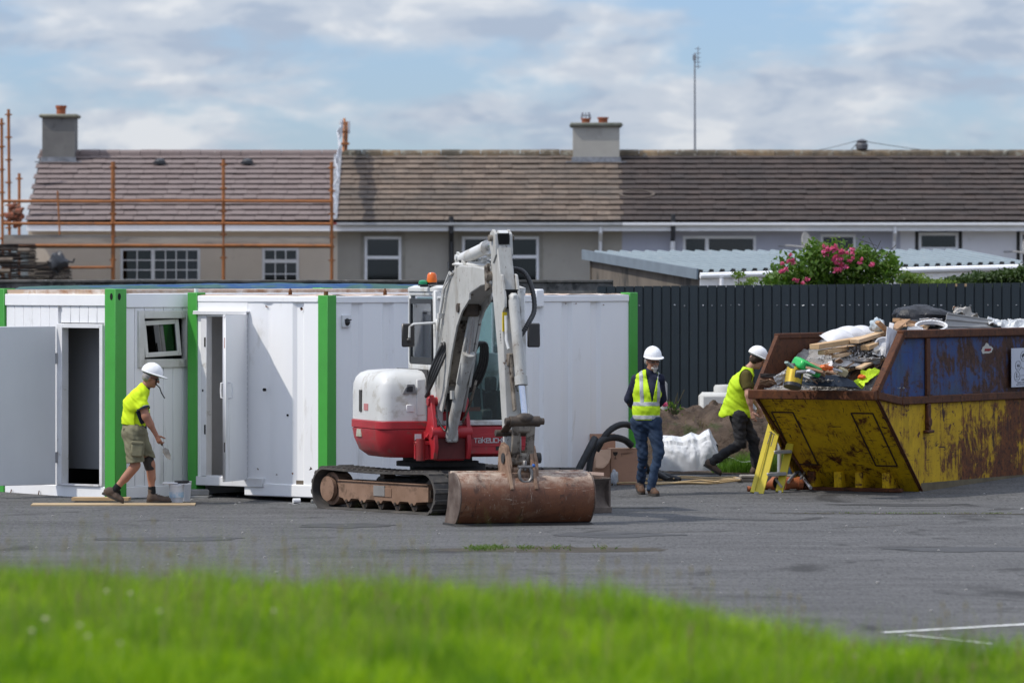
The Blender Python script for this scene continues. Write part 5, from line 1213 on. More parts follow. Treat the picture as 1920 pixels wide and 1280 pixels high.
# boom lift cylinder
lc = MB().cyl((BX-.02, -1.16, .93), (BX+.02, -1.78, 1.90), .068, n=18).box(BX-.07, BX+.07, -1.21, -1.10, .86, 1.02, ch=.02).cyl((BX+.02, -1.72, 1.82), (BX+.02, -1.80, 1.93), .078, n=18)
lc.box(BX-.10, BX-.07, -1.5, -1.42, 1.38, 1.48); LC = U(lc, 'lift_cylinder', armw)
MB().beam((BX-.012, -1.60, 1.56), (BX+.05, -1.96, 2.44), .13, .05, up=(0, 1, 0), ch=.008).beam((BX+.085, -1.58, 1.54), (BX+.13, -1.93, 2.42), .03, .09, up=(0, 1, 0)).build('cylinder_guard', armw, LC)
MB().cyl((BX+.02, -1.78, 1.90), (BX+.03, -1.92, 2.36), .035, n=12).build('piston_rod', chrome, LC)
MB().cyl((BX-bw-.03, -1.93, 2.46), (BX+bw+.03, -1.93, 2.46), .055, n=16).box(BX-.09, BX+.09, -2.02, -1.85, 2.36, 2.52, ch=.02).build('pivot_pin', greasy, boom)
# arm cylinder on top of boom
ac0 = Vector((BX, -1.72, 3.27)); ac1 = Vector((BX, -3.16, 3.34)); mid = ac0.lerp(ac1, .70)
ac0 = Vector((BX-.03, -1.70, 3.03)); ac1 = Vector((BX+.02, -3.16, 3.25)); mid = ac0.lerp(ac1, .62)
AC = U(MB().cyl(ac0, mid, .074, n=18).cyl(ac0.lerp(mid, .93), mid+Vector((0, -.03, .003)), .084, n=18).box(ac0.x-.055, ac0.x+.055, -1.76, -1.64, 2.97, 3.09, ch=.03).cyl((BX-.12, -1.70, 3.05), (BX+.10, -1.70, 3.05), .035, n=10), 'arm_cylinder', xw)
MB().cyl(mid, ac1, .038, n=14).build('piston_rod', chrome, AC)
q = MB().tube([mid+Vector((.06, .1, -.08)), mid+Vector((.09, -.1, -.10)), mid+Vector((.05, -.25, -.02))], .018, 6).tube([ac0+Vector((.08, -.1, -.09)), mid+Vector((.08, .2, -.11))], .014, 6)
for k in range(4): p_ = ac0.lerp(mid, .2+k*.22); q.box(p_.x+.05, p_.x+.10, p_.y-.04, p_.y+.04, p_.z-.12, p_.z-.07)
q.build('cylinder_pipe', xw, AC)
# ---- arm (stick)
def ya(d, z): return (-3.12-d, z)
AX = BX-.01; aw = .088
prof = [ya(-.03, 3.30), ya(.06, 3.34), ya(.16, 3.28), ya(.36, 2.75), ya(.42, 2.2), ya(.60, 1.0), ya(.62, .78), ya(.50, .76), ya(.44, .95), ya(.22, 2.0), ya(.02, 2.66), ya(-.06, 2.82), ya(-.04, 3.05)]
m = MB().prism(prof, 'x', AX-aw, AX+aw); arm = U(m, 'arm', armw, .012)
# forked top: cheek plates either side of the rod eye
for sx in (-1, 1):
    MB().prism([ya(-.04, 3.20), ya(-.01, 3.33), ya(.08, 3.37), ya(.18, 3.32), ya(.22, 3.08), ya(.10, 2.98)], 'x', AX+sx*aw-.018, AX+sx*aw+.018).build('cheek_plate', armw, arm, bevel=.005)
    MB().cyl((AX+sx*.11, -3.20, 3.27), (AX+sx*.15, -3.20, 3.27), .038, n=12).build('pin_boss', armd, arm)
MB().cyl((AX-.055, -3.25, 3.29), (AX+.055, -3.25, 3.29), .070, n=18).build('rod_eye', xw, arm)
MB().box(AX-.06, AX+.06, -3.325, -3.25, 3.20, 3.325).build('fork_gap', holem, arm)
# cylinder lug plates on the front face
for sx in (-1, 1):
    MB().prism([ya(.30, 2.86), ya(.36, 2.84), ya(.48, 2.58), ya(.48, 2.48), ya(.40, 2.42), ya(.36, 2.45)], 'x', AX+.02+sx*.085-.015, AX+.02+sx*.085+.015).build('cylinder_lug', armw, arm, bevel=.004)
MB().box(AX-.06, AX+.10, -3.56, -3.47, 2.46, 2.68).build('lug_gap', holem, arm)
q = MB().cyl((BX-bw-.03, -3.10, 2.83), (BX+bw+.03, -3.10, 2.83), .06, n=18); q.build('elbow_pin', armd, arm)
MB().prism([ya(-.02, 2.98), ya(.02, 2.70), ya(-.12, 2.66), ya(-.16, 2.95)], 'x', BX-bw-.01, BX-bw+.02).prism([ya(-.02, 2.98), ya(.02, 2.70), ya(-.12, 2.66), ya(-.16, 2.95)], 'x', BX+bw-.02, BX+bw+.01).build('elbow_cheek', armd, arm)
MB().box(AX-aw-.002, AX-aw+.05, -3.62, -3.60, 2.20, 2.42).build('warning_strip', M('yellow_strip', (.65, .48, .02)), arm, (-.0, .058, .0))
# bucket cylinder in front of the arm
b0, b1 = Vector((AX+.03, -3.60, 2.56)), Vector((AX+.04, -3.86, 1.62)); b2 = Vector((AX+.045, -3.98, 1.22))
BC = U(MB().cyl(b0, b1, .062, n=18).cyl(b1+Vector((0, .015, .07)), b1+Vector((0, -.006, -.03)), .074, n=18).box(b0.x-.05, b0.x+.05, -3.66, -3.54, 2.48, 2.64, ch=.03), 'bucket_cylinder', armw)
MB().cyl(b1, b2, .038, n=14).build('piston_rod', chrome, BC)
MB().tube([(AX-.07, -3.62, 2.38), (AX-.075, -3.66, 2.1), (AX-.06, -3.70, 2.0)], .018, 8).tube([(AX+.13, -3.50, 2.2), (AX+.14, -3.62, 1.7), (AX+.14, -3.66, 1.40)], .026, 8).tube([(AX+.15, -3.45, 2.25), (AX+.16, -3.75, 1.25)], .02, 8).build('steel_pipe', xw, arm)
MB().beam((AX-.02, -3.62, 1.9), (AX-.0, -3.74, 1.3), .02, .10, up=(0, 1, 0)).build('grease_line', armd, arm)
# linkage
m = MB().cyl((AX-.14, -3.99, 1.18), (AX+.22, -3.99, 1.18), .062, n=16).cyl((AX-.19, -3.99, 1.18), (AX-.14, -3.99, 1.18), .045, n=12).cyl((AX+.22, -3.99, 1.18), (AX+.27, -3.99, 1.18), .04, n=12).ball((AX+.04, -3.99, 1.21), (.12, .08, .07), 12)
for sx in (-1, 1): m.beam((AX+sx*.125, -3.99, 1.17), (AX+sx*.115, -3.62, 1.02), .03, .10, up=(1, 0, 0), ch=.01)
m.cyl((AX-.22, -3.70, 1.04), (AX+.15, -3.70, 1.04), .04, n=12)
lk = U(m, 'linkage', greasy, .006)
m = MB()
for dx in (-.055, .115): m.beam((AX+dx, -4.0, 1.16), (AX+dx, -3.92, .74), .05, .10, up=(1, 0, 0), ch=.01)
m.box(AX-.05, AX+.11, -4.03, -3.93, 1.05, 1.14, ch=.02).box(AX-.05, AX+.11, -3.98, -3.88, .70, .82, ch=.02).cyl((AX-.14, -3.92, .73), (AX+.20, -3.92, .73), .05, n=14); m.build('tipping_link', armd, lk, bevel=.006)
for sx, dx in ((-1, -.17), (1, .23)): MB().cyl((AX+dx-.025, -3.90, .76), (AX+dx+.025, -3.90, .76), .062, n=14).build('pin_cap', darks, lk)
# quick coupler
m = MB()
for dx in (-.135, .175): m.prism([(-3.62, .86), (-3.72, .94), (-3.90, .90), (-4.02, .72), (-4.04, .55), (-3.98, .48), (-3.66, .50), (-3.58, .66)], 'x', AX+dx-.022, AX+dx+.022)
m.box(AX-.11, AX+.15, -4.02, -3.92, .52, .66, ch=.02).box(AX-.11, AX+.15, -3.70, -3.62, .5, .8).cyl((AX-.16, -3.68, .80), (AX+.2, -3.68, .80), .045, n=12)
cp = U(m, 'quick_coupler', brownr, .008)
m = MB().tube([(AX-.035, -4.08, .66), (AX-.055, -4.09, .60), (AX-.05, -4.10, .54), (AX-.02, -4.10, .50), (AX+.02, -4.10, .49), (AX+.06, -4.10, .50), (AX+.09, -4.10, .54), (AX+.095, -4.09, .60), (AX+.075, -4.08, .66)], .019, 8).cyl((AX-.065, -4.08, .665), (AX+.105, -4.08, .665), .021, n=8).box(AX-.0, AX+.04, -4.09, -4.0, .62, .74, ch=.01)
m.build('shackle', M('worn_shackle', (.22, .21, .20), (.12, .11, .1), 8, .5, .7), cp); MB().ball((AX+.12, -4.08, .68), .022, 8).build('blue_pin', M('blue_pin', (.03, .12, .4)), cp)
# bucket
BXc = -.105; bL, bR = -.935, .655
arc = [(-3.72+.0, .585), (-3.86, .605), (-3.98, .588), (-4.08, .535), (-4.145, .46), (-4.175, .36), (-4.17, .26), (-4.13, .17), (-4.06, .095), (-3.99, .035), (-3.90, .015), (-3.74, .012)]
inn = [(y+.0, z) for y, z in arc]
def shrink(p, t=.022):
    cy, cz = -3.86, .33; d = math.hypot(p[0]-cy, p[1]-cz); return (cy+(p[0]-cy)*(1-t/d), cz+(p[1]-cz)*(1-t/d))
poly = arc+[shrink(p_) for p_ in reversed(arc)]
m = MB().prism(poly, 'x', bL, bR)
bk = U(m, 'bucket', bucketm.m, angle=25)
lipm = M('worn_bucket_edge', (.07, .042, .03), (.17, .13, .105), 6, .6, .2, bump=.4)
for x in (bL-.012, bR-.012):
    MB().prism([(-3.70, .61)]+arc+[(-3.52, .004), (-3.64, .20), (-3.70, .42)], 'x', x, x+.024).build('side_plate', lipm, bk, bevel=.004)
MB().box(bL-.03, bR+.0, -4.06, -3.52, .0, .024).prism([(-4.16, .0), (-4.05, .022), (-4.05, .0)], 'x', bL-.05, bR).build('cutting_edge', darks, bk)
MB().box(bL, bR, -3.76, -3.70, .55, .615, ch=.01).build('top_rib', bucketm.m, bk)
m = MB()
for dx in (-.135, .155):
    m.prism([(-3.74, .60), (-3.72, .82), (-3.80, .90), (-3.92, .88), (-4.0, .74), (-4.10, .56), (-4.18, .42), (-4.15, .40), (-4.0, .56)], 'x', AX+dx-.045, AX+dx-.005)
m.box(AX-.16, AX+.13, -4.07, -3.9, .53, .60); m.build('hitch_ear', brownr, bk, bevel=.006)
# ---- hoses
def hs(pts, r=.016, n=8, par=EXC, name='hose', mat=None, ring=False):
    pts = [Vector(p_) for p_ in pts]; out = []
    for i in range(len(pts)-1):       # catmull-rom
        p0 = pts[max(i-1, 0)]; p1 = pts[i]; p2 = pts[i+1]; p3 = pts[min(i+2, len(pts)-1)]
        for k in range(8 if not ring else 14):
            t = k/(8 if not ring else 14); out.append(.5*((2*p1)+(p2-p0)*t+(2*p0-5*p1+4*p2-p3)*t*t+(3*p1-p0-3*p2+p3)*t**3))
    out.append(pts[-1]); rs = [r*(1.12 if (i % 2) else .92) for i in range(len(out))] if ring else r
    return MB().tube(out, rs, n).build(name, mat or hose, par, rot=(0, 0, UR) if par is EXC else (0, 0, 0))
for k in range(4):
    d = k*.035; hs([(BX-.25-d*.3, -1.02, 1.42-d*.2), (BX-.30+d*.5, -1.22-d, 1.65), (BX-.20+d, -1.35, 1.98+d*.3), (BX-.16+d*.8, -1.30, 2.02+d*.2), (BX-.10+d*.6, -1.28, 1.90), (BX-.09+d*.5, -1.24, 1.5), (BX-.06+d*.3, -1.2, 1.25)], .019)
for k in range(4):
    d = k*.03; hs([(BX+.16, -1.0, 1.3+d), (BX+.24+d, -1.15, 1.55), (BX+.30+d, -1.30, 1.80), (BX+.28+d*.8, -1.42, 2.02), (BX+.20+d*.5, -1.45, 2.02), (BX+.17, -1.35, 1.8)], .018)
hs([(BX+.13, -2.30, 2.98), (BX+.14, -2.55, 3.01), (BX+.07, -2.95, 2.90), (BX+.04, -3.25, 2.6), (BX-.06, -3.42, 2.3), (BX-.07, -3.5, 2.05), (BX-.03, -3.56, 1.88)], .027, 10, ring=True)
hs([(BX+.13, -2.30, 2.94), (BX+.11, -2.6, 2.96), (BX+.05, -3.0, 2.80), (BX+.02, -3.3, 2.4), (BX-.0, -3.55, 1.98)], .018)
hs([(BX+.14, -3.1, 2.92), (BX+.26, -3.2, 2.88), (BX+.33, -3.3, 2.70), (BX+.33, -3.4, 2.45), (BX+.22, -3.5, 2.28), (BX+.13, -3.52, 2.15)], .028, 10, ring=True)
hs([(BX+.10, -3.2, 2.80), (BX+.13, -3.25, 2.62), (BX+.12, -3.3, 2.45)], .013)
hs([(BX-.01, -3.58, 1.84), (BX+.0, -3.68, 1.66), (BX+.02, -3.76, 1.52)], .012)
hs([(BX-.2, -1.1, 1.2), (BX-.1, -1.25, 1.0), (BX-.1, -1.3, 1.35)], .012)
hs([(BX+.12, -1.2, 1.1), (BX+.17, -1.32, 1.3), (BX+.16, -1.5, 1.45), (BX+.2, -1.5, 1.6)], .016, mat=armd)
MB().box(BX-.06, BX+.03, -3.66, -3.54, 1.80, 1.95, ch=.01).build('hose_junction', armd, arm)
MB().box(BX-.05, BX-.0, -3.5, -3.4, 2.28, 2.36).box(BX+.09, BX+.14, -3.55, -3.45, 2.1, 2.2).build('hose_clamp', xw, arm)
# ================================================================ skip
SKY_ = 70.8; sko = Vector((PX(1727, SKY_), SKY_, gz(SKY_)-.01))
SK = thing('skip', 'battered yellow and blue rusty waste skip heaped with rubble at the right', 'skip', sko, R(62))
ylw = rusty('skip_yellow', (.43, .265, .004), (.53, .335, .006), amount=.53, big=1.15, bias=(.05, .9, .075))
ylw_end = rusty('skip_yellow_end', (.54, .335, .005), (.64, .405, .007), amount=.535, big=1.9)  # end yellow brightened to make up for the little light reaching it
blu = rusty('skip_blue', (.022, .055, .19), (.045, .075, .13), (.040, .017, .010), (.075, .032, .018), amount=.53, big=1.6, bias=(.15, .8, .07))
rst = rusty('skip_rust', (.082, .026, .010), (.055, .019, .008), (.045, .015, .006), (.13, .045, .014), amount=.5, big=3, scratch=False)
SL_, SW, zr, zk, zt = 5.2, 1.71, 1.305, 1.19, 2.045
xr_, xk, xt = -1.447, -.68, -.618
# side plate (near y=0): yellow lower
def sideplate(y0, y1, name, par):
    MB().prism([(0.0, .0), (SL_-1.0, 0), (SL_+.35, zk), (xk, zk), (xr_, zr)], 'y', y0, y1).build(name, ylw, par, bevel=.004)
sideplate(0, .03, 'side_plate', SK); sideplate(SW-.03, SW, 'side_plate', SK)
# end plate (sloping) with raised frames
def endpt(t, y, off=0):   # t 0 bottom .. 1 rim; off = outward normal
    L = math.hypot(xr_, zr); nx, nz = -zr/L, xr_/L
    return Vector((xr_*t+nx*off, y, zr*t+nz*off))
m = MB()
e = [endpt(0, .03), endpt(0, SW-.20), endpt(1, SW-.03), endpt(1, .03)]; e2 = [v_+Vector((.03, 0, .03)) for v_ in e]
m.add(e+e2, [(0, 3, 2, 1), (4, 5, 6, 7), (0, 1, 5, 4), (1, 2, 6, 5), (2, 3, 7, 6), (3, 0, 4, 7)]); EP = m.build('end_plate', ylw_end, SK)
m = MB()
for (ya_, yb_) in ((.16, .46), (1.28, 1.58)):
    for (t0, t1) in (((.27, ya_), (.27, yb_)), ((.80, ya_), (.80, yb_)), ((.27, ya_), (.80, ya_)), ((.27, yb_), (.80, yb_))):
        m.beam(endpt(t0[0], t0[1], .004), endpt(t1[0], t1[1], .004), .018, .012, up=(-.7, 0, -.7))
m.build('weld_frame', M('dark_weld', (.05, .025, .015)), EP)
# lifting lugs along the bottom of the end
for y in (.34, .72, 1.02, 1.40): MB().box(-.36, -.05, y-.055, y+.055, .05, .26, ch=.01).build('lug', ylw_end, EP, bevel=.004)
MB().box(-.38, -.28, .12, 1.52, .01, .06, ch=.006).build('foot_bar', rst, EP)
MB().beam((.0, -.006, .02), (xr_+.02, -.006, zr-.04), .02, .045, up=(0, 1, 0), ch=.004).beam((-.01, .0, .03), (xr_+.01, 0, zr-.04), .04, .02, up=(0, 1, 0)).build('corner_weld', rst, SK)
MB().beam((-.01, SW-.2, .03), (xr_, SW-.03, zr-.05), .03, .03, up=(0, 1, 0)).build('corner_weld', rst, SK)
# rims
m = MB().box(xr_-.09, xr_+.03, -.03, SW+.03, zr-.09, zr+.03, ch=.01); m.build('rim', rst, SK, bevel=.004)
MB().beam((xr_+.02, -.012, zr-.03), (xk, -.012, zk-.0), .06, .10, up=(0, 1, 0) if False else (0, 0, 1), ch=.01).box(xk, SL_+.4, -.045, .015, zk-.05, zk+.05, ch=.01).build('rim', rst, SK)
MB().box(xk, SL_+.4, SW-.015, SW+.045, zk-.05, zk+.05).build('rim', rst, SK)
# blue upper extension
up_poly = [(xr_+.05, zr-.02), (xk, zk-.03), (SL_+.35, zk-.03), (SL_+.35, zt), (xt, zt)]
MB().prism(up_poly, 'y', .004, .028).build('upper_plate', blu, SK); 
MB().prism([(xr_+.05, zr-.02), (xk, zk-.03), (SL_+.35, zk-.03), (SL_+.35, zt-.03), (xt-.14, zt-.03)], 'y', SW-.034, SW-.008).build('upper_plate', rst, SK)
MB().beam((xr_+.03, .01, zr), (xt, .01, zt-.02), .09, .10, up=(0, 1, 0), ch=.01).box(xt-.03, SL_+.4, -.045, .055, zt-.06, zt+.05, ch=.012).build('top_rail', rst, SK, bevel=.003)
MB().box(xt-.14, SL_+.4, SW-.05, SW+.03, zt-.07, zt+.0, ch=.01).beam((xr_+.03, SW-.02, zr), (xt-.14, SW-.02, zt-.04), .05, .05, up=(0, 1, 0)).build('top_rail', rst, SK)
MB().box(SL_+.2, SL_+.3, .02, SW-.02, zk, zt).build('upper_plate', rst, SK)
for x in (.17, 4.7):
    MB().box(x-.06, x+.06, -.035, .003, zk+.05, zt-.06, ch=.008).build('stiffener', rst, SK, bevel=.003)
MB().box(.12, .22, -.05, .0, .80, zk-.05, ch=.01).cyl((.17, -.06, .90), (.17, .0, .90), .06, n=12).box(.06, .28, -.07, .0, .76, .80, ch=.01).build('lifting_lug', rst, SK, bevel=.004)
MB().box(.0, SL_-1.0, -.004, 0, .0, .12).build('skirt', M('dusty_yellow', (.14, .115, .07), (.10, .08, .05), 4, .9), SK)
MB().box(.0, SL_-.5, .05, SW-.05, .01, .05).build('floor_plate', rst, SK)
# sticker remnant and sign
stk = MB(); pts = []
for k in range(22):
    a = 2*math.pi*k/22; r_ = 1+.35*fbm(math.cos(a)*2, math.sin(a)*2, 5); pts.append((2.17+.19*math.cos(a)*r_, 1.81+.055*math.sin(a)*r_*(1.5 if 1.2<a<1.9 else 1)))
stk.prism(pts, 'y', .0005, .0035); st = stk.build('sticker', M('torn_sticker', (.48, .47, .42), (.40, .39, .35), 9, .8), SK)
RX = Matrix.Rotation(R(90), 4, 'X')
q = MB(); x_ = 2.08
for k in range(5):   # small red handwriting-like lettering strip
    q.tube([(x_, -.004, 1.79), (x_+.012, -.004, 1.825), (x_+.026, -.004, 1.80), (x_+.034, -.004, 1.82)], .005, 4); x_ += .042
q.build('sticker_print', M('sticker_red', (.35, .03, .04)), st)
sx0, sx1, sz0, sz1 = 2.87, 4.35, 1.30, 1.82
SG = thing('waste_sign', 'white waste sign with round icons fixed on the skip side, cut by the right edge', 'sign', sko, R(62))
MB().box(sx0, sx1, -.055, -.045, sz0, sz1, ch=.003).build('sign_board', M('sign_white', (.50, .52, .58), (.46, .48, .54), 2, .4), SG)
ink = M('sign_ink', (.03, .03, .035)); 
def ring(cx, cz, rx, rz_, m_):
    for k in range(28):
        a, b = 2*math.pi*k/28, 2*math.pi*(k+1)/28; m_.beam((cx+rx*math.cos(a), -.057, cz+rz_*math.sin(a)), (cx+rx*math.cos(b), -.057, cz+rz_*math.sin(b)), .002, .005, up=(0, 1, 0))
ico = [(3.27, 1.71), (3.09, 1.585), (3.05, 1.445), (3.62, 1.735), (3.95, 1.70), (4.15, 1.58)]
for k_, (cx, cz) in enumerate(ico):
    m = MB(); ring(cx, cz, .095, .066, m)
    def blob(pts): m.prism([(cx+a, cz+b) for a, b in pts], 'y', -.058, -.056)
    if k_ == 0: blob([(-.06, .005), (-.02, .03), (.05, .04), (.06, .015), (.02, .01), (-.02, -.02)]); m.box(cx-.05, cx+.06, -.058, -.056, cz-.035, cz-.031)
    elif k_ == 1: blob([(-.04, -.005), (-.02, .025), (0, .005), (-.01, -.02)]); blob([(.01, .005), (.03, .03), (.05, -.005), (.03, -.025)]); m.box(cx-.05, cx+.05, -.058, -.056, cz-.04, cz-.036)
    elif k_ == 2: blob([(-.03, .015), (-.01, .05), (.01, .02)]); blob([(-.04, -.015), (-.02, .015), (0, -.015)]); blob([(.02, -.015), (.04, .015), (.05, -.015)]); m.box(cx-.04, cx+.04, -.058, -.056, cz-.04, cz-.036)
    else: blob([(-.05, -.02), (-.03, .03), (.04, .025), (.05, -.02)])
    m.build('icon', ink, SG)
MB().prism([(3.44, 1.42), (3.76, 1.42), (3.80, 1.56), (3.40, 1.56)], 'y', -.058, -.056).build('skip_icon', ink, SG)
for (a, b) in (((3.18, 1.57), (3.42, 1.51)), ((3.15, 1.45), (3.42, 1.47)), ((3.33, 1.655), (3.48, 1.58)), ((3.62, 1.67), (3.62, 1.60)), ((3.90, 1.64), (3.80, 1.58))): MB().beam((a[0], -.057, a[1]), (b[0], -.057, b[1]), .002, .004, up=(0, 1, 0)).build('pointer_line', ink, SG)
text('sign_text', 'GENERAL WASTE', .036, ink, SG, Matrix.Translation((3.20, -.0562, 1.385)) @ RX, sx=2.4); text('sign_text', 'MIXED CONSTRUCTION WASTE ONLY', .021, ink, SG, Matrix.Translation((3.06, -.0562, 1.352)) @ RX, sx=2.2); text('sign_text', 'ELECTRICAL ITEMS NOT ACCEPTED', .021, ink, SG, Matrix.Translation((3.03, -.0562, 1.325)) @ RX, sx=2.2)
# ---------------------------------------------------------------- contents of the skip
SKM = Matrix.Translation(sko) @ Matrix.Rotation(R(62), 4, 'Z'); SKI = SKM.inverted()
def onskip(px, py, d=0.0):
    """point inside the skip seen at this pixel; d = depth behind the near side plane (local y)"""
    o = Vector((0, 0, HC)); dr = Vector(((px-960)/FPX, 1, -(py-YH)/FPX)); n = SKM.to_3x3() @ Vector((0, 1, 0)); p0 = SKM @ Vector((0, d, 0))
    t = (p0-o).dot(n)/dr.dot(n); return o+dr*t
def sx_(p): return SKI @ Vector(p)
def pxsheet(name, mat, corners, label, cat='sheet', amp=.03, nu=26, nv=14, seed=0, ribs=0, th=.008, freq=3.0):
    """a bent sheet spanning four points; corners = (px, py, depth behind the near side) bl, br, tr, tl"""
    c = [onskip(*q_) for q_ in corners]; o0 = sum(c, Vector())/4; c = [q_-o0 for q_ in c]; nrm = (c[1]-c[0]).cross(c[3]-c[0]).normalized()
    def f(u, v):
        p = c[0].lerp(c[1], u).lerp(c[3].lerp(c[2], u), v); w = amp*fbm(u*freq+seed, v*freq*.7, seed)+(.016 if ribs and (v*ribs) % 1 > .72 else 0)
        e_ = .02*fbm(u*11+seed, v*9, 3)*(1 if amp > .03 else .3); return p+nrm*w+(c[3]-c[0])*e_*(v > .9 or v < .1)
    o_ = MB().grid(nu, nv, f, th).build(name, mat); o_.location = o0; return tag(o_, label, cat)
# filling (mass of mixed rubble)
def fill(u, v):
    x = -1.36+6.2*u; y = .06+(SW-.12)*v
    base = np.interp(x, [-1.4, -1.0, -.75, -.45, -.1, .4, 1.5, 5], [1.32, 1.42, 1.56, 1.74, 1.86, 1.98, 2.02, 2.0])
    return (x, y, base+.05*fbm(x*3.1, y*3.1, 1)+.04*fbm(x*9, y*9, 4)+.03*math.sin(v*math.pi)-.06)
fo = MB().grid(120, 40, fill).build('rubble_fill', M('dark_mixed_waste', (.17, .16, .15), (.28, .265, .25), 6, .95, bump=.8, bscale=18, bdist=.03, dirt=(.06, .055, .05), dscale=8, dth=.56), None)
fo.matrix_world = SKM; tag(fo, 'dark mixed rubble filling the skip under the larger debris', 'rubble', kind='stuff')
def lump(name, mat, rx, ry, rz, seed, amp=.4, n=20):
    m_ = MB(); k = n//2
    def f(u, v):
        a = 2*math.pi*u; b = math.pi*v; d = Vector((math.cos(a)*math.sin(b), math.sin(a)*math.sin(b), math.cos(b)))
        s_ = 1+amp*fbm(d.x*1.6+seed, d.y*1.6, d.z*1.6+seed); return (d.x*rx*s_, d.y*ry*s_, d.z*rz*s_)
    return m_.grid(n*2, n, f).build(name, mat)
def put(o, px, py, d, label, cat, rot=(0, 0, 0), group=None):
    o.location = onskip(px, py, d); o.rotation_euler = rot; return tag(o, label, cat, group)
# grey plaster rubble heaps: many chunks
def chunks(name, label, px, py, d, n, sx1_, sy1, sz1, r, mat, cat):
    m_ = MB()
    for i in range(n):
        a, b_ = rnd.gauss(0, .45), rnd.gauss(0, .45); h = sz1*max(0, 1-(a*a+b_*b_)*.8)
        c = Vector((a*sx1_, b_*sy1, rnd.uniform(0, h))); s_ = r*rnd.uniform(.35, 1.2)
        m_.cbox(c, (s_*2, s_*1.5, s_*rnd.uniform(.5, 1.2)), (rnd.uniform(0, 3), rnd.uniform(0, 3), rnd.uniform(0, 3)), ch=s_*.25)
    o = m_.build(name, mat); return put(o, px, py, d, label, cat)
plas = M('grey_plaster', (.46, .455, .45), (.34, .335, .33), 9, .95, bump=.6, bscale=30)
chunks('plaster_rubble', 'heap of broken grey plaster below the timber planks in the skip', 1600, 672, .62, 700, .42, .28, .16, .015, plas, 'rubble').__setitem__('kind', 'stuff')
chunks('plaster_rubble', 'spill of small grey plaster pieces near the skip back wall', 1560, 690, .8, 420, .34, .25, .06, .014, plas, 'rubble').__setitem__('kind', 'stuff')
chunks('small_litter', 'loose litter and offcuts lying along the low end of the skip', 1535, 714, .75, 320, .40, .30, .04, .016, M('litter_mix', (.30, .26, .22), (.06, .06, .065), 9, .9, dirt=(.45, .44, .42), dscale=13, dth=.55), 'litter').__setitem__('kind', 'stuff')
chunks('small_litter', 'broken bits spilling between planks and cardboard in the skip', 1650, 645, .5, 130, .3, .3, .08, .022, M('litter_mix', (.3, .26, .22)), 'litter').__setitem__('kind', 'stuff')
chunks('dust_ledge', 'pale dust lying along the skip rim', 1560, 727, .75, 400, .75, .05, .02, .010, M('pale_dust', (.45, .43, .40)), 'dust').__setitem__('kind', 'stuff')
timb = M('pale_sawn_timber', (.52, .35, .19), (.44, .28, .14), 3, .7, bump=.15, dirt=(.28, .18, .11), dscale=4, dth=.6, stretch=(.5, 4, 4))
def plank(p0, p1, w, h, label, d0=.6, d1=.6, mat=timb, name='timber_plank', up=(0, 0, 1), cat='timber plank'):
    a, b_ = onskip(*p0, d0), onskip(*p1, d1); c = (a+b_)/2; m_ = MB(); m_.beam(a-c, b_-c, w, h, up=up, ch=.004)
    o = m_.build(name, mat, bevel=0); o.location = c; return tag(o, label, cat)
plank((1527, 650), (1652, 630), .13, .065, 'longest pale plank with ragged end across the skip heap', .55, .75)
plank((1545, 660), (1598, 651), .12, .05, 'short pale plank just under the longest plank', .5, .8)
plank((1540, 661), (1556, 662), .09, .05, 'pale square timber end peeking out under the planks', .5, .7)
plank((1622, 652), (1664, 638), .12, .06, 'stubby timber near the upper right of the plank pile', .4, .6)
plank((1640, 660), (1663, 653), .07, .04, 'grey weathered batten under the white bowl', .3, .5, M('weathered_wood', (.32, .30, .27), (.22, .2, .18), 5, .9))
plank((1614, 668), (1632, 664), .10, .06, 'small offcut of timber lying on the grey plaster', .55, .5)
plank((1680, 600), (1735, 612), .11, .05, 'split brown board leaning at the top of the heap', .6, .5, M('brown_board', (.38, .23, .12), (.30, .17, .09), 4, .8))
plank((1645, 603), (1665, 622), .12, .04, 'dark orange board sticking up beside the bag of litter', .6, .5, M('brown_board', (.38, .23, .12)))
plank((1668, 622), (1698, 600), .14, .03, 'broken cardboard coloured plank end at the heap top', .45, .5, M('card_brown', (.36, .22, .13), (.30, .18, .10), 4, .9))
plank((1725, 614), (1752, 606), .05, .03, 'thin batten beside the oval seat', .4, .5)
foam = M('white_foam', (.62, .62, .63), (.52, .52, .54), 4, .7, dirt=(.4, .4, .4), dscale=6, dth=.6)
for i, (px, py, w, lb) in enumerate(((1572, 633, .19, 'leftmost white moulded foam panel above the planks'), (1592, 627, .20, 'middle white moulded foam panel above the planks'), (1614, 626, .20, 'right white moulded foam panel above the planks'))):
    m_ = MB().grid(14, 14, lambda u, v: ((u-.5)*2*w, (v-.5)*.36, .10*math.sin(math.pi*min(1, max(0, u)))**.6*math.sin(math.pi*v)**.4), .02); put(m_.build('foam_sheet', foam), px, py, 1.0, lb, 'foam panel', (R(18), R(-8), R(20)), 'white foam panels')
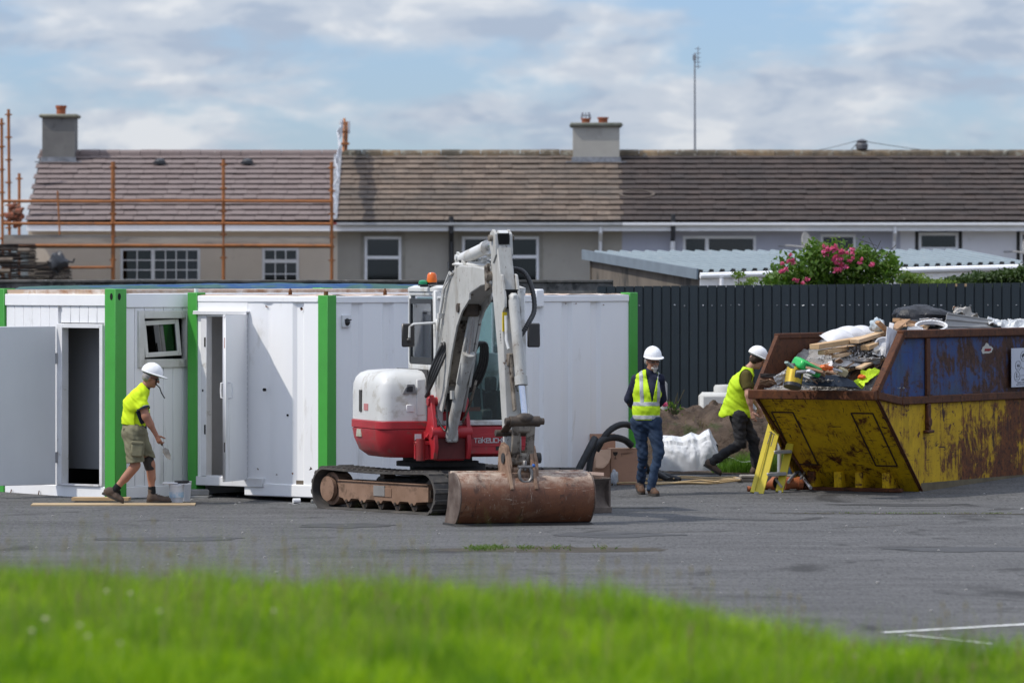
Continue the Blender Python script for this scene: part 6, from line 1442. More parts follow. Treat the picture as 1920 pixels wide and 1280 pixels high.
# green tool case, tin, tube
gc = thing('tool_case', 'bright green plastic case lying in the low end of the skip', 'case', onskip(1513, 688, .66), R(30)); gc.scale = (1.3, 1.3, 1.3)
gm = M('bright_green_plastic', (.02, .42, .08), (.02, .36, .07), 3, .35)
rt = (R(12), R(24), 0)
MB().box(-.13, .13, -.10, .10, -.05, .05, ch=.02).build('case_body', gm, gc, rot=rt, bevel=.005); MB().box(-.09, .09, -.107, -.099, -.02, .03, ch=.003).box(-.1, -.05, -.06, .06, .049, .056, ch=.003).build('case_clasp', M('dark_green_plastic', (.01, .2, .05)), gc, rot=rt)
MB().box(-.05, .05, -.109, -.1075, -.005, .012).build('case_mark', M('pale_green_mark', (.3, .55, .35)), gc, rot=rt)
tn = thing('paint_tin', 'dented yellow and black paint tin near the skip rim', 'tin', onskip(1489, 706, .80), R(20)); tn.scale = (1.3, 1.3, 1.25)
rt = (R(-14), R(16), 0)
MB().lathe([(.085, -.11), (.085, .11)], 24).build('tin_body', M('tin_yellow', (.55, .38, .02), (.45, .30, .02), 6, .35, .3), tn, rot=rt); MB().lathe([(.088, .085), (.088, .115), (.08, .115), (.075, .10)], 24).lathe([(.088, -.115), (.088, -.08)], 24).build('tin_rim', M('tin_black', (.02, .02, .022), None, 4, .4), tn, rot=rt)
m_ = MB(); 
for a in range(10): a_ = -1.9+a*.09; m_.box(-.004, .004, -.087, -.084, -.03, .05, Matrix.Rotation(a_+1.57, 4, 'Z'))
m_.build('tin_badge', M('tin_black', (.02, .02, .022)), tn, rot=rt)
plank((1474, 679), (1486, 689), .05, .03, 'pale green tube sticking up behind the yellow tin', .75, .75, M('pale_tube', (.32, .42, .38)), 'plastic_tube', cat='tube')
arcp = [(.42*math.cos(a)*1.0, .15*math.sin(a)) for a in [math.pi*k/20 for k in range(21)]]
o = MB().prism(arcp, 'y', -.02, .02).build('curved_sheet', M('dark_blue_sheet', (.010, .020, .04), (.016, .03, .052), 3, .4)); o.location = onskip(1546, 724, .62); o.rotation_euler = (R(-16), R(2), R(-10)); tag(o, 'dark navy half round plastic sheet standing along the skip rim', 'plastic sheet')
orng = M('orange_plastic', (.75, .16, .02), (.65, .12, .02), 4, .4)
for (px, py, r_, lb) in ((1547, 689, .045, 'orange plastic fitting lying on the rubble'), (1556, 690, .035, 'second orange fitting just right of the first'), (1575, 711, .042, 'small orange lump beside the curved blue sheet')):
    put(lump('plastic_fitting', orng, r_*1.3, r_, r_*.8, px, .5, 10), px, py, .5, lb, 'plastic fitting')
cardm = M('stained_cardboard', (.30, .18, .11), (.24, .14, .085), 3, .9, bump=.2, dirt=(.11, .08, .065), dscale=3.5, dth=.53)
pxsheet('cardboard_sheet', cardm, ((1588, 706, .62), (1628, 720, .30), (1665, 668, .22), (1632, 655, .5)), 'bent stained cardboard sheet leaning against the skip side', 'cardboard', .16, 24, 24, 1.7, freq=1.4)
o = MB().grid(10, 10, lambda u, v: ((u-.5)*.34, (v-.5)*.24, .02*math.sin(u*7)), .008).build('cardboard_sheet', M('pinkish_card', (.42, .24, .16))); put(o, 1535, 690, .8, 'flat pinkish cardboard piece behind the green case', 'cardboard', (R(30), 0, R(10)))
put(MB().box(-.06, .06, -.05, .05, -.045, .045, ch=.01).build('foam_block', M('cream_block', (.5, .42, .25))), 1580, 697, .4, 'small cream block in front of the cardboard sheet', 'block', (.3, .4, .2))
hv = M('hi_vis_cloth', (.50, .68, .02), (.42, .58, .02), 5, .7)
pxsheet('hi_vis_rag', hv, ((1606, 722, .26), (1618, 722, .12), (1650, 691, .06), (1634, 690, .14)), 'crumpled lime yellow hi vis rag at the near skip corner', 'cloth', .08, 20, 16, 4.4, freq=3)
put(lump('plastic_fitting', orng, .05, .03, .03, 2.2, .4, 10), 1616, 706, .2, 'orange scrap under the lime rag', 'plastic fitting')
# right upper items
pxsheet('plastic_trim', M('grey_white_trim', (.58, .58, .60), (.46, .46, .48), 3, .5), ((1659, 668, .12), (1668, 672, .08), (1689, 624, .05), (1664, 612, .14)), 'upright off white plastic trim leaning inside the skip corner', 'plastic trim', .02, 10, 20, 2.0)
pxsheet('plastic_trim', M('grey_white_trim', (.58, .58, .60)), ((1662, 640, .5), (1668, 644, .45), (1676, 606, .4), (1668, 604, .5)), 'narrow grey plastic trim standing just behind the wider one', 'plastic trim', .01, 8, 16, 5.0)
put(MB().lathe([(.01, -.03), (.09, -.02), (.13, .02), (.135, .025), (.12, .025), (.08, -.01)], 24).build('plastic_bowl', foam), 1658, 650, .35, 'small white bowl tipped in the heap beside the trim', 'bowl', (R(60), R(10), 0))
m_ = MB()
for k in range(28):
    a, b_ = 2*math.pi*k/28, 2*math.pi*(k+1)/28
    m_.beam((.20*math.cos(a), .17*math.sin(a), 0), (.20*math.cos(b_), .17*math.sin(b_), 0), .03, .05, ext=.008)
put(m_.build('toilet_seat', M('white_ceramic', (.74, .74, .74), None, 3, .2), angle=60), 1746, 613, .22, 'white oval toilet seat lying on top of the skip edge', 'toilet seat', (R(22), R(2), R(-8)))
bagm = M('black_sack', (.010, .011, .014), (.016, .017, .021), 3, .42, bump=.8, bscale=8, bdist=.04, spec=.35)
o = lump('bin_bag', bagm, .40, .30, .155, 7.7, .16, 28); put(o, 1728, 595, .85, 'large shiny black sack on top of the skip heap', 'bag', (0, R(3), R(6)))
o = lump('litter_bag', M('clear_blue_bag', (.30, .38, .42), (.5, .52, .53), 9, .35, dirt=(.05, .06, .06), dscale=8, dth=.55), .10, .08, .09, 3.1, .3, 16); put(o, 1645, 610, .7, 'small torn pale blue bag of litter at the heap top', 'bag')
greyp = M('grey_sheet_metal', (.20, .195, .185), (.17, .165, .155), 2, .55, .1, bump=.1, dirt=(.12, .11, .10), dscale=3, dth=.62)
def crump(name, mat, W_, H_, label, px, py, d, rot, amp=.05, ribs=0, seed=0):
    o_ = MB().grid(36, 16, lambda u, v: ((u-.5)*W_, amp*fbm(u*4+seed, v*3)+(.02*(1 if (v*4) % 1 > .8 else 0) if ribs else 0), (v-.5)*H_*(1-.35*u*(1 if ribs else 0))), .006).build(name, mat); return put(o_, px, py, d, label, 'sheet', rot)
pxsheet('metal_sheet', greyp, ((1768, 622, .10), (1862, 620, .08), (1860, 600, .35), (1776, 586, .30)), 'dull grey ribbed metal sheet standing on the skip top', 'sheet', .008, 30, 24, 1.0, ribs=3)
pxsheet('metal_sheet', M('pale_bent_sheet', (.36, .34, .31), (.25, .23, .2), 5, .6, dirt=(.1, .07, .05), dscale=5, dth=.52), ((1790, 588, .4), (1838, 596, .35), (1818, 580, .5), (1786, 576, .55)), 'curled pale sheet edge above the grey metal sheet', 'sheet', .09, 24, 12, 4.0)
wt_ = M('torn_white_sheet', (.66, .66, .64), (.54, .54, .53), 5, .6, bump=.5, bscale=12, bdist=.02, dirt=(.09, .085, .08), dscale=3.2, dth=.60)
pxsheet('torn_sheet', wt_, ((1854, 608, .15), (1925, 622, .10), (1935, 604, .4), (1852, 596, .45)), 'torn white sheet draped on the skip top rail', 'sheet', .10, 30, 16, 9.0)
pxsheet('torn_sheet', wt_, ((1893, 606, .5), (1985, 616, .4), (1990, 600, .8), (1890, 597, .8)), 'second torn white sheet running out of the right edge', 'sheet', .09, 30, 16, 12.0)
pxsheet('brown_board', M('brown_board2', (.42, .26, .14), (.33, .19, .10), 4, .8), ((1675, 618, .5), (1700, 612, .35), (1697, 602, .45), (1684, 599, .6)), 'broken pale brown board corner at the top of the heap', 'board', .02, 10, 8, 3.0)
pxsheet('brown_board', M('brown_board2', (.42, .26, .14)), ((1698, 611, .4), (1738, 618, .3), (1742, 609, .5), (1690, 598, .6)), 'wider pale brown board sloping right at the top of the heap', 'board', .02, 14, 8, 6.0)
pale_b = M('pale_board', (.56, .40, .25), (.48, .33, .19), 3, .8, dirt=(.34, .24, .15), dscale=4, dth=.6)
plank((1602, 640), (1662, 622), .13, .05, 'ragged pale board lying above the longest plank', .5, .7, pale_b)
plank((1566, 668), (1600, 660), .10, .04, 'pale batten half buried left of the plaster heap', .5, .7, pale_b)
plank((1610, 690), (1640, 676), .09, .03, 'pale batten crossing the cardboard sheet', .25, .4, pale_b)
pxsheet('plaster_board', M('plaster_board', (.52, .51, .49), (.42, .41, .40), 4, .9, dirt=(.3, .29, .28), dscale=5, dth=.58), ((1560, 684, .55), (1612, 688, .4), (1622, 668, .55), (1572, 664, .75)), 'broken pale plasterboard sheet in the middle of the heap', 'board', .03, 20, 12, 3.3)
pxsheet('plaster_board', M('plaster_board', (.52, .51, .49)), ((1508, 706, .7), (1540, 704, .6), (1536, 692, .75), (1512, 694, .85)), 'small pale plasterboard piece beside the green case', 'board', .02, 12, 8, 1.3)
pxsheet('plaster_board', M('plaster_board', (.52, .51, .49)), ((1636, 662, .3), (1660, 668, .2), (1664, 650, .3), (1640, 648, .45)), 'pale plasterboard corner beside the upright white trim', 'board', .02, 12, 8, 7.3)
pxsheet('grey_board', M('grey_panel', (.36, .36, .37), (.26, .26, .27), 4, .7), ((1700, 622, .3), (1732, 622, .2), (1730, 612, .35), (1702, 611, .4)), 'pale grey panel piece left of the toilet seat', 'panel', .01, 10, 6, 2.0)
plank((1789, 575), (1791, 588), .03, .03, 'thin rusty stick standing up beside the grey metal sheet', .5, .5, rustm)
crump('plastic_scrap', foam, .30, .12, 'flat white scrap beside the black sack', 1745, 602, .5, (R(60), 0, 0), .02, 0, 2)
crump('plastic_scrap', M('grey_trim', (.16, .17, .19)), .4, .05, 'dark grey trim strip on the heap below the black sack', 1725, 605, .45, (R(30), R(8), 0), .01, 0, 2)
crump('paper_scrap', foam, .22, .13, 'white paper scrap left of the yellow tin', 1468, 706, .95, (R(30), R(-30), 0), .03, 0, 6)
crump('corrugated_scrap', plas, .62, .20, 'broken wavy grey sheet under the plaster heap', 1605, 678, .5, (R(62), R(-3), 0), .05, 1, 6)
crump('wood_scrap', cardm, .3, .1, 'brown scrap in the left corner of the skip', 1446, 717, 1.3, (R(50), 0, 0), .03, 0, 3)
crump('timber_scrap', M('dark_wood', (.05, .04, .035)), .5, .05, 'dark flat board behind the yellow tin', 1462, 704, 1.35, (R(10), 0, 0), .01, 0, 3)
kinds_ = [('grey plaster', plas), ('pale timber', timb), ('dull grey metal', greyp), ('white foam', foam), ('brown cardboard', cardm), ('dark wood', M('brown_wood', (.20, .13, .08)))]
combos = [(k_, z_, l_) for z_ in range(3) for k_ in range(6) for l_ in range(2)]
for (k_, z_, l_) in combos:   # assorted shards
    kn_, mt_ = kinds_[k_]; px = [rnd.uniform(1500, 1550), rnd.uniform(1550, 1605), rnd.uniform(1605, 1655)][z_]; py = np.interp(px, [1500, 1650], [708, 652])+rnd.uniform(-6, 24)
    zone = ['near the low rim', 'in the middle of the heap', 'high up by the near corner'][z_]
    w_, L_ = rnd.uniform(.06, .12), (rnd.uniform(.10, .15), rnd.uniform(.22, .32))[l_]
    pts_ = [(-L_/2, -w_/2), (L_/2*rnd.uniform(.6, 1), -w_/2*rnd.uniform(.5, 1)), (L_/2, w_/2*rnd.uniform(.3, 1)), (rnd.uniform(-.2, .2)*L_, w_/2*rnd.uniform(.8, 1.3)), (-L_/2*rnd.uniform(.7, 1), w_/2)]
    o = MB().prism(pts_, 'z', 0, rnd.uniform(.008, .03)).build('debris_shard', mt_)
    put(o, px, py, rnd.uniform(.25, .9), '%s %s shard %s of the skip' % (('short', 'long')[l_], kn_, zone), 'debris', (rnd.uniform(-.6, .6), rnd.uniform(-.5, .5), rnd.uniform(0, 3)), 'waste shards in the skip')

# ================================================================ step ladder
ly = M('ladder_yellow', (.62, .50, .03), (.55, .43, .03), 3, .5, dirt=(.42, .34, .05), dscale=5, dth=.6); alu = M('dull_aluminium', (.36, .345, .32), (.26, .24, .21), 6, .5, .5, dirt=(.16, .13, .1), dscale=5, dth=.55)
LY = 70.45; lo = Vector((PX(1421, LY), LY, gz(LY)))
LD = thing('step_ladder', 'yellow step ladder leaning behind the left corner of the skip', 'ladder', lo)
s_ = LY/FPX
def lp(px, py, dy=0): return Vector(((px-1421)*s_, dy, (921-py)*s_))
MB().beam(lp(1419, 921), lp(1457, 790, .42), .03, .175, up=(-1, 0, -.25), ch=.004).build('rail', ly, LD)
q = MB().beam(lp(1415.5, 915, -.022), lp(1448, 806, .34), .008, .012, up=(-1, 0, -.25)); q.build('rail_rib_shadow', M('ladder_shadow', (.35, .28, .02)), LD)  # shadow line along the rail, put into a darker yellow
MB().beam(lp(1462, 919, .15), lp(1487, 822, .5), .03, .10, up=(-1, 0, -.25), ch=.004).beam(lp(1474, 880, .36), lp(1490, 810, .62), .02, .09, up=(-1, 0, -.25)).build('rail', ly, LD)
for (py, xa, xb, dy) in ((845, 1450, 1484, .30), (886, 1436, 1473, .17)):
    MB().beam(lp(xa, py, dy-.05), lp(xb, py-1, dy+.08), .11, .045, ch=.006).build('step', alu, LD)
MB().beam(lp(1414, 920, -.03), lp(1422, 921, -.03), .05, .04).beam(lp(1460, 919, .14), lp(1466, 919, .14), .05, .04).build('foot', M('foot_plate', (.4, .39, .37), None, 4, .6, .3), LD)
MB().beam(lp(1440, 828, .15), lp(1448, 806, .22), .01, .022, up=(0, 1, 0)).beam(lp(1446, 833, .12), lp(1453, 810, .2), .01, .022, up=(0, 1, 0)).beam(lp(1444, 806, .2), lp(1455, 812, .2), .01, .02, up=(0, 1, 0)).build('latch_bracket', M('ladder_steel', (.22, .21, .18), None, 3, .5, .6), LD)
MB().beam(lp(1434, 903, .1), lp(1447, 890, .15), .01, .025).beam(lp(1454, 893, .15), lp(1467, 910, .1), .01, .03).build('brace', M('ladder_steel', (.22, .21, .18)), LD)
# terracotta drain fittings
tcm = M('drain_orange', (.36, .115, .045), (.29, .09, .035), 4, .6, dirt=(.2, .1, .06), dscale=6, dth=.58)
def fitting(px, py, w, d, label, rz=0.0, Y=None):
    g_ = G(px, py); t = thing('drain_fitting', label, 'drain fitting', g_, rz, 'orange drain fittings')
    MB().tube([(-w/2, 0, d), (w/2, 0, d)], d*.86, 18, caps=False).tube([(-w/2, 0, d), (-w/2+w*.28, 0, d)], d, 18).tube([(w/2-w*.28, 0, d), (w/2, 0, d)], d, 18).build('pipe', tcm, t)
    MB().cyl((w/2, 0, d), (w/2+.003, 0, d), d*.82, n=18).cyl((-w/2-.003, 0, d), (-w/2, 0, d), d*.82, n=18).build('pipe_mouth', holem, t)
    return t
fitting(1443, 918, .20, .085, 'orange drain pipe fitting lying between the ladder feet', R(-35)); fitting(1487, 918, .24, .085, 'orange drain pipe fitting just right of the ladder', R(12)); fitting(1410, 921, .12, .035, 'small flat orange drain piece left of the ladder foot', R(4))
stl = M('steel_tube', (.42, .43, .45), (.34, .35, .37), 4, .35, .7)
def loose(p0, p1, r, mat, name, label, cat, z0=0, z1=0, Y=None):
    a, b_ = G(*p0), G(*p1); a.z += r+z0; b_.z += r+z1; o_ = MB().cyl(a, b_, r, n=10).build(name, mat); return tag(o_, label, cat)
def lt(px0, py0, px1, py1, r, Y0, Y1, mat, name, label, cat):
    o_ = MB().cyl(P(px0, py0, Y0), P(px1, py1, Y1), r, n=10).build(name, mat); return tag(o_, label, cat)
lt(1520, 914, 1498, 885, .022, 70.65, 71.4, stl, 'steel_tube', 'right leaning steel tube between the ladder and the skip', 'tube')
lt(1478, 903, 1493, 885, .022, 70.9, 71.4, stl, 'steel_tube', 'left leaning steel tube between the ladder and the skip', 'tube')
lt(1501, 897, 1512, 880, .014, 71.0, 71.4, stl, 'steel_tube', 'thin steel tube crossing behind the two thicker tubes', 'tube')
lt(1461, 892, 1462, 815, .028, 72.0, 72.1, M('grey_post', (.30, .32, .34), None, 4, .5), 'grey_post', 'upright pale grey post behind the ladder steps', 'post')
pl_ = MB().box(-.5, .5, -.1, .1, 0, .05, ch=.01).box(-.45, .4, -.12, .06, .05, .09, ch=.01).build('grey_plank', M('weathered_wood', (.32, .30, .27)), None, G(1450, 902)+Vector((0, 0, .0)), (0, 0, .1)); tag(pl_, 'weathered grey planks on the ground behind the ladder', 'plank')
bc_ = MB().box(-.13, .13, -.12, .12, 0, .42, ch=.02).build('blue_crate', M('dark_blue_plastic', (.015, .03, .07), None, 4, .5), None, G(1497, 899)+Vector((0, .3, 0)), (0, 0, .3)); tag(bc_, 'dark blue plastic crate in the shade behind the skip end', 'crate')
# ================================================================ boxes, hoses, bag, mound
card = M('brown_cardboard', (.42, .245, .165), (.37, .215, .145), 2, .9, bump=.1)
cardl = M('light_cardboard', (.56, .37, .26), (.50, .33, .23), 2, .9)
BYb = 72.1; bo = Vector((PX(1172, BYb), BYb, gz(BYb)))
CB = thing('cardboard_box', 'open brown cardboard box with fragile glass mark beside the cabin corner', 'cardboard box', bo, R(8))
MB().box(-.19, .19, -.0, .36, 0, .47, ch=.004).build('box_body', card, CB)
MB().box(-.40, -.193, .02, .34, 0, .40).build('box_side', card, CB)
MB().add([(-.19, -.004, .475), (-.40, .02, .44), (-.43, -.09, .22), (-.40, -.095, .23), (-.37, -.10, .22), (-.30, -.10, .225), (-.26, -.095, .26), (-.225, -.08, .30), (-.20, -.06, .36)], [(0, 1, 2, 3, 4, 5, 6, 7, 8), (8, 7, 6, 5, 4, 3, 2, 1, 0)]).build('torn_flap', cardl, CB)
MB().box(-.19, .19, .0, .36, .470, .476).build('box_top', cardl, CB)
MB().box(-.42, -.08, .30, .315, .45, .66).build('flap', card, CB)
prn = M('box_print', (.035, .025, .02)); m_ = MB()
m_.prism([(-.165, .43), (-.095, .43), (-.105, .395), (-.125, .38), (-.135, .38), (-.155, .395)], 'y', -.003, -.0005).box(-.133, -.127, -.003, -.0006, .345, .382).box(-.15, -.11, -.003, -.0006, .34, .346)
m_.beam((-.05, -.002, .41), (.11, -.002, .425), .002, .012, up=(0, 1, 0)).beam((-.05, -.002, .41), (-.045, -.002, .37), .002, .012, up=(0, 1, 0)).beam((-.03, -.002, .40), (.05, -.002, .405), .002, .008, up=(0, 1, 0)); m_.build('printed_mark', prn, CB)
cl_ = lump('plastic_wrap', M('clear_wrap', (.5, .52, .55), (.3, .32, .34), 12, .2), .05, .04, .11, 2.2, .35, 12); p = G(1152, 908); cl_.location = (p.x, BYb-.12, gz(BYb)+.10); tag(cl_, 'crumpled clear plastic in front of the cardboard box', 'plastic')
tb_ = MB().box(-.09, .09, -.05, .05, 0, .03).build('card_flap', cardl, None, P(1118, 885, 66.9), (R(20), R(4), 0)); tb_.location.z = .40; tag(tb_, 'pale cardboard piece resting on the dozer blade end', 'cardboard')
bp_ = M('black_corrugated_duct', (.022, .024, .027), (.035, .037, .04), 5, .6)
def duct(pts, r, label):
    pts = [Vector(q_) for q_ in pts]; out = []
    for i in range(len(pts)-1):
        p0 = pts[max(i-1, 0)]; p1 = pts[i]; p2 = pts[i+1]; p3 = pts[min(i+2, len(pts)-1)]
        for k in range(16):
            t_ = k/16; out.append(.5*((2*p1)+(p2-p0)*t_+(2*p0-5*p1+4*p2-p3)*t_*t_+(3*p1-p0-3*p2+p3)*t_**3))
    out.append(pts[-1]); c = out[0].copy(); rs = [r*(1.015 if (i//2) % 2 else .99) for i in range(len(out))]
    o_ = MB().tube([q_-c for q_ in out], rs, 12).build('black_duct', bp_); o_.location = c; return tag(o_, label, 'hose')
Yd = 71.8
duct([P(1083, 884, Yd-.5), P(1103, 845, Yd-.4), P(1115, 822, Yd-.2)], .048, 'short straight black pipe leaning on the cabin wall')
duct([P(1104, 885, Yd-.3), P(1110, 850, Yd-.25), P(1124, 828, Yd-.2), P(1148, 820, Yd), P(1170, 824, Yd+.2), P(1184, 835, Yd+.3)], .045, 'lower black pipe arching behind the cardboard box')
duct([P(1118, 845, Yd-.1), P(1138, 812, Yd-.1), P(1160, 797, Yd), P(1180, 797, Yd+.2), P(1196, 812, Yd+.4), P(1203, 850, Yd+.7), P(1215, 880, Yd+.9), P(1245, 893, Yd+1.0)], .042, 'longest black pipe arching high over the cardboard box')
duct([P(1222, 880, 73.0), P(1245, 890, 72.9), P(1275, 900, 72.8)], .042, 'black pipe end lying on the ground behind the standing man')
duct([P(1228, 884, 72.6), P(1250, 897, 72.4), P(1258, 899, 72.3)], .038, 'shorter black pipe end beside the hose coil')
# coiled hose
hm = M('tan_hose', (.42, .30, .15), (.36, .25, .12), 5, .5); m_ = MB(); hc = G(1290, 905); pts = []
for i in range(220):
    t_ = i/219; a = 2*math.pi*1.8*t_; rx = .72+.14*math.sin(t_*23)+.06*math.sin(t_*9); pts.append(Vector((hc.x-.1+rx*math.cos(a)+.2*math.sin(t_*5), hc.y+.75*rx*math.sin(a)+.15*math.sin(t_*7), 0)))
for p_ in pts: p_.z = gz(p_.y)+.02+.010*(1+math.sin(p_.x*9))
m_.tube([p_-hc for p_ in pts], 0.0115, 8)
e0 = pts[0]-hc; m_.tube([Vector((-1.35, -.15, -.0)), Vector((-.9, -.22, .0)), Vector((-.4, -.2, .01)), Vector((0.2, -.3, .01)), e0], .017, 8)
m_.tube([pts[-1]-hc, pts[-1]-hc+Vector((.25, .02, .02)), pts[-1]-hc+Vector((.5, -.05, .0))], .012, 6)
o = m_.build('hose_coil', hm); o.location = hc; tag(o, 'loose coil of tan hose on the tarmac behind the standing man', 'hose')
# white bag
wb_ = M('white_woven_bag', (.62, .63, .65), (.55, .56, .59), 2, .55, bump=.12, bscale=10, bdist=.012); bgY = 75.0; bo = Vector((PX(1287, bgY), bgY, gz(bgY)-.01))
hgt_px = [(1226, 893), (1232, 843), (1242, 819), (1262, 820), (1282, 824), (1300, 813), (1316, 817), (1330, 808), (1338, 826), (1347, 838), (1342, 866), (1325, 886)]
def bagf(u, v):
    x = -.44+.86*u; px = 1287+x/(bgY/FPX)
    top = np.interp(px, [1226, 1232, 1240, 1262, 1280, 1298, 1312, 1322, 1331, 1337, 1346], [893, 850, 822, 820, 824, 815, 819, 812, 808, 822, 838]); h = (886-top)*bgY/FPX
    a = v*math.pi; fold = .035*abs(fbm(x*2.5+v*2, v*2.5, 2))*2+.020*abs(math.sin(9*(x-.16)/(0.30+.9*v)+1.5*fbm(x*2, v*2, 5)))+.014*math.sin(15*x-13*v+3*fbm(x*3, v*3))+.016*abs(fbm(x*7, v*9, 4))+.010*math.sin(31*x+9*v+4*fbm(x*4, v*4, 7))
    y = -.34*math.cos(a)*(1-.25*abs(2*u-1)**3)-fold*math.sin(min(a, 1.6)); z = h*math.sin(a)**.8*(1-.0*v)+fold*.25
    return (x+.02*math.sin(v*11), y, max(z, 0.0)*(.9 if v < .3 else 1))
tag(MB().grid(110, 70, bagf).build('white_sack', wb_, None, bo), 'large crumpled white sack lying before the earth mound', 'bag')
# mound of earth
soil = M('mound_earth', (.10, .072, .054), (.05, .036, .027), 3, 1, bump=1, bscale=14, bdist=.04, dirt=(.05, .055, .025), dscale=2.6, dth=.56)
def mound(px0, px1, Y, topf, label, depth=2.2, n=90, seed=0):
    x0, x1 = PX(px0, Y), PX(px1, Y)
    def f(u, v):
        x = x0+(x1-x0)*u; px = 960+x*FPX/Y; h = (np.interp(px, *topf)); h = HC-(h-YH)/FPX*Y-gz(Y)
        sv = math.sin(math.pi*v)**.7; z = h*sv+.12*fbm(x*2.1, v*5, seed)*sv+.06*fbm(x*7, v*16, seed+3)*sv+.03*fbm(x*19, v*40, seed)*sv
        return (x, Y+depth*(v-.5)+.1*fbm(x*3, v*3), gz(Y)-.03+max(z, 0))
    return tag(MB().grid(n, 44, f).build('earth_mound', soil), label, 'earth mound')
mound(1195, 1660, 76.2, ([1195, 1215, 1245, 1280, 1320, 1352, 1380, 1410, 1450, 1520, 1660], [800, 776, 768, 764, 762, 756, 764, 764, 768, 790, 830]), 'rough brown earth mound below the slate fence', seed=2)
tm = leafm('tuft_grass', (.06, .14, .012), (.11, .21, .025), (.10, .15, .03), .35, 2); tb2 = leafm('dry_tuft', (.12, .11, .045), (.07, .09, .025), (.13, .10, .05), .3, 2)
n = 5200; xs_ = PX(1200, 75.6)+RNG.uniform(0, 1, n)*(PX(1400, 75.6)-PX(1200, 75.6)); V_ = RNG.uniform(0, 1, n)
pts_ = np.stack([xs_, 75.75-V_*.45, .62-V_*.48+.09*RNG.normal(0, 1, n)], 1)
blades('dry_grass', pts_, .13, .012, tb2, label='dry grass and weeds hanging on the face of the earth mound', lean=1.2)
n = 6500; gx_ = RNG.uniform(PX(1335, 74.4), PX(1640, 74.4), n); gy_ = RNG.uniform(74.3, 75.4, n); gh = np.interp(gx_, [PX(1335, 74.4), PX(1375, 74.4), PX(1400, 74.4), PX(1640, 74.4)], [.10, .24, .3, .3])
hump = .12*np.exp(-((gx_-PX(1400, 74.4))/.35)**2)
blades('verge_grass', np.stack([gx_, gy_, gz(74.6)+hump*0+.0*gx_, ], 1), gh*RNG.uniform(.5, 1.2, n), .010, tm, label='rough green grass growing at the tarmac edge by the ladder', lean=.5)
soilv = ground_grid(PX(1200, 74.6), 9.5, [74.15, 74.4, 75.0, 75.8], 30, lambda x, y: gz(y)+.012+.03*fbm(x*5, y*5, 2)*(y > 74.3)).build('verge_soil', soil); tag(soilv, 'strip of bare earth at the tarmac edge', kind='structure')
rpl = thing('young_rose', 'small green plant with one pink flower beside the concrete post', 'plant', (PX(1262, 76.0), 76.0, gz(76)+.75))
V, _ = leaf_cloud(90, [(.0, 0, .06, .12, .10, .10), (.12, 0, -.02, .10, .1, .10)], .03); quads('foliage', V, rosem, RNG.uniform(0, 1, len(V)), rpl, kind='stuff')
m_ = MB()
for k in range(5): m_.tube([(rnd.uniform(-.05, .05), 0, -.1), (rnd.uniform(-.15, .18), 0, rnd.uniform(.15, .3))], .006, 5)
m_.build('stem', M('stem_brown', (.07, .06, .03)), rpl)
for _ in range(4): bloom(rpl, (PX(1245, 76)-PX(1262, 76)+rnd.gauss(0, .010), -.15, .10+rnd.gauss(0, .010)), .035)
pst = M('pale_concrete', (.42, .41, .39), (.34, .33, .31), 3, .85, bump=.2, dirt=(.25, .24, .22), dscale=3, dth=.58)
p = P(1244, 765, 77.0); o = MB().lathe([(.055, -.8), (.055, .34), (.04, .37), (.01, .38)], 14).build('concrete_post', pst, None, p); tag(o, 'short round pale concrete post behind the standing man', 'post')
tk = M('white_tank', (.52, .52, .50), (.45, .45, .43), 2, .7, dirt=(.35, .34, .32), dscale=2, dth=.58)
TK = thing('white_tank', 'pale square tank with round lid before the slate fence', 'tank', P(1358, 765, 77.9))
MB().box(-.36, .36, -.3, .3, -.75, .225, ch=.05).build('tank_body', tk, TK, bevel=.01); MB().lathe([(.17, .22), (.17, .30), (.15, .33), (.01, .335)], 24, (.02, 0, 0)).build('lid', tk, TK)
TK2 = thing('grey_barrel', 'pale grey barrel mostly hidden between the young man and the skip', 'barrel', P(1432, 765, 77.9))
MB().lathe([(.28, -.75), (.29, .1), (.26, .25), (.2, .30), (.01, .31)], 24).build('barrel_body', tk, TK2)
# rubbish on the ground by the skip
loose((1395, 897), (1412, 900), .01, darks, 'steel_rod', 'thin dark rod on the ground by the ladder', 'rod')
wl_ = MB().grid(10, 4, lambda u, v: (.5*u, .06*v, .02*math.sin(u*8))).build('plastic_strip', foam, None, P(1352, 857, 74.2), (0, R(8), 0)); tag(wl_, 'thin white plastic strip in the verge grass', 'plastic strip')
# plywood sheets and bucket near the left worker
ply = M('plywood', (.48, .36, .22), (.40, .29, .17), 2, .8, dirt=(.28, .22, .16), dscale=3, dth=.57)
pa = G(215, 946); o = MB().box(-1.02, 1.0, -.30, .26, 0, .016).build('plywood_sheet', ply, None, pa, (0, 0, R(2))); tag(o, 'thin plywood sheet under the feet of the walking worker', 'plywood')
pa = P(190, 944, 68.95); pa.z = .002; o = MB().box(-.36, .36, -.12, .12, .016, .055).build('timber_board', M('fresh_timber', (.50, .34, .18), (.44, .29, .15), 3, .8), None, pa, (0, 0, R(-4))); tag(o, 'pale thick timber board against the base of the left cabin', 'board')
pa = G(345, 944); o = MB().box(-.38, .22, -.10, .10, 0, .012).build('wet_board', M('dark_wet_board', (.06, .055, .05), (.12, .11, .1), 5, .5), None, pa, (0, 0, R(3))); tag(o, 'dark wet board lying under the paint bucket', 'board')
bY = 68.45; bk_ = thing('paint_bucket', 'white paint bucket with a roller tray on top beside the cabin', 'bucket', (PX(331, bY), bY, .014))
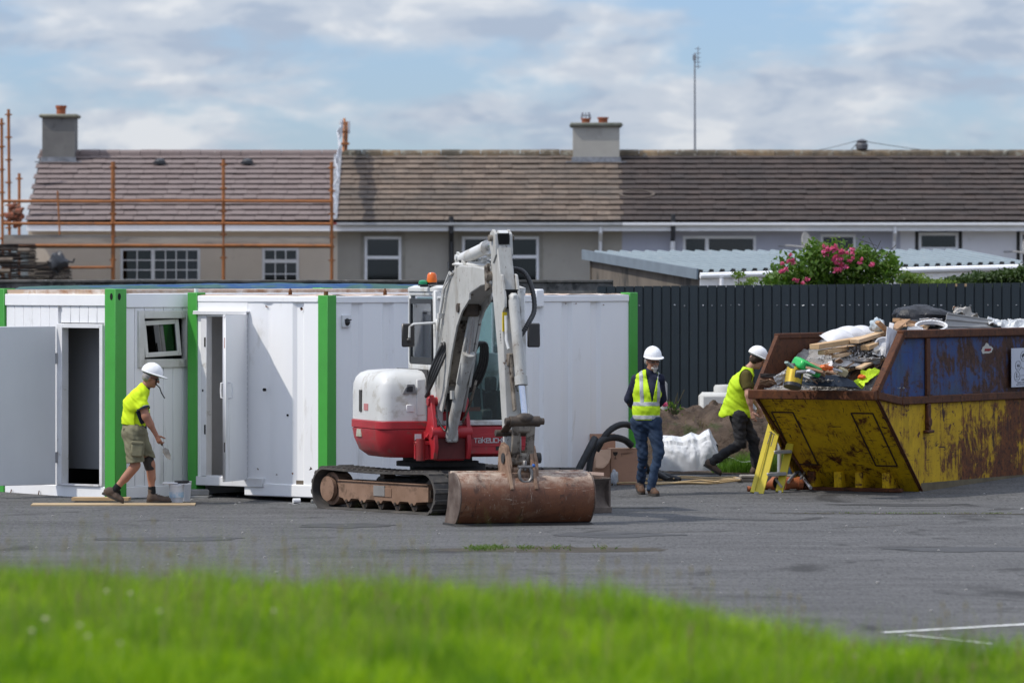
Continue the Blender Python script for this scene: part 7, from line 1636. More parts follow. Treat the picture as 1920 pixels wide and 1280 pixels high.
MB().lathe([(.078, 0), (.092, .20), (.098, .20), (.098, .225), (.09, .225), (.088, .20), (.075, .02)], 24).build('bucket_body', M('bucket_white', (.62, .63, .64), (.55, .56, .58), 4, .45, dirt=(.16, .14, .10), dscale=7, dth=.6), bk_)
MB().box(-.17, .02, -.08, .08, .228, .25, ch=.006).box(-.03, .18, -.07, .09, .226, .236).build('lid', whi_d, bk_); MB().cyl((-.02, -.06, .255), (.16, -.02, .262), .016, n=8).box(.02, .14, -.02, .04, .237, .262, ch=.006).build('brush', darks, bk_)
MB().lathe([(.0905, .06), (.0925, .13)], 24, caps=False).build('bucket_label', M('bucket_label', (.25, .42, .55), (.6, .62, .64), 16, .5), bk_)
b2_ = thing('paint_bucket', 'second white bucket half hidden behind the first one', 'bucket', (PX(346, bY+.35), bY+.35, .014)); MB().lathe([(.07, 0), (.088, .24), (.092, .25), (.08, .25)], 20).build('bucket_body', M('bucket_white', (.62, .63, .64)), b2_)
# white pipe offcut and paper on the tarmac
p = G(556, 944); pc = MB().tube([(-.045, 0, .035), (.045, .01, .035)], .034, 16).build('pipe_offcut', whi_d, None, p, (0, 0, R(10))); tag(pc, 'short white pipe offcut lying on the tarmac by the digger', 'pipe')
m_ = MB().grid(12, 5, lambda u, v: (.16*u, .05*v, .006+.006*math.sin(u*9))); o = m_.build('paper_scrap', whi_d, None, G(540, 945)); tag(o, 'flat scrap of white paper beside the pipe offcut', 'paper')
# ================================================================ people: distance-field bodies turned into one smooth surface
def vn(p): return np.array(p, dtype=np.float32)
class SDF:
    """smooth union of round cones / ellipsoids on a grid, meshed with surface nets"""
    def __init__(s): s.p = []; s.sub = []
    def cone(s, a, b, ra, rb, k=.03, flat=None): s.p.append(('c', vn(a), vn(b), ra, rb, k, flat)); return s
    def ell(s, c, r, k=.03, rot=None): s.p.append(('e', vn(c), vn(r), rot, 0, k, None)); return s
    def cut(s, p, n): s.sub.append((vn(p), vn(Vector(n).normalized()))); return s       # removes the side n points to
    def dist(s, X, Y_, Z_, pr):
        if pr[0] == 'c':
            _, a, b, ra, rb, k, flat = pr; ba = b-a; L2 = float(ba@ba)+1e-9
            px, py, pz = X-a[0], Y_-a[1], Z_-a[2]
            t = np.clip((px*ba[0]+py*ba[1]+pz*ba[2])/L2, 0, 1)
            dx, dy, dz = px-t*ba[0], py-t*ba[1], pz-t*ba[2]
            if flat is not None:
                n, f = flat; n = vn(Vector(n).normalized()); q = (dx*n[0]+dy*n[1]+dz*n[2])*(f-1); dx, dy, dz = dx+q*n[0], dy+q*n[1], dz+q*n[2]
            return np.sqrt(dx*dx+dy*dy+dz*dz)-(ra+(rb-ra)*t)
        _, c, r, rot, _, k, _ = pr; px, py, pz = X-c[0], Y_-c[1], Z_-c[2]
        if rot is not None:
            m = rot; px, py, pz = m[0][0]*px+m[1][0]*py+m[2][0]*pz, m[0][1]*px+m[1][1]*py+m[2][1]*pz, m[0][2]*px+m[1][2]*py+m[2][2]*pz
        q = np.sqrt((px/r[0])**2+(py/r[1])**2+(pz/r[2])**2); return (q-1)*float(min(r))
    def bounds(s, pr):
        if pr[0] == 'c':
            r = max(pr[3], pr[4])*1.0; f = 1.0
            if pr[6] is not None: f = max(1, 1/pr[6][1])
            return np.minimum(pr[1], pr[2])-r*f, np.maximum(pr[1], pr[2])+r*f
        r = max(pr[2]) if pr[3] is not None else pr[2]; return pr[1]-r, pr[1]+r
    def mesh(s, res, wrinkle=0.0, wscale=14, seed=0, inflate=0.0, smooth=1, slab=None):
        lo = np.min([s.bounds(p)[0] for p in s.p], 0)-.03-inflate; hi = np.max([s.bounds(p)[1] for p in s.p], 0)+.03+inflate
        n = np.ceil((hi-lo)/res).astype(int)+1; ax = [lo[i]+res*np.arange(n[i], dtype=np.float32) for i in range(3)]
        D = np.full(n, 1.0, np.float32)
        for pr in s.p:
            a, b = s.bounds(pr); k = pr[5]; i0 = np.maximum(((a-.05-k-lo)/res).astype(int), 0); i1 = np.minimum(((b+.05+k-lo)/res).astype(int)+2, n)
            sl = tuple(slice(i0[i], i1[i]) for i in range(3)); X, Y_, Z_ = np.meshgrid(*(ax[i][sl[i]] for i in range(3)), indexing='ij', sparse=True)
            d = s.dist(X, Y_, Z_, pr); E = D[sl]; h = np.clip(.5+.5*(E-d)/k, 0, 1); D[sl] = E+(d-E)*h-k*h*(1-h)
        X, Y_, Z_ = np.meshgrid(*ax, indexing='ij', sparse=True)
        D -= inflate
        if wrinkle:
            w = np.sin(X*wscale+2.1*np.sin(Z_*wscale*.7+seed)+Y_*wscale*.8)*np.sin(Z_*wscale*1.4+1.7*np.sin(X*wscale*.9+seed*2)-Y_*wscale*.9)+.5*np.sin(X*wscale*2.3+Z_*wscale*2.9+seed)*np.sin(Y_*wscale*2.1-Z_*wscale*1.1)
            w = w+.55*np.sin(X*wscale*2.9+Z_*wscale*1.9+1.5*np.sin(Z_*wscale*1.1+seed))*np.sin(Z_*wscale*3.1-Y_*wscale*2.3+2*np.sin(X*wscale+seed))
            D += (wrinkle*w).astype(np.float32)
        for (p, nn) in s.sub: D = np.maximum(D, (X-p[0])*nn[0]+(Y_-p[1])*nn[1]+(Z_-p[2])*nn[2])
        if slab is not None:
            for fn in slab: D = np.maximum(D, fn(X, Y_, Z_))
        return nets(D, lo, res, smooth)
def nets(D, lo, res, smooth=1):
    ins = D < 0; c = [ins[i:ins.shape[0]-1+i, j:ins.shape[1]-1+j, k:ins.shape[2]-1+k] for i in (0, 1) for j in (0, 1) for k in (0, 1)]
    cnt = sum(x.astype(np.int8) for x in c); act = (cnt > 0) & (cnt < 8); idx = np.full(act.shape, -1, np.int64); ai = np.argwhere(act); idx[act] = np.arange(len(ai))
    pos = np.zeros((len(ai), 3), np.float32); num = np.zeros(len(ai), np.float32)
    for ax in range(3):
        for u in (0, 1):
            for v in (0, 1):
                o = [0, 0, 0]; oth = [q for q in range(3) if q != ax]; o[oth[0]] = u; o[oth[1]] = v; o2 = o.copy(); o2[ax] = 1
                a = D[ai[:, 0]+o[0], ai[:, 1]+o[1], ai[:, 2]+o[2]]; b = D[ai[:, 0]+o2[0], ai[:, 1]+o2[1], ai[:, 2]+o2[2]]
                m = (a < 0) != (b < 0); t = np.where(m, a/(a-b+1e-12), 0); q = np.zeros((len(ai), 3), np.float32); q[:, oth[0]] = u; q[:, oth[1]] = v; q[:, ax] = t
                pos += q*m[:, None]; num += m
    P_ = lo+(ai+pos/np.maximum(num, 1)[:, None])*res; F_ = []
    for ax in range(3):
        oth = [q for q in range(3) if q != ax]; s1 = [slice(None)]*3; s2 = [slice(None)]*3; s1[ax] = slice(0, -1); s2[ax] = slice(1, None)
        a = ins[tuple(s1)]; b = ins[tuple(s2)]; e = np.argwhere(a != b); e = e[(e[:, oth[0]] > 0) & (e[:, oth[1]] > 0) & (e[:, oth[0]] < ins.shape[oth[0]]-1) & (e[:, oth[1]] < ins.shape[oth[1]]-1)]
        if not len(e): continue
        def g(du, dv): q = e.copy(); q[:, oth[0]] -= du; q[:, oth[1]] -= dv; return idx[q[:, 0], q[:, 1], q[:, 2]]
        Q = np.stack([g(1, 1), g(0, 1), g(0, 0), g(1, 0)], 1); fl = a[e[:, 0], e[:, 1], e[:, 2]]
        if ax == 1: fl = ~fl
        Q[~fl] = Q[~fl][:, ::-1]; F_.append(Q)
    F_ = np.concatenate(F_); F_ = F_[(F_ >= 0).all(1)]
    for _ in range(smooth):      # light laplacian smoothing
        acc = np.zeros_like(P_); cn = np.zeros(len(P_), np.float32)
        for i in range(4):
            for j in (1, 3): np.add.at(acc, F_[:, i], P_[F_[:, (i+j) % 4]]); np.add.at(cn, F_[:, i], 1)
        P_ = P_*.5+.5*acc/np.maximum(cn, 1)[:, None]
    return P_, F_
def sobj(name, pf, mat, parent, extra=None):
    me = bpy.data.meshes.new(name); P_, F_ = pf
    if extra:
        for (p2, f2) in extra: F_ = np.concatenate([F_, f2+len(P_)]); P_ = np.concatenate([P_, p2])
    me.from_pydata(P_.tolist(), [], F_.tolist()); me.materials.append(mat); me.shade_smooth()
    me.update(); o = bpy.data.objects.new(name, me); COL.objects.link(o); o.parent = parent; return o
skin = M('skin', (.42, .22, .15), (.36, .17, .11), 6, .55, spec=.35); skin_t = M('tanned_skin', (.36, .17, .105), (.29, .13, .08), 6, .55, spec=.35); skin_p = M('pale_skin', (.48, .28, .20), (.42, .22, .155), 6, .55, spec=.35)
hairg = M('grey_hair', (.32, .30, .28), (.2, .19, .18), 30, .9, bump=.5); hairb = M('brown_hair', (.06, .04, .028), (.03, .02, .015), 30, .9, bump=.5); beardm = M('white_beard', (.50, .46, .42), (.36, .33, .30), 30, .9, bump=.6)
helm = M('white_helmet', (.80, .80, .80), (.76, .76, .76), 2, .25); 
hivis = M('hi_vis_yellow', (.60, .80, .015), (.55, .73, .012), 3, .75, bump=.25, bscale=14, bdist=.02)
hivis2 = M('hi_vis_lime', (.50, .72, .02), (.44, .64, .018), 3, .75, bump=.35, bscale=12, bdist=.02)
reflm = M('reflective_tape', (.40, .41, .42), (.34, .35, .36), 5, .45); navy = M('navy_cloth', (.012, .015, .034), (.02, .024, .045), 5, .85, bump=.3, bscale=16, bdist=.02)
khaki = M('khaki_cloth', (.20, .185, .115), (.15, .14, .088), 4, .85, bump=.5, bscale=16, bdist=.02); denim = M('blue_denim', (.024, .045, .085), (.015, .028, .055), 3, .85, bump=.4, bscale=18, bdist=.02, dirt=(.10, .115, .13), dscale=3.0, dth=.60)
blackc = M('charcoal_trousers', (.022, .022, .025), (.032, .032, .034), 4, .85, bump=.5, bscale=14, bdist=.02); bootm = M('brown_boot', (.10, .07, .052), (.065, .046, .036), 8, .75, bump=.4); boot2 = M('orange_brown_boot', (.13, .065, .035), (.045, .033, .028), 16, .75, bump=.4)
solem = M('boot_sole', (.03, .028, .026), (.06, .052, .045), 8, .8); olive = M('olive_shirt', (.085, .068, .014), (.065, .052, .012), 4, .85, bump=.3, bscale=14, bdist=.02); sockm = M('black_sock', (.012, .012, .013), None, 5, .9)
def lerp(a, b, t): return tuple(a[i]+(b[i]-a[i])*t for i in range(3))
def fr_(fwd, up):
    f = Vector(fwd).normalized(); u = Vector(up); r = f.cross(u).normalized(); u = r.cross(f).normalized(); return r, f, u   # right, forward, up
def hand(wrist, dirn, palm, side, curl=.5, size=1.0):
    """palm block with four unequal bent fingers and a thumb; dirn = along the hand, palm = palm normal, side=+1/-1 which edge carries the thumb"""
    d = Vector(dirn).normalized(); pn = Vector(palm); pn = (pn-d*pn.dot(d)).normalized(); e = d.cross(pn)*side; w = Vector(wrist); S = SDF(); q = .095*size
    S.cone(w-d*.02, w+d*.03, .023*size, .024*size, .012, (pn, 1.35)); 
    for t in (-.026, -.009, .009, .026): S.cone(w+d*.015+e*t*.6, w+d*q*.92+e*t, .015*size, .0125*size, .012)
    for i, (t, L) in enumerate(((.028, .066), (.010, .076), (-.009, .072), (-.027, .056))):
        p = w+d*q*.9+e*t; dd = d.copy()
        for j, f in enumerate((.46, .31, .23)):
            ang = curl*(.55+.45*j)*(1+.12*i); dd = (dd*math.cos(ang)+pn*math.sin(ang)).normalized() if j else (d*math.cos(ang*.6)+pn*math.sin(ang*.6)).normalized(); n_ = p+dd*L*f*size
            S.cone(p, n_, (.0092-.0007*j)*size, (.0086-.0008*j)*size, .005); p = n_
    p = w+d*.022+e*.022; dd = (d*.62+e*.62+pn*.45).normalized()
    for j, L in enumerate((.038, .03, .024)):
        n_ = p+dd*L*size; S.cone(p, n_, (.0125-.0013*j)*size, (.0112-.0013*j)*size, .008); p = n_; dd = (dd+d*.35+pn*.25*curl).normalized()
    return S.mesh(.0042, smooth=1)
def head_sdf(S, c, fwd, up, jaw=1.0):
    r, f, u = fr_(fwd, up); c = Vector(c); rot = [list(r), list(f), list(u)]; rot = np.array([[r[0], f[0], u[0]], [r[1], f[1], u[1]], [r[2], f[2], u[2]]])
    S.ell(c+u*.025-f*.008, (.074, .094, .096), .02, rot); S.ell(c-u*.045+f*.030, (.052, .058, .062), .03, rot); S.cone(c-u*.075+f*.06, c-u*.085+f*.068, .018, .015, .02)
    S.cone(c+f*.088+u*.015, c+f*.108-u*.018, .009, .0135, .012)                         # nose
    S.cone(c+f*.076+u*.032-r*.035, c+f*.076+u*.032+r*.035, .012, .012, .012)          # brow
    S.cone(c+f*.089-u*.047-r*.016, c+f*.089-u*.047+r*.016, .006, .006, .006); S.cone(c+f*.088-u*.056-r*.012, c+f*.088-u*.056+r*.012, .006, .006, .006)   # lips
    for s_ in (-1, 1):
        S.ell(c+r*s_*.076-f*.008-u*.005, (.010, .022, .033), .006, rot); S.ell(c+r*s_*.034+f*.060-u*.022, (.02, .02, .02), .02, rot)
    return r, f, u
def helmet(par, c, fwd, up, label=None):
    r, f, u = fr_(fwd, up); c = Vector(c); rot = np.array([[r[0], f[0], u[0]], [r[1], f[1], u[1]], [r[2], f[2], u[2]]]); S = SDF(); b = c+u*.060
    S.ell(b-f*.008, (.112, .138, .128), .01, rot); 
    n = -u; S.cut(b-u*.012, n); pf = S.mesh(.0055, smooth=2)
    T = SDF(); T.ell(b+f*.012-u*.008, (.124, .158, .016), .008, rot); T.ell(b+f*.075-u*.014, (.088, .115, .014), .012, rot); pf2 = T.mesh(.0055, smooth=1)
    R_ = SDF(); R_.cone(b-f*.10+u*.074, b-f*.02+u*.112, .010, .012, .03); R_.cone(b-f*.02+u*.112, b+f*.07+u*.092, .012, .010, .03); pf3 = R_.mesh(.006)
    o = sobj('hard_hat', pf, helm, par, [pf2, pf3])
    q = MB(); pts = [b+(r*math.cos(a)*.095+f*math.sin(a)*.115)-u*.02 for a in [2*math.pi*k/24 for k in range(24)]]; q.tube(pts, .012, 6, closed=True); q.build('headband', M('helmet_band', (.12, .12, .12)), o); return o
def boot(par, heel, toe, ankle, mat, name='boot', sole=True):
    """heel/toe: bottom points of the sole"""
    h, t, a = Vector(heel), Vector(toe), Vector(ankle); d = (t-h).normalized(); up = Vector((0, 0, 1)); up = (up-d*up.dot(d)).normalized(); S = SDF(); L = (t-h).length
    S.cone(h+d*.045+up*.045, h+d*(L-.06)+up*.036, .041, .038, .03); S.cone(h+d*(L-.11)+up*.034, h+d*(L-.042)+up*.030, .045, .038, .025); S.cone(h+d*.055+up*.06, a+up*.0, .042, .046, .035); S.cone(h+d*.065+up*.08, h+d*L*.58+up*.055, .038, .032, .03)
    S.cut(h+up*.012, -up); o = sobj(name, S.mesh(.0075, .002, 30), mat, par)
    if sole:
        e = d.cross(up); m = MB(); n = 20; lo_ = []; hi_ = []
        for k in range(n):
            q = 2*math.pi*k/n; x = L/2+(L/2+.004)*math.copysign(abs(math.cos(q))**.8, math.cos(q)); w_ = .050*abs(math.sin(q))**.6*(1 if x > L*.5 else .86); p = h+d*x+e*math.copysign(w_, math.sin(q)); lo_.append(p+up*(-.001)); hi_.append(p+up*.026)
        m.add(lo_+hi_, [tuple(range(n)), tuple(range(2*n-1, n-1, -1))]+[(k, k+n, (k+1) % n+n, (k+1) % n) for k in range(n)]); m.build('sole', solem, o)
        l_ = MB()
        for k in range(4): p = h+d*(L*.42+k*.026)+up*(.108-.013*k); l_.tube([p-e*.03, p+up*.008, p+e*.03], .0035, 5)
        l_.build('lace', M('boot_lace', (.16, .13, .10)), o)
    return o
# ---------------------------------------------------------------- worker 1: striding right, shorts, yellow polo
gY = 68.2; o1 = Vector((PX(255, gY), gY, .016))
A = thing('person', 'man in white hard hat, yellow polo and khaki cargo shorts striding right with a trowel', 'person', o1)
J = dict(pel=(-.01, 0, .90), waist=(-.035, 0, 1.02), chest=(-.01, 0, 1.23), neckb=(.085, 0, 1.405), head=(.185, 0, 1.545), shN=(.045, -.155, 1.345), elN=(.135, -.215, 1.085), wrN=(.262, -.185, .85), shF=(.055, .155, 1.345), elF=(.03, .20, 1.09), wrF=(.04, .18, .86),
         hipN=(-.02, -.09, .87), knN=(.0, -.115, .475), anN=(-.262, -.115, .155), hipF=(-.01, .09, .87), knF=(.165, .10, .49), anF=(.195, .10, .12))
fwd1 = (1, -.08, -.32); up1 = (.32, 0, 1)
def trunk(S, J, g=0.0, belly=0):
    S.cone(J['pel'], J['waist'], .125+g, .118+g, .05, ((1, 0, 0), 1.0) if False else None); S.cone(lerp(J['hipN'], J['hipF'], .25), lerp(J['hipN'], J['hipF'], .75), .11+g, .11+g, .05)
    c = Vector(J['chest']); sd = (Vector(J['shF'])-Vector(J['shN'])).normalized(); w = Vector(J['waist'])
    S.cone(w-sd*.035, c-sd*.055, .108+g, .112+g, .05); S.cone(w+sd*.035, c+sd*.055, .108+g, .112+g, .05)
    m = (Vector(J['shN'])+Vector(J['shF']))/2; S.cone(c-sd*.06, m-sd*.075, .112+g, .075+g, .05); S.cone(c+sd*.06, m+sd*.075, .112+g, .075+g, .05); S.cone(m-sd*.08, Vector(J['neckb']), .06+g, .055+g, .04); S.cone(m+sd*.08, Vector(J['neckb']), .06+g, .055+g, .04)
def armp(S, sh, el, wr, g=0.0, upto=1.0, k=.035, low=True):
    e = lerp(sh, el, upto); S.cone(sh, e, .058+g, .058+g-(.012)*upto, k)
    if low: S.cone(el, wr, .044+g, .027+g, .03); S.cone(lerp(el, wr, .1), lerp(el, wr, .45), .045+g, .041+g, .03)
def legp(S, hp, kn, an, g=0.0, low=True, th=1.0, k=.05):
    S.cone(hp, kn, (.092+g)*th, .060+g, k)
    if low:
        S.cone(kn, an, .056+g, .036+g, .03); d = (Vector(an)-Vector(kn)); b = d.cross(Vector((0, 1, 0))).normalized()*-.012; S.cone(Vector(lerp(kn, an, .12))+b*-1, Vector(lerp(kn, an, .5))+b*-1, .050+g, .047+g, .03)
S = SDF(); trunk(S, J, -.008); armp(S, J['shN'], J['elN'], J['wrN'], .002); armp(S, J['shF'], J['elF'], J['wrF'], .002); legp(S, J['hipN'], J['knN'], J['anN']); legp(S, J['hipF'], J['knF'], J['anF'])
S.cone(J['neckb'], lerp(J['neckb'], J['head'], .72), .062, .056, .03); r_, f_, u_ = head_sdf(S, J['head'], fwd1, up1)
hn = hand(J['wrN'], (.42, -.02, -.9), (.55, .75, .2), 1, 1.0); hf = hand(J['wrF'], (.15, 0, -1), (-.2, -.9, 0), 1, .6)
sobj('body', S.mesh(.0085), skin_t, A, [hn, hf])
helmet(A, Vector(J['head'])+u_*.012, fwd1, up1)
S = SDF(); hc_ = Vector(J['head']); S.cone(hc_-f_*.045-r_*.05, hc_-f_*.055+r_*.05, .05, .05, .03); S.ell(hc_-f_*.03+u_*.01, (.085, .085, .06), .02); sobj('hair', S.mesh(.007), hairg, A)
S = SDF(); trunk(S, J, .020); S.cone(J['shN'], lerp(J['shN'], J['elN'], .62), .080, .080, .04); S.cone(J['shF'], lerp(J['shF'], J['elF'], .62), .078, .080, .04); S.ell((.035, 0, 1.10), (.14, .165, .15), .05)
dN = Vector(J['elN'])-Vector(J['shN']); S.cut((0, 0, .955), (-.15, 0, -1))
def cutarm(X, Y, Z):   # trims the sleeve ends square
    p = Vector(lerp(J['shN'], J['elN'], .66)); n = dN.normalized(); a = (X-p[0])*n[0]+(Y-p[1])*n[1]+(Z-p[2])*n[2]; near = (Y < -.12)
    return np.where((np.abs(Y) > .145) & (X > .0), a, -1.0).astype(np.float32)
sobj('polo_shirt', S.mesh(.0085, .0055, 17, 1, slab=[cutarm]), hivis, A)
def side_panel(X, Y, Z): return np.maximum(np.maximum(-(X-(.035+.28*(1.17-Z)*0-.30*(Z-1.17)*-.0)), (X-.30)), np.maximum(Z-1.20+.9*(.12-X)*0, 0*X)+0*Y-.0).astype(np.float32)
S2 = SDF(); trunk(S2, J, .024); S2.ell((.035, 0, 1.10), (.143, .168, .153), .05); S2.cut((0, 0, .945), (-.15, 0, -1)); S2.cut((0, 0, 1.20), (0, 0, 1)); S2.cut((.022, 0, 1.10), (-1, 0, -.36)); sobj('side_panel', S2.mesh(.0085, .0035, 16, 1), navy, A)
q = MB(); e1 = Vector(lerp(J['shN'], J['elN'], .655)); dn = dN.normalized(); q.cyl(e1-dn*.010, e1+dn*.014, .084, .084, 24, caps=False); q.build('cuff', navy, A)
q = MB(); q.cyl(e1-dn*.012, e1-dn*.018, .0855, .0855, 24, caps=False); q.build('cuff_piping', reflm, A)
nb = Vector(J['neckb']); S = SDF(); S.cone(nb-Vector((.0, 0, .0)), nb+Vector((.02, 0, .03)), .078, .072, .02); S.cut(nb+Vector((.01, 0, .045)), (.2, 0, 1)); S.cut(nb-Vector((0, 0, .025)), (-.35, 0, -1)); sobj('collar', S.mesh(.008), navy, A)
S = SDF(); S.cone(J['pel'], (-.03, 0, .975), .148, .135, .05); S.cone(lerp(J['hipN'], J['hipF'], .2), lerp(J['hipN'], J['hipF'], .8), .132, .132, .05); S.cone(J['hipN'], lerp(J['hipN'], J['knN'], .93), .128, .112, .04); S.cone(J['hipF'], lerp(J['hipF'], J['knF'], .86), .122, .100, .04)
S.ell((-.095, -.02, .87), (.07, .13, .10), .05); S.cut((0, 0, .985), (0, 0, 1)); 
def hem(X, Y, Z): return np.where(Y < -.005, (.505+.10*(X))-Z, (.60-.35*(X-.1))-Z).astype(np.float32)
sh1 = sobj('cargo_shorts', S.mesh(.0085, .008, 17, 3, slab=[hem]), khaki, A)
MB().box(-.080, .07, -.250, -.215, .58, .76, ch=.016).build('cargo_pocket', khaki, sh1, rot=(R(0), R(3), 0), bevel=.006); MB().box(-.085, .075, -.258, -.230, .735, .775, ch=.01).build('pocket_flap', khaki, sh1, rot=(0, R(3), 0))
MB().box(-.15, -.05, -.152, -.142, .90, .93).build('belt_loop', khaki, sh1); 
S = SDF(); S.cone(lerp(J['hipF'], J['knF'], .86), lerp(J['knF'], J['anF'], .18), .074, .064, .02); sobj('knee_support', S.mesh(.0085, slab=[lambda X, Y, Z: np.maximum(Z-.585, .40-Z)+0*X+0*Y]), M('knee_black', (.025, .022, .02), (.05, .045, .04), 8, .8), A)
for an, kn in ((J['anN'], J['knN']), (J['anF'], J['knF'])):
    S = SDF(); a_ = lerp(an, kn, .22); S.cone(an, a_, .046, .048, .02); nn = Vector(kn)-Vector(an); nn.normalize(); S.cut(a_, nn); sobj('sock', S.mesh(.008), sockm, A)
boot(A, (-.415, -.115, .115), (-.150, -.13, .0), Vector(J['anN'])+Vector((-.035, 0, .0)), bootm); boot(A, (.125, .10, 0), (.435, .09, 0), Vector(J['anF'])+Vector((-.01, 0, .03)), bootm)
# glasses and hanging chin strap
q = MB()
for s_ in (-1, 1): c_ = hc_+f_*.092+r_*s_*.034+u_*.012; q.beam(c_-r_*.028, c_+r_*.028, .006, .034, up=u_); q.beam(hc_+f_*.09+r_*s_*.066+u_*.018, hc_-f_*.01+r_*s_*.079+u_*.012, .006, .008, up=u_)
q.build('safety_glasses', M('dark_lens', (.03, .028, .026), None, 3, .15), A)
q = MB().tube([hc_+f_*.075+r_*.07+u_*.02, hc_+f_*.088+r_*.05-u_*.045, Vector((.298, -.05, 1.43)), Vector((.318, -.05, 1.37)), Vector((.350, -.05, 1.315)), Vector((.362, -.05, 1.30))], .0075, 6); q.build('chin_strap', sockm, A)
TR = thing('trowel', 'plastering trowel held in the hand of the worker on the left', 'trowel', o1)
hw = Vector(J['wrN'])+Vector((.42, 0, -.9)).normalized()*.075+Vector((.012, .022, 0)); tdir = Vector((.42, .06, -.80)).normalized()
MB().cyl(hw-tdir*.05, hw+tdir*.07, .015, .013, 10).build('handle', M('tool_handle', (.10, .06, .035)), TR); MB().cyl(hw+tdir*.07, hw+tdir*.12, .006, n=6).build('neck', steel := M('dull_steel', (.30, .29, .27), (.45, .44, .42), 8, .5, .5), TR)
a_ = hw+tdir*.11; sd = Vector((.7, -.5, .35)).normalized(); m = MB(); pp_ = [a_-sd*.022, a_+tdir*.04-sd*.052, a_+tdir*.115-sd*.040, a_+tdir*.165, a_+tdir*.115+sd*.040, a_+tdir*.04+sd*.052, a_+sd*.022]; nn = sd.cross(tdir)*.003
m.add(pp_+[p_+nn for p_ in pp_], [tuple(range(7)), tuple(range(13, 6, -1))]+[(k, k+7, (k+1) % 7+7, (k+1) % 7) for k in range(7)]); m.build('blade', M('plastered_steel', (.42, .40, .36), (.24, .23, .21), 14, .7), TR)
# ---------------------------------------------------------------- worker 2: facing us, hands behind his back
gY = 70.2; o2 = Vector((PX(1215, gY), gY, gz(gY)))
B = thing('person', 'bearded man in white hard hat, striped hi vis vest and jeans, hands behind his back', 'person', o2)
J = dict(pel=(-.03, 0, .97), waist=(-.03, .0, 1.10), chest=(-.01, -.01, 1.33), neckb=(.03, -.02, 1.56), head=(.062, -.045, 1.70), shN=(-.155, .05, 1.475), elN=(-.245, .12, 1.22), wrN=(-.155, .26, 1.05), shF=(.15, -.05, 1.485), elF=(.185, .13, 1.22), wrF=(.05, .27, 1.05),
         hipN=(-.115, .03, .93), knN=(-.065, .02, .52), anN=(-.085, .20, .13), hipF=(.065, -.03, .93), knF=(.135, -.09, .55), anF=(.035, -.12, .12))
fwd2 = (.33, -1, -.16); up2 = (0, -.12, 1)
S = SDF(); trunk(S, J, -.012); armp(S, J['shN'], J['elN'], J['wrN']); armp(S, J['shF'], J['elF'], J['wrF']); legp(S, J['hipN'], J['knN'], J['anN'], -.008); legp(S, J['hipF'], J['knF'], J['anF'], -.008)
S.cone(J['neckb'], lerp(J['neckb'], J['head'], .7), .060, .055, .03); r_, f_, u_ = head_sdf(S, J['head'], fwd2, up2)
sobj('body', S.mesh(.0085), skin_t, B, [hand(J['wrN'], (.8, .1, -.45), (0, .9, 0), -1, .7), hand(J['wrF'], (-.8, .1, -.45), (0, .9, 0), 1, .5)])
hc_ = Vector(J['head']); helmet(B, hc_+u_*.014, fwd2, up2)
S = SDF(); S.cone(hc_-f_*.045-r_*.045, hc_-f_*.045+r_*.045, .055, .055, .03); sobj('hair', S.mesh(.007), hairg, B)
S = SDF(); S.cone(hc_-u_*.078+f_*.078, hc_-u_*.115+f_*.082, .030, .018, .02); S.cone(hc_-u_*.070+f_*.066-r_*.03, hc_-u_*.070+f_*.066+r_*.03, .018, .018, .02); S.cone(hc_-u_*.035+f_*.098-r_*.024, hc_-u_*.035+f_*.098+r_*.024, .007, .007, .01); sobj('beard', S.mesh(.005), beardm, B)
q = MB()
for s_ in (-1, 1): c_ = hc_+f_*.098+r_*s_*.034+u_*.012; q.beam(c_-r_*.024, c_+r_*.024, .004, .020, up=u_); q.beam(hc_+f_*.095+r_*s_*.062+u_*.018, hc_-f_*.01+r_*s_*.079+u_*.012, .005, .006, up=u_)
q.build('glasses', M('tinted_lens', (.11, .075, .06), None, 3, .15), B)
S = SDF(); trunk(S, J, .002); 
for a_, e_, w_ in (('shN', 'elN', 'wrN'), ('shF', 'elF', 'wrF')): S.cone(J[a_], J[e_], .062, .053, .035); S.cone(J[e_], lerp(J[e_], J[w_], .35), .056, .052, .03)
S.cut((0, 0, .925), (0, 0, -1)); S.cone(J['neckb'], (.035, -.02, 1.585), .066, .064, .02); sobj('jumper', S.mesh(.0085, .003, 18, 2), navy, B)
def vest_sdf(g): S = SDF(); trunk(S, J, g); S.ell((-.02, -.01, 1.08), (.165, .135, .13), .05); return S
def arm_holes(X, Y, Z):
    out = None
    for a_ in ('shN', 'shF'):
        s0 = Vector(J[a_]); sg = -1 if a_ == 'shN' else 1; cx = s0.x+sg*.075; d = .080-np.sqrt(((X-cx)*.95)**2+((Z-1.40)*.62)**2+(Y-s0.y)**2*.35); out = d if out is None else np.maximum(out, d)
    return out.astype(np.float32)
def vneck(X, Y, Z):
    w = .006+.068*np.clip((Z-1.20)/.34, 0, 1); cx = .050; return np.where(Y < .03, np.minimum(w-np.abs(X-cx), Z-1.19), -1).astype(np.float32)
S = vest_sdf(.016); S.cut((0, 0, .955), (0, 0, -1)); sl = [arm_holes, vneck, lambda X, Y, Z: (Z-1.60)+0*X+0*Y]
VS = sobj('hi_vis_vest', S.mesh(.0085, .0045, 17, 4, slab=sl), hivis2, B)
for z0, z1 in ((.965, 1.025), (1.135, 1.19)):
    S = vest_sdf(.0195); sobj('reflective_band', S.mesh(.0085, .0045, 17, 4, slab=sl+[lambda X, Y, Z, a=z0, b=z1: np.maximum(Z-b, a-Z)+0*X+0*Y]), reflm, VS)
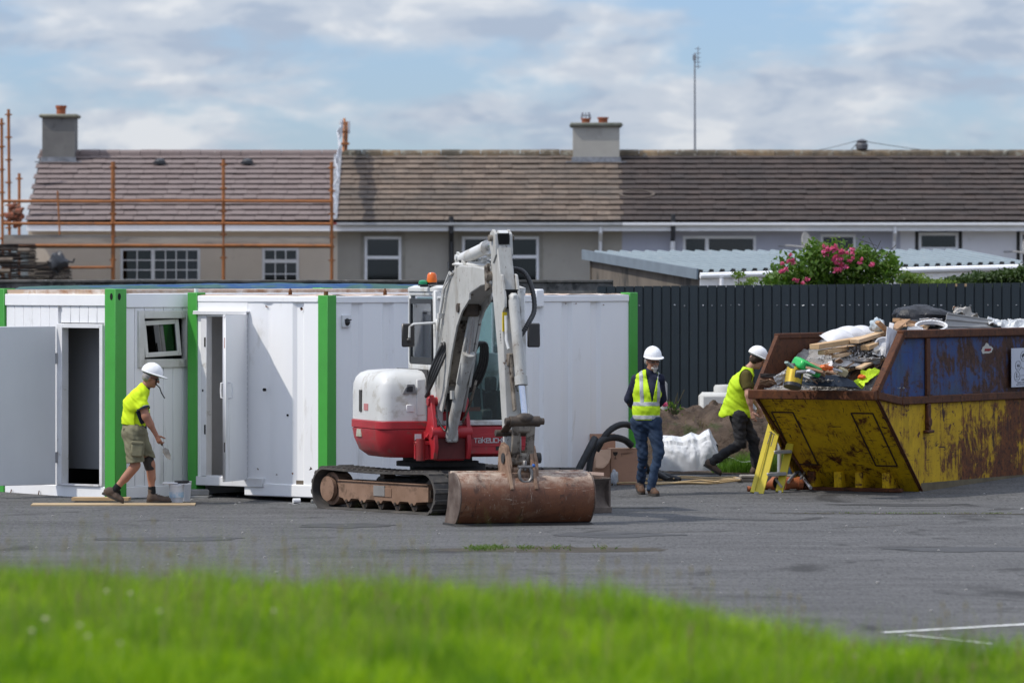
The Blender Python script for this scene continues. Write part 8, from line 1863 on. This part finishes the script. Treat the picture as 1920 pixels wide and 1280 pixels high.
S = vest_sdf(.0200); sobj('reflective_band', S.mesh(.0085, .0045, 17, 4, slab=sl+[lambda X, Y, Z: np.maximum(np.minimum(np.abs(X+.085-.10*(Z-1.35)*-.35)-.026, np.abs(X-.135-.02*(Z-1.35))-.022), np.maximum(1.17-Z, Y-.10))]), reflm, VS)
S = SDF(); S.cone(J['pel'], (-.03, 0, 1.0), .130, .122, .05); S.cone(lerp(J['hipN'], J['hipF'], .1), lerp(J['hipN'], J['hipF'], .9), .118, .118, .05)
for h_, k_, a_ in (('hipN', 'knN', 'anN'), ('hipF', 'knF', 'anF')): S.cone(J[h_], J[k_], .100, .068, .04); S.cone(J[k_], lerp(J[k_], J[a_], 1.08), .066, .054, .04)
S.cut((0, 0, 1.0), (0, 0, 1)); S.cut((0, 0, .055), (0, 0, -1)); sobj('jeans', S.mesh(.0085, .008, 17, 5), denim, B)
boot(B, (-.125, .27, .075), (-.065, .04, .0), Vector((-.085, .20, .14)), boot2); boot(B, (.02, -.03, 0), (.115, -.285, 0), Vector((.035, -.09, .13)), boot2)
# ---------------------------------------------------------------- worker 3: leaning forward, walking right
gY = 73.9; o3 = Vector((PX(1390, gY), gY, gz(gY)))
C_ = thing('person', 'young man in white hard hat and plain lime vest striding towards the skip', 'person', o3)
J = dict(pel=(-.035, 0, .83), waist=(-.045, 0, .97), chest=(-.01, 0, 1.20), neckb=(.085, 0, 1.42), head=(.205, -.01, 1.545), shN=(.055, -.16, 1.345), elN=(.085, -.235, 1.095), wrN=(.130, -.215, .865), shF=(.075, .15, 1.345), elF=(.15, .22, 1.09), wrF=(.24, .16, .90),
         hipN=(-.04, -.09, .80), knN=(-.015, -.10, .44), anN=(-.40, -.11, .185), hipF=(-.02, .09, .80), knF=(.165, .09, .47), anF=(.205, .10, .12))
fwd3 = (1, .12, -.45); up3 = (.42, 0, 1)
S = SDF(); trunk(S, J, -.014); armp(S, J['shN'], J['elN'], J['wrN'], -.002); armp(S, J['shF'], J['elF'], J['wrF'], -.002); legp(S, J['hipN'], J['knN'], J['anN'], -.008); legp(S, J['hipF'], J['knF'], J['anF'], -.008)
S.cone(J['neckb'], lerp(J['neckb'], J['head'], .72), .056, .052, .03); r_, f_, u_ = head_sdf(S, J['head'], fwd3, up3)
sobj('body', S.mesh(.0085), skin_p, C_, [hand(J['wrN'], (.22, .05, -.97), (.7, .6, 0), 1, .55), hand(J['wrF'], (.4, -.05, -.9), (-.2, -.9, 0), 1, .5)])
hc_ = Vector(J['head']); helmet(C_, hc_+u_*.014-f_*.006, fwd3, up3)
S = SDF(); S.cone(hc_-f_*.040-r_*.045, hc_-f_*.040+r_*.045, .058, .058, .03); S.ell(hc_+u_*.03, (.086, .09, .07), .02); sobj('hair', S.mesh(.007), hairb, C_)
S = SDF(); trunk(S, J, -.002); 
for a_, e_ in (('shN', 'elN'), ('shF', 'elF')): S.cone(J[a_], lerp(J[a_], J[e_], .62), .072, .070, .035)
S.cut((0, 0, .86), (0, 0, -1)); p_ = Vector(lerp(J['shN'], J['elN'], .72)); nn = (Vector(J['elN'])-Vector(J['shN'])).normalized()
sobj('t_shirt', S.mesh(.0085, .003, 18, 2, slab=[lambda X, Y, Z: np.where(np.abs(Y) > .15, (X-p_[0])*nn[0]+(np.abs(Y)-abs(p_[1]))*abs(nn[1])+(Z-p_[2])*nn[2], -1).astype(np.float32)]), olive, C_)
S = SDF(); trunk(S, J, .020); S.cone((-.17, -.03, .80), (-.03, -.03, 1.25), .125, .105, .05); S.cone((-.17, .05, .80), (-.03, .05, 1.25), .125, .105, .05); S.cone((.0, 0, .82), (.02, 0, 1.1), .145, .125, .05)
def holes3(X, Y, Z):
    return (.095-np.sqrt(((X-.062)*.95)**2+((Z-1.30)*.62)**2+((np.abs(Y)-.20)*.6)**2)).astype(np.float32)
sobj('hi_vis_vest', S.mesh(.0085, .007, 17, 7, slab=[holes3, lambda X, Y, Z: np.maximum(Z-1.47+.2*X, (.775+.10*np.abs(X+.02)*(X < -.02)-Z+.02*np.sin(X*30)))+0*Y]), hivis2, C_)
S = SDF(); S.cone(J['pel'], (-.04, 0, .93), .128, .118, .05); S.cone(lerp(J['hipN'], J['hipF'], .1), lerp(J['hipN'], J['hipF'], .9), .120, .120, .05)
for h_, k_, a_ in (('hipN', 'knN', 'anN'), ('hipF', 'knF', 'anF')): S.cone(J[h_], J[k_], .104, .074, .04); S.cone(J[k_], lerp(J[k_], J[a_], .98), .070, .058, .04)
S.cut((0, 0, .95), (0, 0, 1)); sobj('trousers', S.mesh(.0085, .008, 17, 9), blackc, C_)
boot(C_, (-.515, -.11, .135), (-.285, -.12, .0), Vector(J['anN'])+Vector((-.04, 0, .0)), bootm); boot(C_, (.12, .10, 0), (.41, .10, 0), Vector(J['anF'])+Vector((-.01, 0, .02)), bootm)
